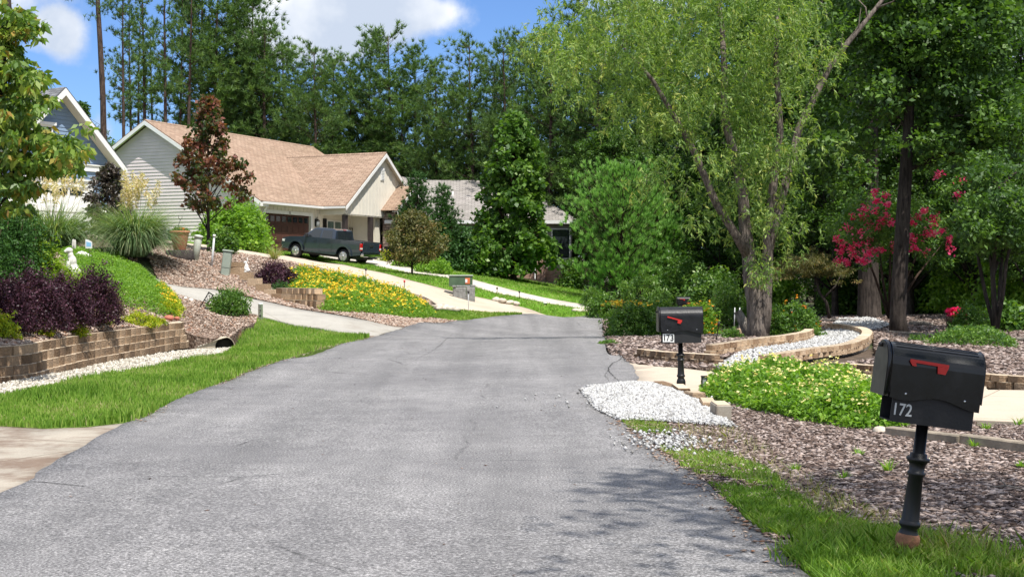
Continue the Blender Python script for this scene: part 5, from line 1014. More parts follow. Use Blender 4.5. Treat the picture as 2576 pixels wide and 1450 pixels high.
# ================================================================ named trees
def place(o, px, d, label, cat, dz=0.0): o.location = AT(px, d, dz); return tag(o, label, cat)
# red maple by the green pedestal
r_ = empty('maple_tree'); H = 9.6*S(61)/S(61); d0 = 59; H = (655-270)*S(d0)
r_ = broad('maple_tree', H, lambda t: np.interp(t, [.26, .33, .42, .6, .8, 1], [.5, 1.45, 1.65, 1.2, .65, .1]), 160, 42, .27, .17, .13, 'leaf_maple', 'bark_dark', .065, .27, .006, 26, .4, .9, .25, r_); place(r_, 524, d0, 'slim maple with red and bronze leaves in front of the tan-roofed house', 'tree')
# round-leaved bush behind it
shrub('shrub', AT(585, 69), 1.75, 2.3, 9000, .17, .11, 'leaf_bright', 'broad green bush hiding the corner of the brown garage', up=.6, cr=.3, stems=8)
shrub('shrub', AT(632, 72), 1.0, 2.0, 4000, .17, .11, 'leaf_bright', 'green bush touching the left garage lantern', up=.6, cr=.28, stems=6)
shrub('shrub', AT(565, 58.5, -.1), .55, 1.0, 1600, .13, .09, 'leaf_mid', 'small loose shrub between the maple trunk and the green pedestal', cr=.2, stems=5, base=.2)
# olive-bronze small tree right of the truck
r_ = broad('crab_apple_tree', (690-535)*S(71), lambda t: 1.55*math.sin(min(1, max(0, (t-.12)*1.15))*math.pi)**.6, 190, 48, .32, .16, .075, 'leaf_olive', 'bark_dark', .05, .25, .01, 40, .3, .9, .45); place(r_, 1036, 71, 'small round-crowned tree with olive and bronze leaves right of the pickup', 'tree')
# conifers beside it
r_ = pine('cedar_tree', (665-470)*S(80), .2, 1.35, .12, .16, 9, 9, 12, .24, .05, 'leaf_blue', 'bark_brown', shape=lambda s: (1-s)**1.3+.04, lift=.6); place(r_, 1115, 80, 'dark feathery cedar with a pointed top before the grey roof', 'tree')
r_ = pine('cedar_tree', (665-445)*S(86), .2, 1.5, .12, .18, 9, 9, 12, .26, .05, 'leaf_blue', 'bark_brown', shape=lambda s: (1-s)**1.2+.04, lift=.6); place(r_, 1048, 87, 'taller cedar tip rising behind the little stone gable', 'tree')
for i, (px, d, rr, hh, lb) in enumerate([(1160, 80, 1.6, 2.7, 'bushy dark cedar at the left foot of the big leafy tree'), (1090, 79, 1.2, 2.4, 'dark green cedar shrub behind the olive-leaved tree'), (1205, 82, 1.4, 2.9, 'dark shrub against the wall left of the big leafy tree')]): shrub('shrub', AT(px, d), rr, hh, 5200, .2, .09, 'leaf_blue' if i < 2 else 'leaf_mid', lb, cr=.3, shell=.5)
shrub('shrub', AT(1092, 76), 1.0, .75, 2600, .14, .09, 'leaf_bright', 'low bright green plants under the olive-leaved tree', cr=.2, stems=0)
shrub('shrub', AT(1010, 78), .6, .5, 900, .14, .09, 'leaf_bright', 'small bright green plant left of the olive-leaved tree', cr=.15, stems=0)
shrub('shrub', AT(965, 80.5), .45, .55, 700, .14, .05, 'leaf_gold', 'small golden shrub behind the pickup tailgate', cr=.14, stems=0)
# tall dark broad-leaved tree in front of the grey house
r_ = broad('tulip_tree', (715-300)*S(80), lambda t: np.interp(t, [0, .08, .22, .4, .55, .75, .92, 1], [1.75, 2.05, 2.15, 1.6, 1.7, 1.3, .7, .15]), 400, 50, .40, .27, .22, 'leaf_mid', 'bark_brown', .16, .07, .006, 60, .5, .9, .2); place(r_, 1292, 80, 'tall dense tree with big glossy leaves covering the grey-roofed house', 'tree')
shrub('shrub', AT(1222, 80), 1.5, 2.6, 4200, .22, .16, 'leaf_mid', 'large-leaved shrub joined to the left of the tall glossy tree', cr=.32)
# young pines
def youngpine(px, base, top, d, rad, lab):
    r_ = pine('young_pine', (base-top)*S(d), .25, rad, .1, .22, 12, 8, 34, .30, .045, 'needle_young', 'bark_brown', shape=lambda s: (.72+.6*s if s < .3 else .9*(1-((s-.3)/.7)**1.6)**.8+.06), lift=.55, sp=.42, upd=1.1)
    return place(r_, px, d, lab, 'tree')
youngpine(1558, 742, 418, 70, 2.45, 'thick bright young pine right of the grey-roofed house')
youngpine(1650, 745, 495, 73, 1.55, 'smaller young pine at the right shoulder of the thick one')
shrub('shrub', AT(1520, 62), .85, 1.1, 2600, .15, .07, 'leaf_mid', 'grey-green shrub under the left side of the young pine', cr=.2)
r_ = broad('sapling', (760-640)*S(58), lambda t: .85*math.sin(min(1, t*1.02)*math.pi)**.6+.1, 90, 40, .22, .15, .05, 'leaf_mid', 'bark_brown', .035, .15, .02, 20, .2, .9, .7); place(r_, 1612, 58, 'leafy sapling with drooping leaves before the young pines', 'tree')
shrub('shrub', AT(1490, 66), .5, .8, 900, .3, .03, 'leaf_mid', 'spiky grassy tuft at the left of the bed below the pine', stems=0, cr=.2)
# willow
wd = 35.0; wb = AT(1905, wd); wr_ = empty('willow_tree', wb, 0, 'multi-stemmed willow with light drooping foliage in the raised block bed', 'tree')
def wp(px, py, dd=0.0): d = wd+dd; return Vector(((px-CX)/F*d, d, EYE+(HOR-py)/F*d))-wb
mb = MB()
def stem(pts, rads): mb.tube([wp(*p) for p in pts], rads, 10)
stem([(1906, 862), (1904, 820), (1900, 760), (1890, 700), (1884, 650), (1872, 560), (1868, 480), (1845, 380), (1822, 300), (1822, 180), (1815, 60, 1), (1790, -80, 1)], [.34, .27, .24, .23, .19, .16, .14, .12, .11, .09, .07, .03])
stem([(1912, 850), (1920, 780), (1924, 700), (1930, 640, -.2), (1935, 560, -.3), (1945, 460, -.4), (1962, 330, -.5), (1950, 150, -.5), (1960, -60, -.5)], [.24, .22, .19, .15, .13, .11, .09, .07, .03])
stem([(1885, 650), (1850, 590, -.3), (1800, 510, -.5), (1775, 450, -.6), (1740, 370, -.8), (1700, 300, -1), (1640, 200, -1.2), (1560, 110, -1.5)], [.14, .11, .10, .09, .08, .065, .05, .02])
stem([(1930, 640, -.2), (1960, 520, .3), (1985, 420, .5), (2010, 320, .6), (2050, 240, .8), (2085, 170, .9), (2130, 110, 1.0), (2180, 50, 1.1), (2235, -20, 1.2), (2280, -90, 1.3)], [.13, .12, .11, .10, .09, .085, .075, .06, .05, .02])
for (a, b) in (((2130, 110, 1), (2165, 20, 1)), ((2180, 50, 1.1), (2150, -10, 1.3)), ((2205, 20, 1.1), (2260, -10, .8)), ((2085, 170, .9), (2120, 80, .6))): mb.tube([wp(*a), wp((a[0]+b[0])/2+12, (a[1]+b[1])/2, a[2]), wp(*b)], [.03, .02, .006], 5)
WB_ = [(1470, 100, 130, 90, 85), (1420, 180, 70, 110, 50), (1560, 90, 150, 140, 115), (1850, 440, 60, 110, 22), (1770, 500, 50, 70, 10), (1900, 430, 60, 90, 16), (1650, 60, 160, 130, 90), (1760, 60, 160, 130, 90), (1870, 30, 160, 140, 100), (1980, 50, 120, 150, 80), (1560, 230, 110, 100, 44), (1660, 230, 120, 120, 60), (1770, 200, 130, 130, 70), (1900, 190, 120, 140, 80), (2000, 230, 70, 120, 34), (1700, 340, 100, 90, 34), (1820, 370, 100, 110, 42), (1930, 370, 90, 120, 46), (2000, 400, 55, 100, 18), (1960, 500, 60, 90, 24), (1880, 540, 45, 110, 22), (1930, 620, 55, 80, 22), (1990, 600, 30, 60, 8), (1650, 420, 70, 60, 12), (1500, -60, 160, 80, 40), (1750, -80, 240, 100, 60), (1960, -90, 160, 90, 40), (2060, 120, 50, 60, 10), (2090, 380, 25, 60, 4), (1720, 470, 60, 60, 8), (1345, 110, 40, 60, 8)]
C = []; D = []; tw = []; TN = []
for (px, py, rx, ry, n) in WB_:
    n = int(n*2.9); dep = 1.7+rx/90; nk = max(3, n//11); kc = RNG.normal(size=(nk, 3)); kc = kc/np.linalg.norm(kc, axis=1, keepdims=True)*(RNG.random((nk, 1))**.4)
    for i in range(n):
        g = kc[RNG.integers(nk)]; st = np.array(wp(px+g[0]*rx, py+g[2]*ry*.9, g[1]*dep))+RNG.normal(0, .24, 3); Ls = RNG.uniform(.22, .72); a = RNG.uniform(0, 6.28); v = np.array([math.cos(a)*.7, math.sin(a)*.7, .25]); p = st.copy(); k = int(Ls/.045); tn = RNG.normal(.5, .17); path = [tuple(p)]; hx = RNG.uniform(0, 6.28)
        for j in range(k):
            v = v*.84+np.array([math.cos(hx+j*.7)*.22, math.sin(hx+j*.7)*.22, -.11+.1*math.sin(hx+j*.5)]); p = p+v/np.linalg.norm(v)*.045; C.append(p.copy()); D.append(v.copy()); TN.append(tn+RNG.normal(0, .16))
            if j % 2: C.append(p+RNG.normal(0, .02, 3)); D.append(v.copy()); TN.append(tn+RNG.normal(0, .16))
            if j % 6 == 5: path.append(tuple(p))
        if i % 4 == 0 and len(path) > 2: mb.tube(path, .006, 3, cap=False)
mb.build('trunk', 'bark_grey', wr_); leaves('crown', np.array(C), .125, .034, 'leaf_willow', wr_, .3, .3, np.array(TN), np.array(D))
# the two big shaded trunks and others on the right
def bigtree(px, d, pts, rads, clus, lab, m='leaf_mid', L=.17, Wd=.12, per=60, cr=.6, bark='bark_dark', name='oak_tree', nb=26):
    b = AT(px, d); root = empty(name, b, 0, lab, 'tree'); mb = MB(); q = lambda x, y, dd=0: Vector(((x-CX)/F*(d+dd), d+dd, EYE+(HOR-y)/F*(d+dd)))-b
    P_ = [q(*p) for p in pts]; mb.tube(P_, rads, 12); cs = []
    for (x, y, rx, ry, n) in clus:
        for i in range(n):
            g = RNG.normal(size=3); g = g/np.linalg.norm(g)*RNG.random()**.4; cs.append(np.array(q(x+g[0]*rx, y+g[2]*ry, g[1]*max(2.2, rx*S(d)*.75))))
    cs = np.array(cs)
    for i in RNG.choice(len(cs), min(nb, len(cs)), replace=False):
        c = cs[i]; k = min(P_, key=lambda v: abs(v.z-(c[2]-.28*np.linalg.norm(c[:2]-np.array(v[:2])))+.0)+(0 if v.z < c[2] else 50)); mid = (np.array(k)+c)/2+np.array([0, 0, .15]); mb.tube([tuple(k), tuple(mid), tuple(c)], [.06, .035, .012], 5)
    mb.build('trunk', bark, root); Cc, tone = clumped(cs, per, cr, .55); leaves('crown', Cc, L, Wd, m, root, .7, .2, tone); return root
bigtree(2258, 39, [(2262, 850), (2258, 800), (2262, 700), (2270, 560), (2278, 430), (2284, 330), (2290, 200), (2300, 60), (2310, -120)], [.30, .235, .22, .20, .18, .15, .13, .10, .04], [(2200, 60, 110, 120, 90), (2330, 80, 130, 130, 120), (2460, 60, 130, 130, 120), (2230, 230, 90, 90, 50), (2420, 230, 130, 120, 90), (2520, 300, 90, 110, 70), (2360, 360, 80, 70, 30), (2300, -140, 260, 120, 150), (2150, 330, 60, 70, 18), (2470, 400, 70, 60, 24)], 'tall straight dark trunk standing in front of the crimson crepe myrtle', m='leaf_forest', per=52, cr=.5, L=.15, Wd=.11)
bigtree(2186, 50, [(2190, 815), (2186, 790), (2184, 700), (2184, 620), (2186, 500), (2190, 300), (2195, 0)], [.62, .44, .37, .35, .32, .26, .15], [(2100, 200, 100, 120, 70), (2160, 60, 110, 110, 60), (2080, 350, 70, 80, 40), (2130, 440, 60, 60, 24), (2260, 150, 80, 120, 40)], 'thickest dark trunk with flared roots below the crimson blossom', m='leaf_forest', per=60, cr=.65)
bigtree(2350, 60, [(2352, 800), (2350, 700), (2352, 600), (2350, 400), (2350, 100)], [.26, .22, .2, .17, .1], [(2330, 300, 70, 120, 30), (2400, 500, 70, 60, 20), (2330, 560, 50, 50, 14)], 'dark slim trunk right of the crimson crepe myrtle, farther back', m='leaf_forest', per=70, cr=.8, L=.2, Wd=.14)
# dark multi-stem tree at the right edge
b_ = bigtree(2500, 35, [(2504, 835), (2500, 760), (2496, 690), (2505, 600), (2510, 480)], [.09, .07, .06, .05, .03], [(2500, 590, 105, 60, 70), (2540, 510, 90, 60, 50), (2440, 540, 70, 60, 34), (2590, 560, 70, 90, 40), (2500, 440, 90, 60, 30)], 'multi-stemmed small tree with dense dark crown at the right edge', m='leaf_forest', per=60, cr=.38, L=.12, Wd=.07, name='ornamental_tree')
mb = MB(); q = lambda x, y, dd=0: Vector(((x-CX)/F*(35+dd), 35+dd, EYE+(HOR-y)/F*(35+dd)))-b_.location
for pts in ([(2502, 830), (2478, 740, .3), (2462, 660, .4), (2455, 610, .4)], [(2506, 830), (2522, 740, -.2), (2530, 660, -.3), (2545, 600, -.3)], [(2504, 830), (2512, 760, .3), (2520, 640, .6)]): mb.tube([q(*p) for p in pts], [.06, .05, .045, .03][:len(pts)], 7)
mb.build('side_stems', 'bark_dark', b_)
# crepe myrtle with crimson panicles
cm = AT(2235, 43.5); root = empty('crepe_myrtle', cm, 0, 'crepe myrtle covered in crimson blossom behind the straight dark trunk', 'tree'); q = lambda x, y, dd=0: Vector(((x-CX)/F*(43.5+dd), 43.5+dd, EYE+(HOR-y)/F*(43.5+dd)))-cm
mb = MB()
for (x, y, dd) in ((2160, 600, -.5), (2200, 540, .3), (2290, 540, .5), (2330, 590, -.3), (2240, 560, -.8), (2380, 600, .4)): mb.tube([q(2236, 800), q((2236+x)/2, 690, dd/2), q(x, y, dd)], [.05, .035, .012], 6)
mb.build('trunk', 'bark_brown', root); cs = np.array([q(2235+RNG.normal(0, 75), 570+RNG.normal(0, 42), RNG.normal(0, .9)) for _ in range(210)]); Cc, tone = clumped(cs, 50, .3, .7); leaves('crown', Cc, .11, .06, 'leaf_mid', root, .6, .2, tone)
fc = [(2105, 600), (2112, 632), (2130, 575), (2145, 545), (2160, 610), (2150, 640), (2165, 585), (2175, 525), (2185, 560), (2200, 530), (2190, 600), (2180, 640), (2205, 575), (2225, 540), (2232, 515), (2205, 505), (2190, 630), (2160, 655), (2130, 660), (2240, 560), (2290, 560), (2310, 545), (2325, 530), (2345, 560), (2352, 545), (2330, 590), (2365, 580), (2385, 600), (2300, 625), (2330, 635), (2360, 440), (2410, 490), (2420, 450), (2460, 445), (2250, 620), (2215, 628), (2120, 615), (2140, 625), (2110, 655), (2175, 655), (2200, 485), (2228, 490), (2170, 545), (2215, 555), (2295, 600), (2390, 625), (2345, 585)]
T_c = []
for (x, y) in fc:
    c = np.array(q(x, y, -1.3+RNG.normal(0, .2))); sz_ = RNG.uniform(.09, .17)
    T_c += [c+RNG.normal(0, 1, 3)*np.array([sz_*.55, sz_*.5, sz_*.5]) for _ in range(44)]
tag(leaves('flowers', np.array(T_c), .085, .08, 'flower_red', root, .6, 0), kind='stuff')
# umbrella-shaped maple
b_ = AT(2082, 50); root = empty('japanese_maple', b_, 0, 'low umbrella-shaped dark maple between the willow and the thickest trunk', 'tree'); q = lambda x, y, dd=0: Vector(((x-CX)/F*(50+dd), 50+dd, EYE+(HOR-y)/F*(50+dd)))-b_
mb = MB(); mb.tube([q(2086, 800), q(2078, 760), q(2060, 735), (q(2050, 690))], [.07, .06, .05, .03], 7); mb.tube([q(2070, 750), q(2100, 720), q(2115, 690)], [.05, .035, .015], 6); mb.build('trunk', 'bark_dark', root)
cs = np.array([q(2040+(t:=RNG.normal(0, 42)), 685-22*(1-(t/95)**2)+RNG.normal(0, 13), RNG.normal(0, .6)) for _ in range(190)]); Cc, tone = clumped(cs, 50, .28, .35); leaves('crown', Cc, .10, .03, 'leaf_olive', root, .5, .5, tone)
# shade tree out of frame whose shadow lies on the road and verge
r_ = broad('oak_tree', 14, lambda t: 3.3*math.sin(min(1, max(0, t-.45)*1.75)*math.pi)**.5 if t > .46 else .3, 130, 60, .7, .13, .10, 'leaf_mid', 'bark_dark', .22, .5, .01, 30); r_.location = (7.0, 4.0, z1(7.0, 4.0)); tag(r_, 'roadside tree whose leafy shadow falls across the leaning mailbox', 'tree')
# dogwood hanging in at the left edge
dd_ = 22.5; b_ = AT(-70, dd_); root = empty('dogwood_tree', b_, 0, 'dogwood with layered yellow-green leaves hanging in at the left edge', 'tree'); q = lambda x, y, dd=0: Vector(((x-CX)/F*(dd_+dd), dd_+dd, EYE+(HOR-y)/F*(dd_+dd)))-b_
mb = MB(); mb.tube([q(-70, 860), q(-60, 600), q(-30, 350), (q(10, 180)), q(25, 60), q(20, -80)], [.11, .1, .085, .06, .045, .02], 8); cs = []
for (x, y, n) in ((40, 40, 18), (60, 75, 14), (20, 120, 16), (30, 170, 18), (70, 190, 16), (95, 200, 9), (60, 230, 16), (105, 262, 7), (20, 260, 22), (60, 300, 14), (40, 340, 20), (100, 350, 18), (140, 372, 14), (180, 380, 8), (165, 345, 5), (30, 400, 22), (90, 410, 20), (135, 412, 10), (172, 415, 5), (60, 470, 16), (20, 460, 18), (40, 520, 8), (150, 400, 6), (0, 300, 20), (0, 80, 16), (-30, 200, 30), (-40, 400, 30), (-30, 0, 20), (-60, 520, 16)):
    k0 = q(-35, min(560, y+90)); c0 = q(x, y)
    mb.tube([k0, (k0+c0)/2+Vector((0, 0, .1)), c0], [.03, .018, .006], 5)
    for i in range(n): cs.append(np.array(q(x+RNG.normal(0, 17), y+RNG.normal(0, 10), RNG.normal(0, .45))))
mb.build('trunk', 'bark_dark', root); Cc, tone = clumped(np.array(cs), 26, .2, .5); leaves('crown', Cc, .135, .066, 'leaf_dogwood', root, .5, .75, tone)
# ================================================================ shrubs and planting, left bank
shrub('arborvitae', AT(12, 27.5), .62, 2.15, 12000, .07, .03, 'leaf_cypress', 'dark green upright arborvitae below the dogwood', cr=.12, up=.3, shell=.6)
shrub('arborvitae', AT(55, 30.0), .62, 1.9, 9000, .07, .03, 'leaf_cypress', 'dark green arborvitae with a pointed top behind the gold cypress', cr=.12, up=.3, shell=.6)
shrub('arborvitae', AT(-60, 26), .8, 2.4, 9000, .08, .03, 'leaf_cypress', 'dark evergreen cut off by the left edge of the photo', cr=.12, up=.3)
shrub('cypress_shrub', AT(98, 30.3), .62, 1.15, 9000, .075, .03, 'leaf_chartreuse', 'feathery yellow-green cypress left of the rabbit statue', cr=.12, up=.4, shell=.6)
shrub('cypress_shrub', AT(150, 33), .75, .95, 7500, .075, .03, 'leaf_chartreuse', 'lower yellow-green cypress directly behind the rabbit statue', cr=.12, up=.4, shell=.6)
PG = 'purple-leaved shrubs above the retaining wall'
for (px, d, rr, hh, lb) in [(-4, 25.3, .62, 1.05, 'purple-leaved shrub at the left edge above the wall'), (82, 26.3, .64, 1.16, 'widest purple-leaved shrub, second from the left above the wall'), (162, 27.8, .54, 1.05, 'purple-leaved shrub in the middle of the row below the rabbit statue'), (240, 29.8, .54, 1.22, 'rounded purple-black shrub at the right end of the row')]: shrub('loropetalum', AT(px, d), rr, hh, 13000, .045, .026, 'leaf_purple', lb, 'shrub', PG, cr=.1, up=.25, shell=.7)
GG = 'small golden shrubs along the wall top'
for (px, d, rr, hh, lb) in [(-4, 24.5, .32, .45, 'rounded golden-green shrub at the left edge on the wall'), (109, 26.3, .16, .28, 'small yellow-green shrub between the wall and the widest purple shrub'), (197, 28.0, .20, .30, 'golden-yellow little shrub in front of the purple row'), (262, 30.6, .18, .26, 'sparse amber little shrub right of the golden-yellow one'), (348, 33.2, .45, .34, 'wide golden-green shrub just behind the right part of the wall'), (395, 34.6, .22, .2, 'little green shrub next to the wide golden-green one')]: shrub('golden_shrub', AT(px, d), rr, hh, 2600 if rr > .25 else 1100, .06, .022, 'leaf_gold', lb, 'shrub', GG, cr=.06, stems=4, droop=.4)
mass('ground_cover', [(180, 770, 33), (215, 700, 36), (150, 668, 44), (180, 640, 48), (290, 622, 52), (350, 640, 50), (372, 665, 48), (395, 700, 44), (440, 728, 41.5), (458, 752, 39.3), (440, 762, 38.2), (370, 768, 36.5), (320, 768, 35.6), (260, 745, 35)], .34, 62000, .06, .03, 'leaf_bright', 'spreading bright green ground cover tumbling down the bank beside the purple shrubs', 'ground cover', edge=.45, cr=.11, wl=1.4)
mass('ground_cover', [(375, 722, 41.5), (440, 732, 41), (462, 752, 39), (450, 766, 38), (400, 762, 38)], .36, 6000, .06, .03, 'leaf_gold', 'yellow-tipped patch at the lower tip of the green ground cover', 'ground cover', edge=.4, flowers=('flower_yellow', 160, .05))
mass('barberry', [(205, 735, 33.5), (240, 700, 35.5), (300, 700, 36), (310, 740, 34.5), (260, 755, 33.6)], .42, 6000, .05, .025, 'leaf_olive', 'olive and bronze twiggy plants between the rabbit statue and the purple shrub', 'shrub', edge=.4)
grass_clump('pampas_grass', AT(338, 52), 5200, 2.55, .024, 'blade_pampas', 'large fountain of pampas grass with cream plumes in front of the siding', 'ornamental grass', .42, .95, 20, 2.55, plm=.62)
grass_clump('pampas_grass', AT(132, 47), 3600, 2.3, .022, 'blade_pampas', 'pampas grass with beige plumes in front of the white garage door', 'ornamental grass', .5, .85, 17, 2.35, plm=.62)
grass_clump('ornamental_grass', AT(690, 58), 130, .8, .02, 'grass_dry', 'thin wispy grass tuft above the dark purple shrub', 'ornamental grass', .1, .5)
r_ = broad('magnolia', (600-415)*S(60), lambda t: .78*math.sin(min(1, t*.95+.08)*math.pi)**.5+.1, 120, 44, .24, .17, .09, 'leaf_bronze', 'bark_dark', .05, .1, .01, 30, .3, .9, .2); place(r_, 272, 60, 'bronze-black magnolia between the blue house and the pampas grass', 'tree')
shrub('boxwood', AT(577, 41), .58, .72, 6500, .07, .035, 'leaf_mid', 'round green shrub beside the grey concrete drive', cr=.11)
shrub('loropetalum', AT(690, 52.5), .75, .82, 6500, .07, .035, 'leaf_purple', 'dark purple shrub behind the stepped garden blocks', cr=.12, up=.25)
shrub('loropetalum', AT(722, 51.5), .5, .75, 3500, .07, .035, 'leaf_purple', 'dark purple shrub touching the yellow lantana', cr=.12, up=.25)
shrub('juniper', AT(706, 49), .4, .5, 2200, .07, .02, 'leaf_blue', 'small grey-green juniper above the block steps', cr=.09)
mass('lantana', [(712, 712, 51), (694, 682, 54.5), (760, 690, 54.8), (880, 716, 54.5), (980, 742, 54.5), (1040, 760, 54.5), (1088, 778, 53.5), (1092, 786, 51.5), (1040, 792, 49.5), (960, 798, 47.5), (880, 795, 45.8), (815, 792, 44.3), (800, 770, 45), (760, 745, 47)], .45, 60000, .085, .04, 'leaf_bright', 'big bank of lantana thick with yellow and orange flowers beside the tan drive', 'flower bed', edge=1.0, flowers=('flower_yellow', 1150, .08), cr=.14, lumps=.3)
# ================================================================ planting, middle and right
shrub('lantana', AT(1590, 37.2), .72, .92, 9500, .07, .04, 'leaf_mid', 'dark green shrub with a yellow flower cap left of the number 173 mailbox', cr=.11)
C_ = AT(1582, 38.2); root = empty('yellow_flowers', C_, 0, 'flat yellow flower heads topping the plant behind the dark green shrub', 'flowers'); cs = np.array([(RNG.normal(0, .32), RNG.normal(0, .3), RNG.uniform(.86, 1.02)) for _ in range(70)]); Cc, tone = clumped(cs, 12, .06, .4); leaves('flowers', Cc, .05, .045, 'flower_yellow', root, 1.5, 0, tone); cs[:, 2] *= .6; Cc, tone = clumped(cs, 20, .16, 1.2); leaves('foliage', Cc, .09, .035, 'leaf_bright', root, .3, .2, tone)
shrub('shrub', AT(1650, 39.5), .6, 1.1, 6000, .07, .035, 'leaf_mid', 'dark leafy shrub partly hidden by the number 173 mailbox', cr=.12)
grass_clump('ornamental_grass', AT(1672, 47), 1500, .95, .012, 'leaf_blue', 'tuft of pale blue-green grass left of the black box', 'ornamental grass', .3, .25)
shrub('lantana', AT(1757, 41), .66, 1.0, 7000, .075, .04, 'leaf_bright', 'bright lantana with orange flowers behind the number 173 mailbox', cr=.12, flowers=('flower_orange', 150, .07), shell=.55)
shrub('oleander', AT(1835, 45), .85, 1.7, 6000, .14, .03, 'leaf_mid', 'long-leaved dark shrub left of the willow trunk', cr=.2, shell=.5)
shrub('shrub', AT(1838, 34), .28, .25, 900, .07, .03, 'leaf_mid', 'low green plant at the left foot of the willow', cr=.07, stems=0)
shrub('shrub', AT(1530, 31.5), .22, .10, 300, .07, .03, 'leaf_mid', 'small green weed at the asphalt edge', cr=.05, stems=0)
shrub('lantana', AT(1992, 35.5), .78, .82, 9000, .075, .04, 'leaf_mid', 'green lantana with a few orange flowers right of the willow trunk', cr=.12, flowers=('flower_orange', 34, .07))
mass('lantana', [(1768, 1000, 19.0), (1775, 965, 20.4), (1850, 945, 21), (1960, 938, 20.8), (2080, 950, 20.2), (2180, 985, 19), (2260, 1040, 17), (2300, 1075, 15.6), (2270, 1096, 14.6), (2150, 1092, 14.6), (2020, 1068, 15.5), (1900, 1038, 16.8), (1820, 1018, 17.9)], .34, 46000, .062, .032, 'leaf_bright', 'mound of yellow-green lantana dotted with pale yellow flowers behind the leaning mailbox', 'flower bed', edge=.55, flowers=('flower_pale', 620, .042), cr=.09, lumps=.38, wl=1.6)
mass('juniper', [(2330, 868, 31), (2380, 835, 35), (2460, 825, 36), (2530, 850, 33), (2560, 885, 29.5), (2480, 880, 30.5), (2400, 878, 31)], .30, 9000, .08, .03, 'leaf_mid', 'feathery creeping green plant on the mulch behind the leaning mailbox', 'ground cover', edge=.5, cr=.12)
shrub('shrub', AT(2440, 38), .5, .8, 3800, .08, .035, 'leaf_mid', 'leafy green shrub beside the red-flowered pot', cr=.12)
shrub('shrub', AT(2310, 33), .25, .16, 500, .07, .03, 'leaf_mid', 'small green seedling clump above the far block wall', cr=.06, stems=0)
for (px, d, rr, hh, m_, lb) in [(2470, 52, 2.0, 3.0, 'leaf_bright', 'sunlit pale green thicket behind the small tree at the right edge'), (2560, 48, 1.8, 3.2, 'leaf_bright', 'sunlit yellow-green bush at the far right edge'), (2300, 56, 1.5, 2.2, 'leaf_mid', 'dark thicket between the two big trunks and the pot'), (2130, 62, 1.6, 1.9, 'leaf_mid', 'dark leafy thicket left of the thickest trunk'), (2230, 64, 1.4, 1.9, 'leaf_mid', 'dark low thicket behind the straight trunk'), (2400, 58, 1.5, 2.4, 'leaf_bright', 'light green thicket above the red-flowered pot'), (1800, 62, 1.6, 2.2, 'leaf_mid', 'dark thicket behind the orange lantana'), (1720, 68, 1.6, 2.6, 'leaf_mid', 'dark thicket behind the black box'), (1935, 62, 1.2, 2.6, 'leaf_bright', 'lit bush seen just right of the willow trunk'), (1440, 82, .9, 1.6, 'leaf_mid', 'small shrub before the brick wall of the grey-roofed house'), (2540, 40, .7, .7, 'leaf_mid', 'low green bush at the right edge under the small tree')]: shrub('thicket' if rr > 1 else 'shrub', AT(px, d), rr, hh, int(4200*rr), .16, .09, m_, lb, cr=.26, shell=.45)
for (px, py, s_) in ((2000, 1190, .10), (2235, 1190, .15), (2160, 1150, .1), (2450, 1130, .13), (2120, 1210, .1), (2480, 1085, .12), (2568, 1182, .08), (2560, 1075, .16)):
    x, y = P(px, py); grass_clump('weed', (x, y, z1(x, y)), 26, s_, .012, 'leaf_bright', 'small weed sprouting from the foreground mulch', 'weed', .03, .5, group='weeds in the foreground mulch')
# ---------------------------------------------------------------- block walls
def block_wall(name, pts, base_fn, n, bw, bh, depth, label, m='block_brown', cap='block_cap', setback=.025, out=1, capw=1.0, stagger=True, jitter=.012, flush=False):
    """dry-stacked blocks along pts (world x,y, left to right as seen from the front); out=+1: front lies to the right of the direction of travel"""
    L = [0]
    for a, b in zip(pts, pts[1:]): L.append(L[-1]+math.dist(a, b))
    def at(s):
        s = min(max(s, 0), L[-1]-1e-4)
        for i in range(len(pts)-1):
            if s <= L[i+1]: break
        t = (s-L[i])/(L[i+1]-L[i]); p = Vector(pts[i]).lerp(Vector(pts[i+1]), t)
        d0 = (Vector(pts[min(i+1, len(pts)-1)])-Vector(pts[max(i, 0)])).normalized(); return p, d0
    root = empty(name, (0, 0, 0), 0, label, 'wall'); body = MB(); top = MB(); c = at(L[-1]/2)[0]
    for k in range(n):
        s = (bw/2 if (k % 2 and stagger) else 0)*-1; e0 = 0 if k < n-1 else 0
        while s < L[-1]-.05:
            w_ = bw*random.uniform(.93, 1.05); m0 = s+w_/2; s1 = s; s += w_
            if m0 < 0 or m0 > L[-1]: continue
            p, d = at(m0); nrm_ = Vector((d.y, -d.x))*out; z = base_fn(p.x, p.y)+k*bh; off = -setback*k+random.uniform(-jitter, jitter)
            M_ = frame((p.x+nrm_.x*off, p.y+nrm_.y*off), d, -nrm_, z); h = bh-.006; hw_ = w_/2-.006
            pl = [(-hw_, .035), (-hw_*.78, .006), (-hw_*.3, -.012+random.uniform(-.01, .01)), (hw_*.35, -.012+random.uniform(-.01, .01)), (hw_*.8, .006), (hw_, .035), (hw_*.85, depth), (-hw_*.85, depth)]
            body.prism(pl, 'z', 0, h, M_); top.prism([(x*.985, y+.004) for x, y in pl], 'z', h+.001, h+.005, M_)
    bo = body.build('courses', m, root); to = top.build('block_tops', cap, root); return root
def LOb(x, y): return -.17
ext_w = [(-16.5, 12.0)]+WALL
wl = refine(WALL, .35, 0, False)+[WALL[-1]]
block_wall('retaining_wall', [(x+.2, y-.03) for x, y in wl], LOb, 4, .44, .166, .3, 'long curved retaining wall of brown split-face blocks above the cream gravel ditch', out=1, setback=.05)
zA = lambda x, y: HI([(x, y)])[0]
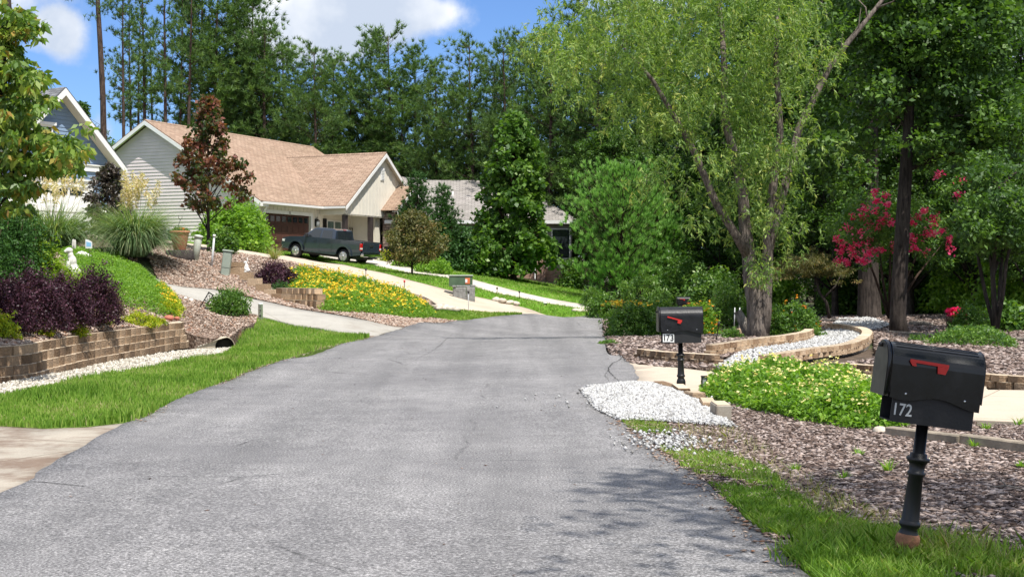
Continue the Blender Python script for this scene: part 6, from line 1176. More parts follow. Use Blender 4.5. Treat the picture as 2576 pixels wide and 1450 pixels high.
wD = refine([P(*k) for k in [(1590, 901), (1630, 907), (1680, 912), (1740, 916), (1780, 919), (1808, 919)]], .3, 0, False)+[P(1808, 919)]
block_wall('block_edging', wD, lambda x, y: zA(x, y)-.0, 2, .29, .105, .2, 'low two-course block wall right behind the number 173 mailbox', m='block_brown', out=1, setback=.02)
wD2 = refine([P(*k) for k in [(1790, 898), (1850, 888), (1920, 877), (1990, 868), (2036, 858), (2048, 846), (2040, 838)]], .3, 0, False)
block_wall('block_edging', wD2, lambda x, y: zA(x, y)-.0, 2, .25, .12, .2, 'low two-course block wall in front of the willow along the gravel path', m='block_tan', out=1, setback=.02)
wE = refine([P(*k) for k in [(1926, 918), (1990, 908), (2060, 896), (2125, 888), (2168, 876), (2190, 860), (2190, 846), (2165, 836), (2120, 828), (2078, 826)]], .3, 0, False)
block_wall('block_edging', wE, lambda x, y: zA(x, y)-.02, 2, .24, .1, .24, 'curving low block wall with pale tops on the right side of the gravel path', m='block_tan', out=1, setback=-.0)
wF = refine([P(*k) for k in [(2100, 942), (2200, 950), (2350, 962), (2480, 974), (2700, 990)]], .3, 0, False)
block_wall('block_edging', wF, lambda x, y: zA(x, y)-.0, 2, .3, .1, .2, 'straight low block wall along the far side of the tan driveway behind the lantana', m='block_brown', out=1, setback=.02)
# stepped blocks on the slope
root = empty('stepped_wall', (0, 0, 0), 0, 'staircase of pale blocks running down the mulch slope beside the purple shrub', 'wall'); b1 = MB(); t1_ = MB()
for (px, py, d, nst) in ((597, 684, 54, 2), (620, 697, 53, 1), (641, 712, 51.5, 1), (662, 727, 50, 1), (684, 741, 48.6, 1), (703, 752, 47.4, 1)):
    zb = EYE-(py-HOR)/F*d; x = (px-CX)/F*d
    for k in range(nst):
        M_ = Matrix.Translation((x, d, zb+k*.2))@Matrix.Rotation(-.25+RNG.uniform(-.2, .2), 4, 'Z'); b1.box(-.24, .24, -.16, .16, -.12 if k == 0 else 0, .19, M_); t1_.box(-.238, .238, -.158, .158, .191, .196, M_)
for k in range(3):
    for j in range(7):
        a = j/6.0; px = 712+88*a-(k*2)+(6 if k % 2 else 0); d = 47.0-2.0*a+.25*k; x = (px-CX)/F*d; zb = EYE-(768-HOR)/F*45.5+k*.2-.02
        M_ = Matrix.Translation((x, d, zb))@Matrix.Rotation(-.9-.3*a+RNG.uniform(-.06, .06), 4, 'Z'); b1.box(-.19, .19, -.12, .16, -.1 if k == 0 else 0, .19, M_); t1_.box(-.198, .198, -.118, .158, .191, .196, M_)
b1.build('courses', 'block_tan', root, bevel=.012); t1_.build('block_tops', 'block_cap', root)
# edging stones beside the white gravel
e_pts = [P(1672, 983), P(1712, 992), P(1746, 1008), P(1780, 1030), P(1812, 1056)]
for i, (x, y) in enumerate(e_pts):
    nx_, ny_ = e_pts[min(i+1, 4)] if i < 4 else (2*e_pts[4][0]-e_pts[3][0], 2*e_pts[4][1]-e_pts[3][1]); a = math.atan2(ny_-y, nx_-x) if i < 4 else math.atan2(y-e_pts[3][1], x-e_pts[3][0])
    root = empty('edging_block', (x, y, z1(x, y)), a+RNG.uniform(-.1, .1), ['dark brick-like edging piece at the foot of the number 173 post', 'flat pale edging slab next to the number 173 post', 'flat edging slab halfway along the white gravel heap', 'long pale edging slab right of the white gravel', 'upright end block with a smooth tan face beside the white gravel'][i], 'edging block')
    L_ = .30 if i < 4 else .2; root.rotation_euler[1] = RNG.uniform(-.08, .08); b1 = MB(); b1.box(-L_, L_, -.09, .09, -.1, .12 if i < 4 else .2); b1.build('block', 'block_brown' if i < 4 else 'concrete_apron', root, bevel=.014)
    if i: b1 = MB(); b1.box(-L_+.014, L_-.014, -.078, .078, (.121 if i < 4 else .201), (.125 if i < 4 else .205)); b1.build('top_face', 'block_cap', root)
# landscape timber
def beam(a, b, w, h, m, name, label, cat, zo=0.0):
    A = Vector((*a, z1(*a)+zo)); B_ = Vector((*b, z1(*b)+zo)); d = (B_-A); o = MB(); o.box(0, d.length, -w/2, w/2, 0, h); ob = o.build(name, m, None, bevel=.012); ob.location = A; ob.rotation_euler = (0, -math.asin(d.z/d.length), math.atan2(d.y, d.x)); return tag(ob, label, cat)
beam(P(2236, 1098), P(2420, 1122), .13, .11, 'timber', 'landscape_timber', 'weathered timber behind the post of the leaning mailbox', 'timber'); beam(P(2423, 1121), P(2690, 1160), .13, .12, 'timber', 'landscape_timber', 'weathered timber reaching the right edge behind the foreground mulch', 'timber')
def rockpile(name, c, lst, m, label, cat='rocks', group=None):
    o = MB()
    for (dx, dy, r) in lst: o.blob((dx, dy, r*.3), (r*random.uniform(.8, 1.2), r*random.uniform(.6, .9), r*.6), Matrix.Rotation(0, 4, 'Z'), None, 9, .12)
    ob = o.build(name, m, None); ob.location = c; return tag(ob, label, cat, group)
x, y = P(2212, 1092); rockpile('rock', (x, y, z1(x, y)), [(0, 0, .10)], 'rock', 'flat pale rock at the left end of the timber', 'rock')
# ---------------------------------------------------------------- mailboxes
def mailbox(px, d, label, post_h, lean, panel_text, worn, number_fn, flag_tilt, name='mailbox', sc_=1.0):
    b = AT(px, d); root = empty(name, b, 0, label, 'mailbox'); root.rotation_euler = (0, lean, 0)
    mb_, mt = ('mailbox_worn', 'mailbox_worn') if worn else ('mailbox_black', 'mailbox_black'); H0 = post_h; L_ = .545*sc_; w_ = .27*sc_; hs = .17*sc_; hb_ = .165*sc_
    po = MB(); k = H0/.80
    po.lathe([(.062, -.12), (.062, .02), (.05, .03), (.05, .05), (.066, .065), (.068, .12), (.058, .155), (.045, .18), (.062, .2), (.062, .215), (.054, .225), (.052, .23), (.042, .49*k), (.052, .5*k), (.052, .515*k), (.043, .52*k), (.047, .56*k), (.055, .575*k), (.068, .585*k), (.068, .60*k), (.05, .605*k), (.05, .625*k), (.036, .63*k), (.034, H0)], 20)
    pob = po.build('post', 'black_paint', root)
    if not worn:
        rz = MB(); rz.lathe([(.064, -.1), (.064, .022), (.0535, .031), (.0535, .05), (.069, .066), (.071, .125), (.062, .15)], 20); rz.build('rusty_foot', 'rust', root)
    # newspaper holder: open-ended box under the mailbox
    ho = MB(); x0, x1 = -L_/2+.035, L_/2-.03; hw2 = w_/2-.022; t_ = .006
    ho.box(x0, x1, -hw2, -hw2+t_, 0, hb_+.03); ho.box(x0, x1, hw2-t_, hw2, 0, hb_+.03); ho.box(x0, x1, -hw2+t_, hw2-t_, 0, t_); ho.box(x1-t_, x1, -hw2+t_, hw2-t_, t_, hb_); 
    hoo = ho.build('newspaper_holder', 'mailbox_panel', root); hoo.location = (.01, 0, H0)
    # arched body
    arc = [(-w_/2, 0)]+[(-w_/2*math.cos(a)*1.0, hs+(w_/2)*.92*math.sin(a)) for a in [math.pi*i/16 for i in range(17)]]+[(w_/2, 0)]
    bo = MB(); bo.prism([(y, z) for (y, z) in arc], 'x', -L_/2, L_/2); bd = bo.build('body', mb_, root, bevel=.006, seg=2); bd.location = (.01, 0, H0+hb_)
    # side skirt: wavy lower edge overlapping the holder
    for s in (-1, 1):
        sk = MB(); N_ = 24; top = [(-L_/2+.01+(L_-.02)*i/N_, .04) for i in range(N_+1)]; bot = [(-L_/2+.01+(L_-.02)*i/N_, -.012-.02*math.sin(i/N_*7.5+.6)-.02*(i/N_)) for i in range(N_, -1, -1)]
        sk.prism(top+bot, 'y', s*(w_/2+.001), s*(w_/2+.004)); so2 = sk.build('side_skirt', mb_, root); so2.location = (.01, 0, H0+hb_)
        for rx in (-L_/2+.1, L_/2-.1): rv = MB(); rv.lathe([(.008, 0), (.007, .004), (.002, .006)], 8, Matrix.Translation((rx, s*(w_/2+.004), .005))@Matrix.Rotation(s*-math.pi/2, 4, 'X')); ro_ = rv.build('rivet', 'chrome', root); ro_.location = (.01, 0, H0+hb_)
    # ribs pressed along the curved roof
    if not worn:
        rb = MB()
        for a in (55, 68, 81, 94, 107, 120): A_ = math.radians(a); rb.tube([(-L_/2+.03, -(w_/2+.0)*math.cos(A_), hs+(w_/2)*.92*math.sin(A_)), (L_/2-.03, -(w_/2+.0)*math.cos(A_), hs+(w_/2)*.92*math.sin(A_))], .004, 6)
        r2 = rb.build('roof_ribs', mb_, root); r2.location = (.01, 0, H0+hb_)
    dr = MB(); a2 = [(y*1.035, z*1.02-.01 if z > 0 else -.015) for (y, z) in arc]; dr.prism(a2, 'x', -L_/2-.03, -L_/2-.004); do = dr.build('door', 'mailbox_door' if not worn else 'mailbox_worn', root, bevel=.006); do.location = (.01, 0, H0+hb_)
    rm = MB(); rm.tube([(-L_/2-.017, y*1.045, z*1.025-.008) for (y, z) in arc], .012, 6); rmo = rm.build('door_rim', mb_, root); rmo.location = (.01, 0, H0+hb_)
    kn = MB(); kn.lathe([(.012, 0), (.014, .02), (.006, .026)], 8, Matrix.Translation((-L_/2-.03, 0, .27))@Matrix.Rotation(-math.pi/2, 4, 'Y')); ko = kn.build('latch', 'iron', root); ko.location = (.01, 0, H0+hb_)
    fl = MB(); M_ = Matrix.Translation((-L_/2+(.10 if not worn else .10), -w_/2-.012, .2))@Matrix.Rotation(flag_tilt, 4, 'Y')
    fl.prism([(0, -.008), (.225, -.008), (.225, .010), (0, .010)], 'y', -.004, .004, M_); fl.prism([(.168, -.05), (.212, -.05), (.2255, -.0085), (.162, -.0085)], 'y', -.004, .004, M_)
    if not worn: fl.prism([(.018, -.028), (.04, -.028), (.034, -.0085), (.002, -.0085)], 'y', -.004, .004, M_)
    fo = fl.build('flag', 'flag_red', root); fo.location = (.01, 0, H0+hb_)
    number_fn(root, H0, w_, hw2, L_, hb_); return root
RX = Matrix.Rotation(math.radians(90), 4, 'X')
def num172(root, H0, w_, hw2, L_, hb_):
    o = text_mesh('number', '172', .1, 'number_grey', root, Matrix.Translation((-.165, -hw2-.003, H0+.072))@Matrix.Rotation(0, 4, 'Z')@RX@Matrix.Diagonal((.8, 1, 1, 1)), .001)
def num173(root, H0, w_, hw2, L_, hb_):
    p = MB(); p.box(-.275, -.172, -hw2-.004, -hw2-.001, H0+.02, H0+.14); p.box(-.168, -.108, -hw2-.004, -hw2-.001, H0+.015, H0+.135); pl = p.build('number_plate', 'number_white', root)
    text_mesh('number', '17', .125, 'black_matte', pl, Matrix.Translation((-.224, -hw2-.006, H0+.08))@RX@Matrix.Diagonal((.8, 1, 1, 1)), .003); text_mesh('number', '3', .125, 'black_matte', pl, Matrix.Translation((-.138, -hw2-.006, H0+.075))@RX@Matrix.Diagonal((.8, 1, 1, 1)), .003)
mailbox(2276, 8.05, 'big black mailbox numbered 172 on a leaning cast post at the right front', .80, math.radians(7.4), '172', False, num172, math.radians(2))
mailbox(1713, 20.3, 'black mailbox numbered 173 beside the white gravel heap', .70, math.radians(-1.0), '173', True, num173, math.radians(16), sc_=1.16)
b = AT(1718, 58); root = mailbox(1718, 58, 'farther black mailbox with no number showing, above the blue-green grass', .62, 0, '', True, lambda *a: None, .1)
# ---------------------------------------------------------------- garden things, left
def gp_(px, py): x, y = P(px, py); return Vector((x, y, z1(x, y)))
c = gp_(655, 806); root = empty('number_post', c, 0, 'short white round post with black digits 174 beside the grey drive', 'post'); o = MB(); o.lathe([(.07, -.1), (.07, .48), (.079, .485), (.079, .515), (.07, .52)], 24); o.build('post', 'number_white', root)
for i, ch in enumerate('174'): text_mesh('digit', ch, .13, 'black_matte', root, Matrix.Translation((0, -.0715, .41-i*.135))@RX, .002)
c = gp_(452, 648); c.z += 0; root = empty('tree_stump', c, 0, 'dark weathered stump carrying the terracotta pot', 'stump'); o = MB(); o.lathe([(.62, -.2), (.58, .1), (.56, .28), (.53, .31)], 22)
for v in range(len(o.v)): x_, y_, z_ = o.v[v]; k = 1+.07*math.sin(math.atan2(y_, x_)*7)+.04*math.sin(math.atan2(y_, x_)*13); o.v[v] = (x_*k, y_*k*.8, z_)
o.build('stump', 'stump', root)
pc = c+Vector((0, 0, .31)); root = empty('plant_pot', pc, 0, 'large terracotta pot with green plants on the dark stump', 'plant pot'); o = MB(); o.lathe([(.24, 0), (.25, .02), (.36, .66), (.365, .68)], 28); o.build('pot', 'terracotta', root); o = MB(); o.lathe([(.365, .681), (.40, .685), (.405, .76), (.37, .765), (.35, .70)], 28); o.build('rim', 'terracotta_rim', root)
cs = ellip(60, (0, 0, .78), (.33, .33, .12)); Cc, tn = clumped(cs, 22, .09); leaves('plants', Cc, .08, .05, 'leaf_mid', root, .7, .2, tn); Cc, tn = clumped(ellip(10, (.12, -.15, .84), (.16, .1, .05)), 8, .05); leaves('blossom', Cc, .06, .05, 'flower_orange', root)
o = MB(); o.tube([(-.1, 0, .7), (-.05, 0, 1.0), (.02, 0, 1.2)], .012, 5); o.tube([(.02, 0, 1.2), (-.06, 0, 1.32), (-.04, 0, 1.4)], .01, 5); o.tube([(.02, 0, 1.2), (.1, 0, 1.3), (.08, 0, 1.4)], .01, 5); o.build('hook', 'iron', root)
c = gp_(490, 655); root = empty('utility_post', c, 0, 'thick pale round utility post leaning right beside the pot', 'utility post'); root.rotation_euler = (0, math.radians(9), 0); o = MB(); o.lathe([(.15, -.2), (.15, .92), (.145, .93)], 20); o.build('tube', 'utility_pale', root); o = MB(); o.lathe([(.18, .931), (.18, 1.0), (.16, 1.03), (.05, 1.05)], 20); o.build('cap', 'utility_pale', root)
c = gp_(532, 671); root = empty('vent_pipe', c, 0, 'thin pale vertical pipe with a round cap between the two utility posts', 'pipe'); root.rotation_euler = (0, math.radians(5), 0); o = MB(); o.lathe([(.042, -.2), (.042, 1.2)], 12); o.build('tube', 'pipe_white', root); o = MB(); o.lathe([(.06, 1.201), (.06, 1.28), (.045, 1.3)], 12); o.build('cap', 'paint_white', root)
c = gp_(566, 692); root = empty('utility_post', c, 0, 'wide grey-green utility pedestal leaning at the top of the block steps', 'utility post'); root.rotation_euler = (0, math.radians(7), 0); o = MB(); o.box(-.17, .17, -.14, .14, -.2, .93); o.build('housing', 'utility_green', root, bevel=.05, seg=3); o = MB(); o.box(-.2, .2, -.17, .17, .931, 1.0); o.build('cap', 'utility_green', root, bevel=.02); o = MB(); o.box(-.172, .172, -.146, -.141, .3, .31); o.build('seam', 'black_matte', root)
def rabbit(name, c, s, label, m, sitting=True):
    """rabbit figure facing left-front, one continuous skinned body"""
    verts = [(0, 0, .22), (.0, 0, .42), (-.03, 0, .60), (-.07, 0, .74), (-.16, 0, .72), (-.05, .05, .86), (-.0, .07, 1.04), (-.05, -.05, .86), (-.0, -.07, 1.04), (-.10, .09, .32), (-.14, .09, .05), (-.10, -.09, .32), (-.14, -.09, .05), (.08, .13, .12), (-.08, .15, .03), (.08, -.13, .12), (-.08, -.15, .03), (.2, 0, .14)]
    if not sitting: verts = [(x*.7, y*.8, z) for x, y, z in verts]
    edges = [(0, 1), (1, 2), (2, 3), (3, 4), (3, 5), (5, 6), (3, 7), (7, 8), (1, 9), (9, 10), (1, 11), (11, 12), (0, 13), (13, 14), (0, 15), (15, 16), (0, 17)]
    rad = [.17, .15, .09, .105, .055, .045, .025, .045, .025, .05, .04, .05, .04, .1, .05, .1, .05, .06]
    me = bpy.data.meshes.new(name); me.from_pydata([tuple(Vector(v)*s) for v in verts], edges, []); ob = link(name, me); me.materials.append(MATS[m])
    md = ob.modifiers.new('skin', 'SKIN')
    for i, v in enumerate(me.skin_vertices[0].data if me.skin_vertices else []): v.radius = (rad[i]*s, rad[i]*s)
    if not me.skin_vertices: pass
    sb = ob.modifiers.new('sub', 'SUBSURF'); sb.levels = 2; sb.render_levels = 2; ob.location = c; return tag(ob, label, 'statue')
def rabbit_mesh(name, c, s, label, m, k=1.0, rz=0.0):
    """rabbit statue: body, haunches, chest, head, ears and paws blended through a metaball-like remesh"""
    parts = [((0, 0, .2), (.2, .17, .2)), ((-.02, 0, .42), (.145, .13, .2)), ((-.06, 0, .60), (.09, .085, .12)), ((-.10, 0, .73), (.12, .09, .095)), ((-.2, 0, .70), (.06, .055, .05)), ((.08, .13, .14), (.14, .07, .13)), ((.08, -.13, .14), (.14, .07, .13)), ((-.08, .14, .035), (.13, .05, .04)), ((-.08, -.14, .035), (.13, .05, .04)), ((-.14, .07, .3), (.045, .045, .16)), ((-.14, -.07, .3), (.045, .045, .16)), ((.02, .05, .92), (.045, .03, .17)), ((.05, -.05, .91), (.045, .03, .17)), ((.2, 0, .14), (.06, .06, .06))]
    o = MB()
    for (p, r) in parts: o.blob([q*s for q in p], [q*s*k for q in r], None, None, 14)
    ob = o.build(name, m, None); rm = ob.modifiers.new('remesh', 'REMESH'); rm.mode = 'VOXEL'; rm.voxel_size = .016*s*1.2; rm.use_smooth_shade = True; ob.location = c; ob.rotation_euler = (0, 0, rz); return tag(ob, label, 'statue')
xr = 622; dr_ = 52.5; rabbit_mesh('rabbit_statue', ((xr-CX)/F*dr_, dr_-.1, EYE-(697-HOR)/F*53+.196), .52, 'white sitting rabbit statue on the second block of the stepped wall', 'stone_white')
c = AT(183, 33.5); zst = EYE-(692-HOR)/F*33.5; rabbit_mesh('rabbit_statue', (c.x, c.y, max(zst, c.z)-.02), .86, 'tall weathered rabbit statue with upright ears above the purple shrubs', 'stone_pale', .9, .5)
rockpile('rock', AT(205, 43, .25), [(0, 0, .2), (.15, .05, .15)], 'stone_white', 'white boulder behind the weathered rabbit statue', 'rock')
rockpile('rock', AT(168, 32.6, .2), [(0, 0, .14)], 'stone_pale', 'pale stone at the foot of the weathered rabbit statue', 'rock')
c = AT(223, 44.0); root = empty('yard_sign', c, -.2, 'small pale blue yard sign behind the bright ground cover', 'sign'); zt_s = EYE+(HOR-601)/F*44-c.z; o = MB(); o.prism([(-.11, zt_s-.3), (.12, zt_s-.3), (.12, zt_s-.1), (-.0, zt_s-.03), (-.11, zt_s)], 'y', -.008, .008); pn = o.build('panel', 'paint_white', root); o = MB(); o.prism([(-.08, zt_s-.24), (.09, zt_s-.24), (.09, zt_s-.12), (-.08, zt_s-.08)], 'y', -.012, -.009); o.build('blue_field', 'sign_blue', pn); o = MB(); o.tube([(0, .015, -.1), (0, .015, zt_s-.05)], .01, 6); o.build('stake', 'iron', root)
# culvert
x, y = P(556, 880, LO); c = Vector((x, y, LO([(x, y)])[0])); root = empty('culvert_pipe', (c.x+.05, c.y+.2, c.z-.02), math.radians(14), 'open culvert pipe with flared lip at the end of the gravel ditch', 'pipe'); M_ = Matrix.Translation((0, 0, .14))@Matrix.Rotation(math.radians(-90), 4, 'X')
o = MB(); n_ = 24; vs = []; 
for (r, yy) in ((.25, 0), (.235, 0), (.235, .35), (.25, .35)):
    for k in range(n_): a = 2*math.pi*k/n_; vs.append((r*math.cos(a), yy, .1+r*math.sin(a)))
fs = [(i*n_+k, i*n_+(k+1) % n_, ((i+1) % 4)*n_+(k+1) % n_, ((i+1) % 4)*n_+k) for i in range(4) for k in range(n_)]; o.add(vs, fs, None, None, None, True); o.build('pipe', 'pipe_metal', root)
o = MB(); o.lathe([(.234, 0), (.234, .01)], 24, Matrix.Translation((0, .3, .1))@Matrix.Rotation(math.radians(90), 4, 'X')); o.build('shade_disc', 'pipe_shade', root)  # dark disc across the short pipe, its colour standing in for shaded depth
o = MB()
for k in range(14):
    a0, a1 = math.pi*(1.02-k/14*.62), math.pi*(1.02-(k+1)/14*.62); e0, e1 = 1-k/14, 1-(k+1)/14
    p_in = [(.245*math.cos(a0), 0, .1+.245*math.sin(a0)), (.245*math.cos(a1), 0, .1+.245*math.sin(a1))]; p_out = [(.245*math.cos(a1)-.62*e1**1.2-.0, -.25*e1, .1+.25*math.sin(a1)*(1-.8*e1)-.05*e1), (.245*math.cos(a0)-.62*e0**1.2, -.25*e0, .1+.25*math.sin(a0)*(1-.8*e0)-.05*e0)]
    o.add(p_in+p_out+[Vector(q)+Vector((0, .012, -.012)) for q in p_in+p_out], [(0, 1, 2, 3), (7, 6, 5, 4), (2, 1, 5, 6), (0, 3, 7, 4), (3, 2, 6, 7)])
o.build('flared_lip', 'pipe_metal', root)
# leaning black lattice panel and stones
c = gp_(508, 776); root = empty('garden_trellis', c, -.3, 'small black lattice panel leaning beside the round green shrub', 'trellis'); root.rotation_euler = (0, math.radians(32), -.2); o = MB()
for (x0, x1, z0, z1_) in ((-.09, -.07, 0, .55), (.07, .09, 0, .55), (-.07, .07, 0, .03), (-.07, .07, .52, .55), (-.07, .07, .26, .28)): o.box(x0, x1, -.015, .015, z0, z1_)
for k in range(4): o.tube([(-.07, 0, .03+k*.12), (.07, 0, .15+k*.12)], .008, 4); o.tube([(.07, 0, .03+k*.12), (-.07, 0, .15+k*.12)], .008, 4)
o.build('lattice', 'iron', root)
for i, (px, py, r) in enumerate(((520, 778, .09), (535, 779, .08), (480, 757, .1), (466, 752, .08))): rockpile('rock', gp_(px, py), [(0, 0, r)], 'stone_white', ['white stone at the foot of the black lattice panel', 'white stone under the left side of the round green shrub', 'white stone at the near edge of the grey drive', 'smaller white stone by the tip of the ground cover'][i], 'rock')
rockpile('rock', gp_(424, 808)+Vector((0, 0, .05)), [(0, 0, .14), (.2, .1, .1)], 'terracotta', 'reddish rock behind the right end of the retaining wall', 'rock')
# transformer box with slabs
c = AT(1160, 64.3); zb = EYE-(713-HOR)/F*64.3; c.z = zb-.02; root = empty('transformer_box', (c.x, c.y, c.z), 0, 'low green transformer box with an orange sticker between the driveways', 'utility box'); hh = EYE+(HOR-691)/F*64.3-c.z; o = MB(); o.box(-.56, .52, -.45, .45, -.1, hh-.06); o.build('cabinet', 'box_green', root, bevel=.02); o = MB(); o.box(-.6, .56, -.49, .49, hh-.06, hh); o.build('lid', 'utility_green', root, bevel=.02); o = MB(); o.box(.2, .42, -.462, -.452, hh-.42, hh-.14); o.build('sticker', 'sticker', root); o = MB(); o.box(.2, .3, -.468, -.463, hh-.36, hh-.2); o.build('sticker_panel', 'paint_white', root)
c2 = AT(1166, 63.3); c2.z = EYE-(728-HOR)/F*63.3; root = empty('slab_pile', c2, .1, 'stack of grey stone slabs below the green transformer box', 'stone'); o = MB()
for (x0, x1, z0, z1_, yy) in ((-.5, .1, -.6, .10, 0), (.12, .52, -.6, .12, .02), (-.35, .3, .105, .2, .05), (.31, .55, .125, .22, .03), (-.55, -.36, .105, .2, -.05)): o.box(x0, x1, yy-.2, yy+.2, z0, z1_, Matrix.Rotation(random.uniform(-.1, .1), 4, 'Z'))
o.build('slabs', 'slab_grey', root, bevel=.03)
for i, (px, py, pt, d, lb, red) in enumerate([(1178, 781, 731, None, 'thin white marker stake at the near edge of the tan driveway', 0), (1017, 712, 690, 59, 'short stake with a red reflector behind the lantana', 1), (1250, 741, 722, None, 'thin dark stake left on the grass strip between driveways', 0), (1306, 755, 731, None, 'thin dark stake farther right on the grass strip between driveways', 0), (920, 695, 672, 59, 'thin grey stake behind the middle of the lantana bank', 0)]):
    if d is None: x, y = P(px, py)
    else: x, y = (px-CX)/F*d, d
    h_ = (py-pt)*S(y); root = empty('marker_stake', (x, y, z1(x, y)), 0, lb, 'stake'); o = MB(); o.lathe([(.014, -.1), (.014, h_)], 6); o.build('rod', 'pipe_white' if i == 0 else 'iron', root)
    o = MB(); o.lathe([(.04, h_-.1), (.04, h_)], 8); o.build('reflector', 'flag_red' if red else 'iron', root)
x, y = P(1371, 769); root = empty('path_light', (x, y, z1(x, y)), 0, 'small white cup light on the lawn strip near the road', 'lamp'); o = MB(); o.lathe([(.07, -.05), (.07, .12), (.11, .13), (.11, .17), (.05, .18)], 14); o.build('body', 'paint_white', root); o = MB(); o.lathe([(.072, .05), (.072, .1)], 14); o.build('dark_band', 'iron', root)
def rocks_line(pts, n, r0, m, label, grp=None):
    P_ = [gp_(*p) for p in pts]; c = P_[0]; lst = []
    o = MB()
    for i in range(n):
        t = i/(n-1)*(len(P_)-1); k = min(int(t), len(P_)-2); q = P_[k].lerp(P_[k+1], t-k)-c+Vector((RNG.normal(0, .12), RNG.normal(0, .2), 0)); r = r0*RNG.uniform(.6, 1.2); o.blob((q.x, q.y, q.z+r*.3), (r, r*.7, r*.6), None, None, 8, .12)
    ob = o.build('rocks', m, None); ob.location = c; return tag(ob, label, 'rocks', None, 'stuff')
rocks_line([(1100, 775), (1125, 781), (1150, 784)], 16, .2, 'rock', 'pale rocks heaped round the drain at the right foot of the lantana bank'); rocks_line([(1250, 756), (1275, 762), (1303, 768)], 12, .18, 'rock', 'pale rocks laid along the tan driveway on the grass strip'); rocks_line([(1440, 783), (1465, 785), (1490, 783)], 8, .18, 'rock', 'pale rocks where the two driveways meet the road')
# ---------------------------------------------------------------- garden things, right
c = gp_(1771, 990); root = empty('garden_lantern', c, 0, 'slim black solar lantern at the left tip of the pale lantana mound', 'lamp'); o = MB(); 
for (a, b2) in ((-.034, -.034), (.034, -.034), (-.034, .034), (.034, .034)): o.box(a-.006, a+.006, b2-.006, b2+.006, -.05, .24)
o.box(-.045, .045, -.045, .045, .24, .26); o.box(-.04, .04, -.04, .04, -.05, .1); o.build('frame', 'iron', root); o = MB(); o.box(-.03, .03, -.03, .03, .101, .239); o.build('glass', 'lamp_glass', root)
c = gp_(1801, 858); root = empty('path_light', c, 0, 'short leaning black path light in the bed left of the willow', 'lamp'); root.rotation_euler = (0, .15, 0); o = MB(); o.lathe([(.012, -.1), (.012, .36), (.03, .37), (.03, .46), (.01, .47)], 8); o.build('post', 'iron', root)
c = AT(1852, 39.2); root = empty('wooden_block', c, .2, 'pale wooden block with two thin stakes left of the willow', 'block'); o = MB(); o.box(-.22, .22, -.15, .15, 0, .2); o.build('block', 'block_tan', root, bevel=.015)
for x_ in (-.07, .08): o = MB(); o.tube([(x_, 0, .2), (x_+.02, 0, .8)], .015, 6); o.build('stake', 'pipe_white', root)
c = AT(1882, 36.2); root = empty('leaning_log', c, 0, 'grey cut log leaning against the left of the willow trunk', 'log'); o = MB(); o.tube([(.05, 0, -.1), (-.12, 0, .35), (-.28, .05, .68)], [.14, .13, .11], 12); o.build('log', 'bark_pale', root)
c = AT(1985, 52); root = empty('storage_box', c, .1, 'black box standing right of the willow beneath the umbrella maple', 'box'); o = MB(); o.box(-.38, .38, -.3, .3, -.1, .42); o.build('body', 'black_matte', root, bevel=.04, seg=2); o = MB(); o.box(-.41, .41, -.33, .33, .42, .5); o.build('lid', 'plastic_black', root, bevel=.03)
c = AT(2405, 40); root = empty('flower_pot', c, 0, 'dark round pot of deep red flowers in the shade on the right', 'plant pot'); o = MB(); o.lathe([(.18, -.05), (.28, .15), (.30, .36), (.27, .42)], 18); o.build('pot', 'bark_brown', root); cs = ellip(40, (0, 0, .55), (.32, .32, .16)); Cc, tn = clumped(cs, 20, .07); leaves('flowers', Cc, .06, .055, 'flower_red', root, .8, 0, tn*.4)
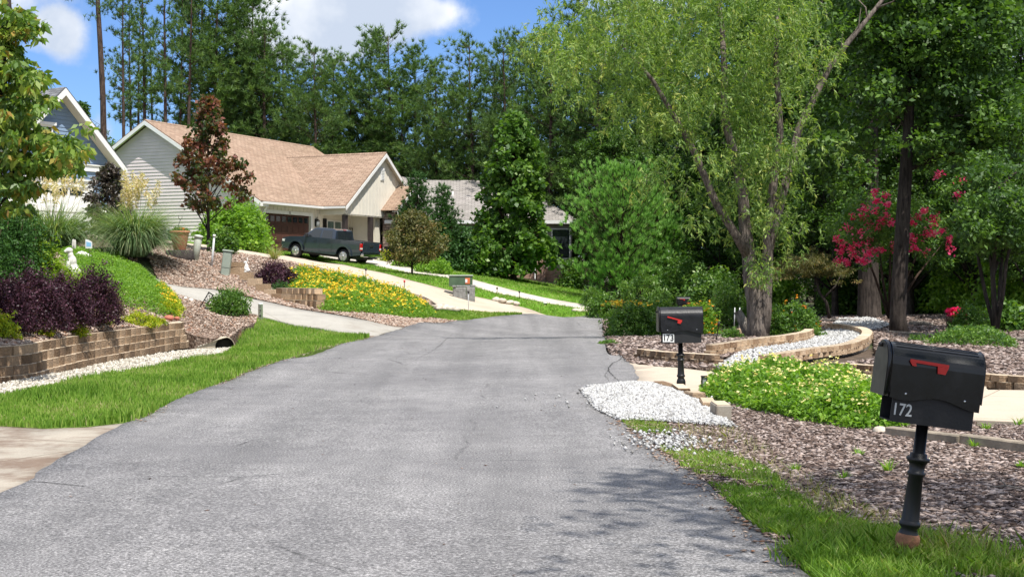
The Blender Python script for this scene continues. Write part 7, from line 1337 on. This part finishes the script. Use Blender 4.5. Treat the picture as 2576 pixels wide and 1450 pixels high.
for i, (a, b2, r, lb) in enumerate([((2070, 806, 49), (2200, 812, 46), .07, 'fallen grey log across the bed before the thickest trunk'), ((2230, 838, 38.5), (2440, 862, 34), .06, 'long grey log lying right of the straight dark trunk'), ((2290, 812, 44), (2345, 822, 43), .09, 'short pale log behind the long grey one'), ((2330, 842, 37), (2575, 856, 35), .05, 'thin pole lying towards the right edge of the bed'), ((2520, 862, 34), (2640, 872, 33), .06, 'pale edging pole at the far right')]):
    A = AT(a[0], a[2], r*.6); B_ = AT(b2[0], b2[2], r*.6); o = MB(); mid = (A+B_)/2+Vector((0, RNG.normal(0, .15), .03)); o.tube([(0, 0, 0), mid-A, B_-A], [r, r*.9, r*.6], 9); ob = o.build('log', 'bark_pale', None); ob.location = A; tag(ob, lb, 'log')
for i, (px, py, lb) in enumerate([(1778, 815, 'flat dark slab behind the number 173 mailbox'), (1815, 806, 'flat grey slab left of the leaning log'), (1850, 822, 'flat dark slab at the left of the willow foot')]):
    c = gp_(px, py); o = MB(); o.box(-.4, .4, -.25, .25, 0, .08, Matrix.Rotation(.3*i, 4, 'Z')); ob = o.build('rock_slab', 'slab_grey', None, bevel=.03); ob.location = c; tag(ob, lb, 'rock')
x, y = P(2530, 1240); c = Vector((x, y, z1(x, y)+.03)); o = MB(); o.tube([(-.1, .1, 0), (0, 0, .03), (.05, -.12, .03), (.14, -.25, .01), (.25, -.33, .02)], [.004, .008, .008, .007, .004], 6); o.tube([(0, 0, .03), (.02, .18, .05), (.06, .3, .03)], [.006, .005, .003], 5); ob = o.build('fallen_twig', 'bark_pale', None); ob.location = c; tag(ob, 'pale forked twig on the mulch at the right edge', 'twig')
x, y = P(2440, 1205); c = Vector((x, y, z1(x, y)+.03)); o = MB(); o.tube([(-.18, 0, 0), (-.05, .03, .03), (.1, .02, .03), (.22, .0, .01)], [.003, .005, .005, .003], 5); ob = o.build('fallen_twig', 'bark_pale', None); ob.location = c; tag(ob, 'thin dry twig on the mulch right of the leaning post', 'twig')
# tall grass round the leaning post
c = AT(2276, 7.9); qn = 900; ang = RNG.uniform(-.6, 3.7, qn); rr_ = RNG.uniform(.16, .6, qn); qq = np.c_[c.x+np.cos(ang)*rr_*1.3, c.y+np.sin(ang)*rr_]; tag(blades('grass', qq, HI(qq)+.01, .12, .009, 'grass', .7), 'long uncut grass tuft round the foot of the leaning mailbox', 'grass', None, 'stuff')
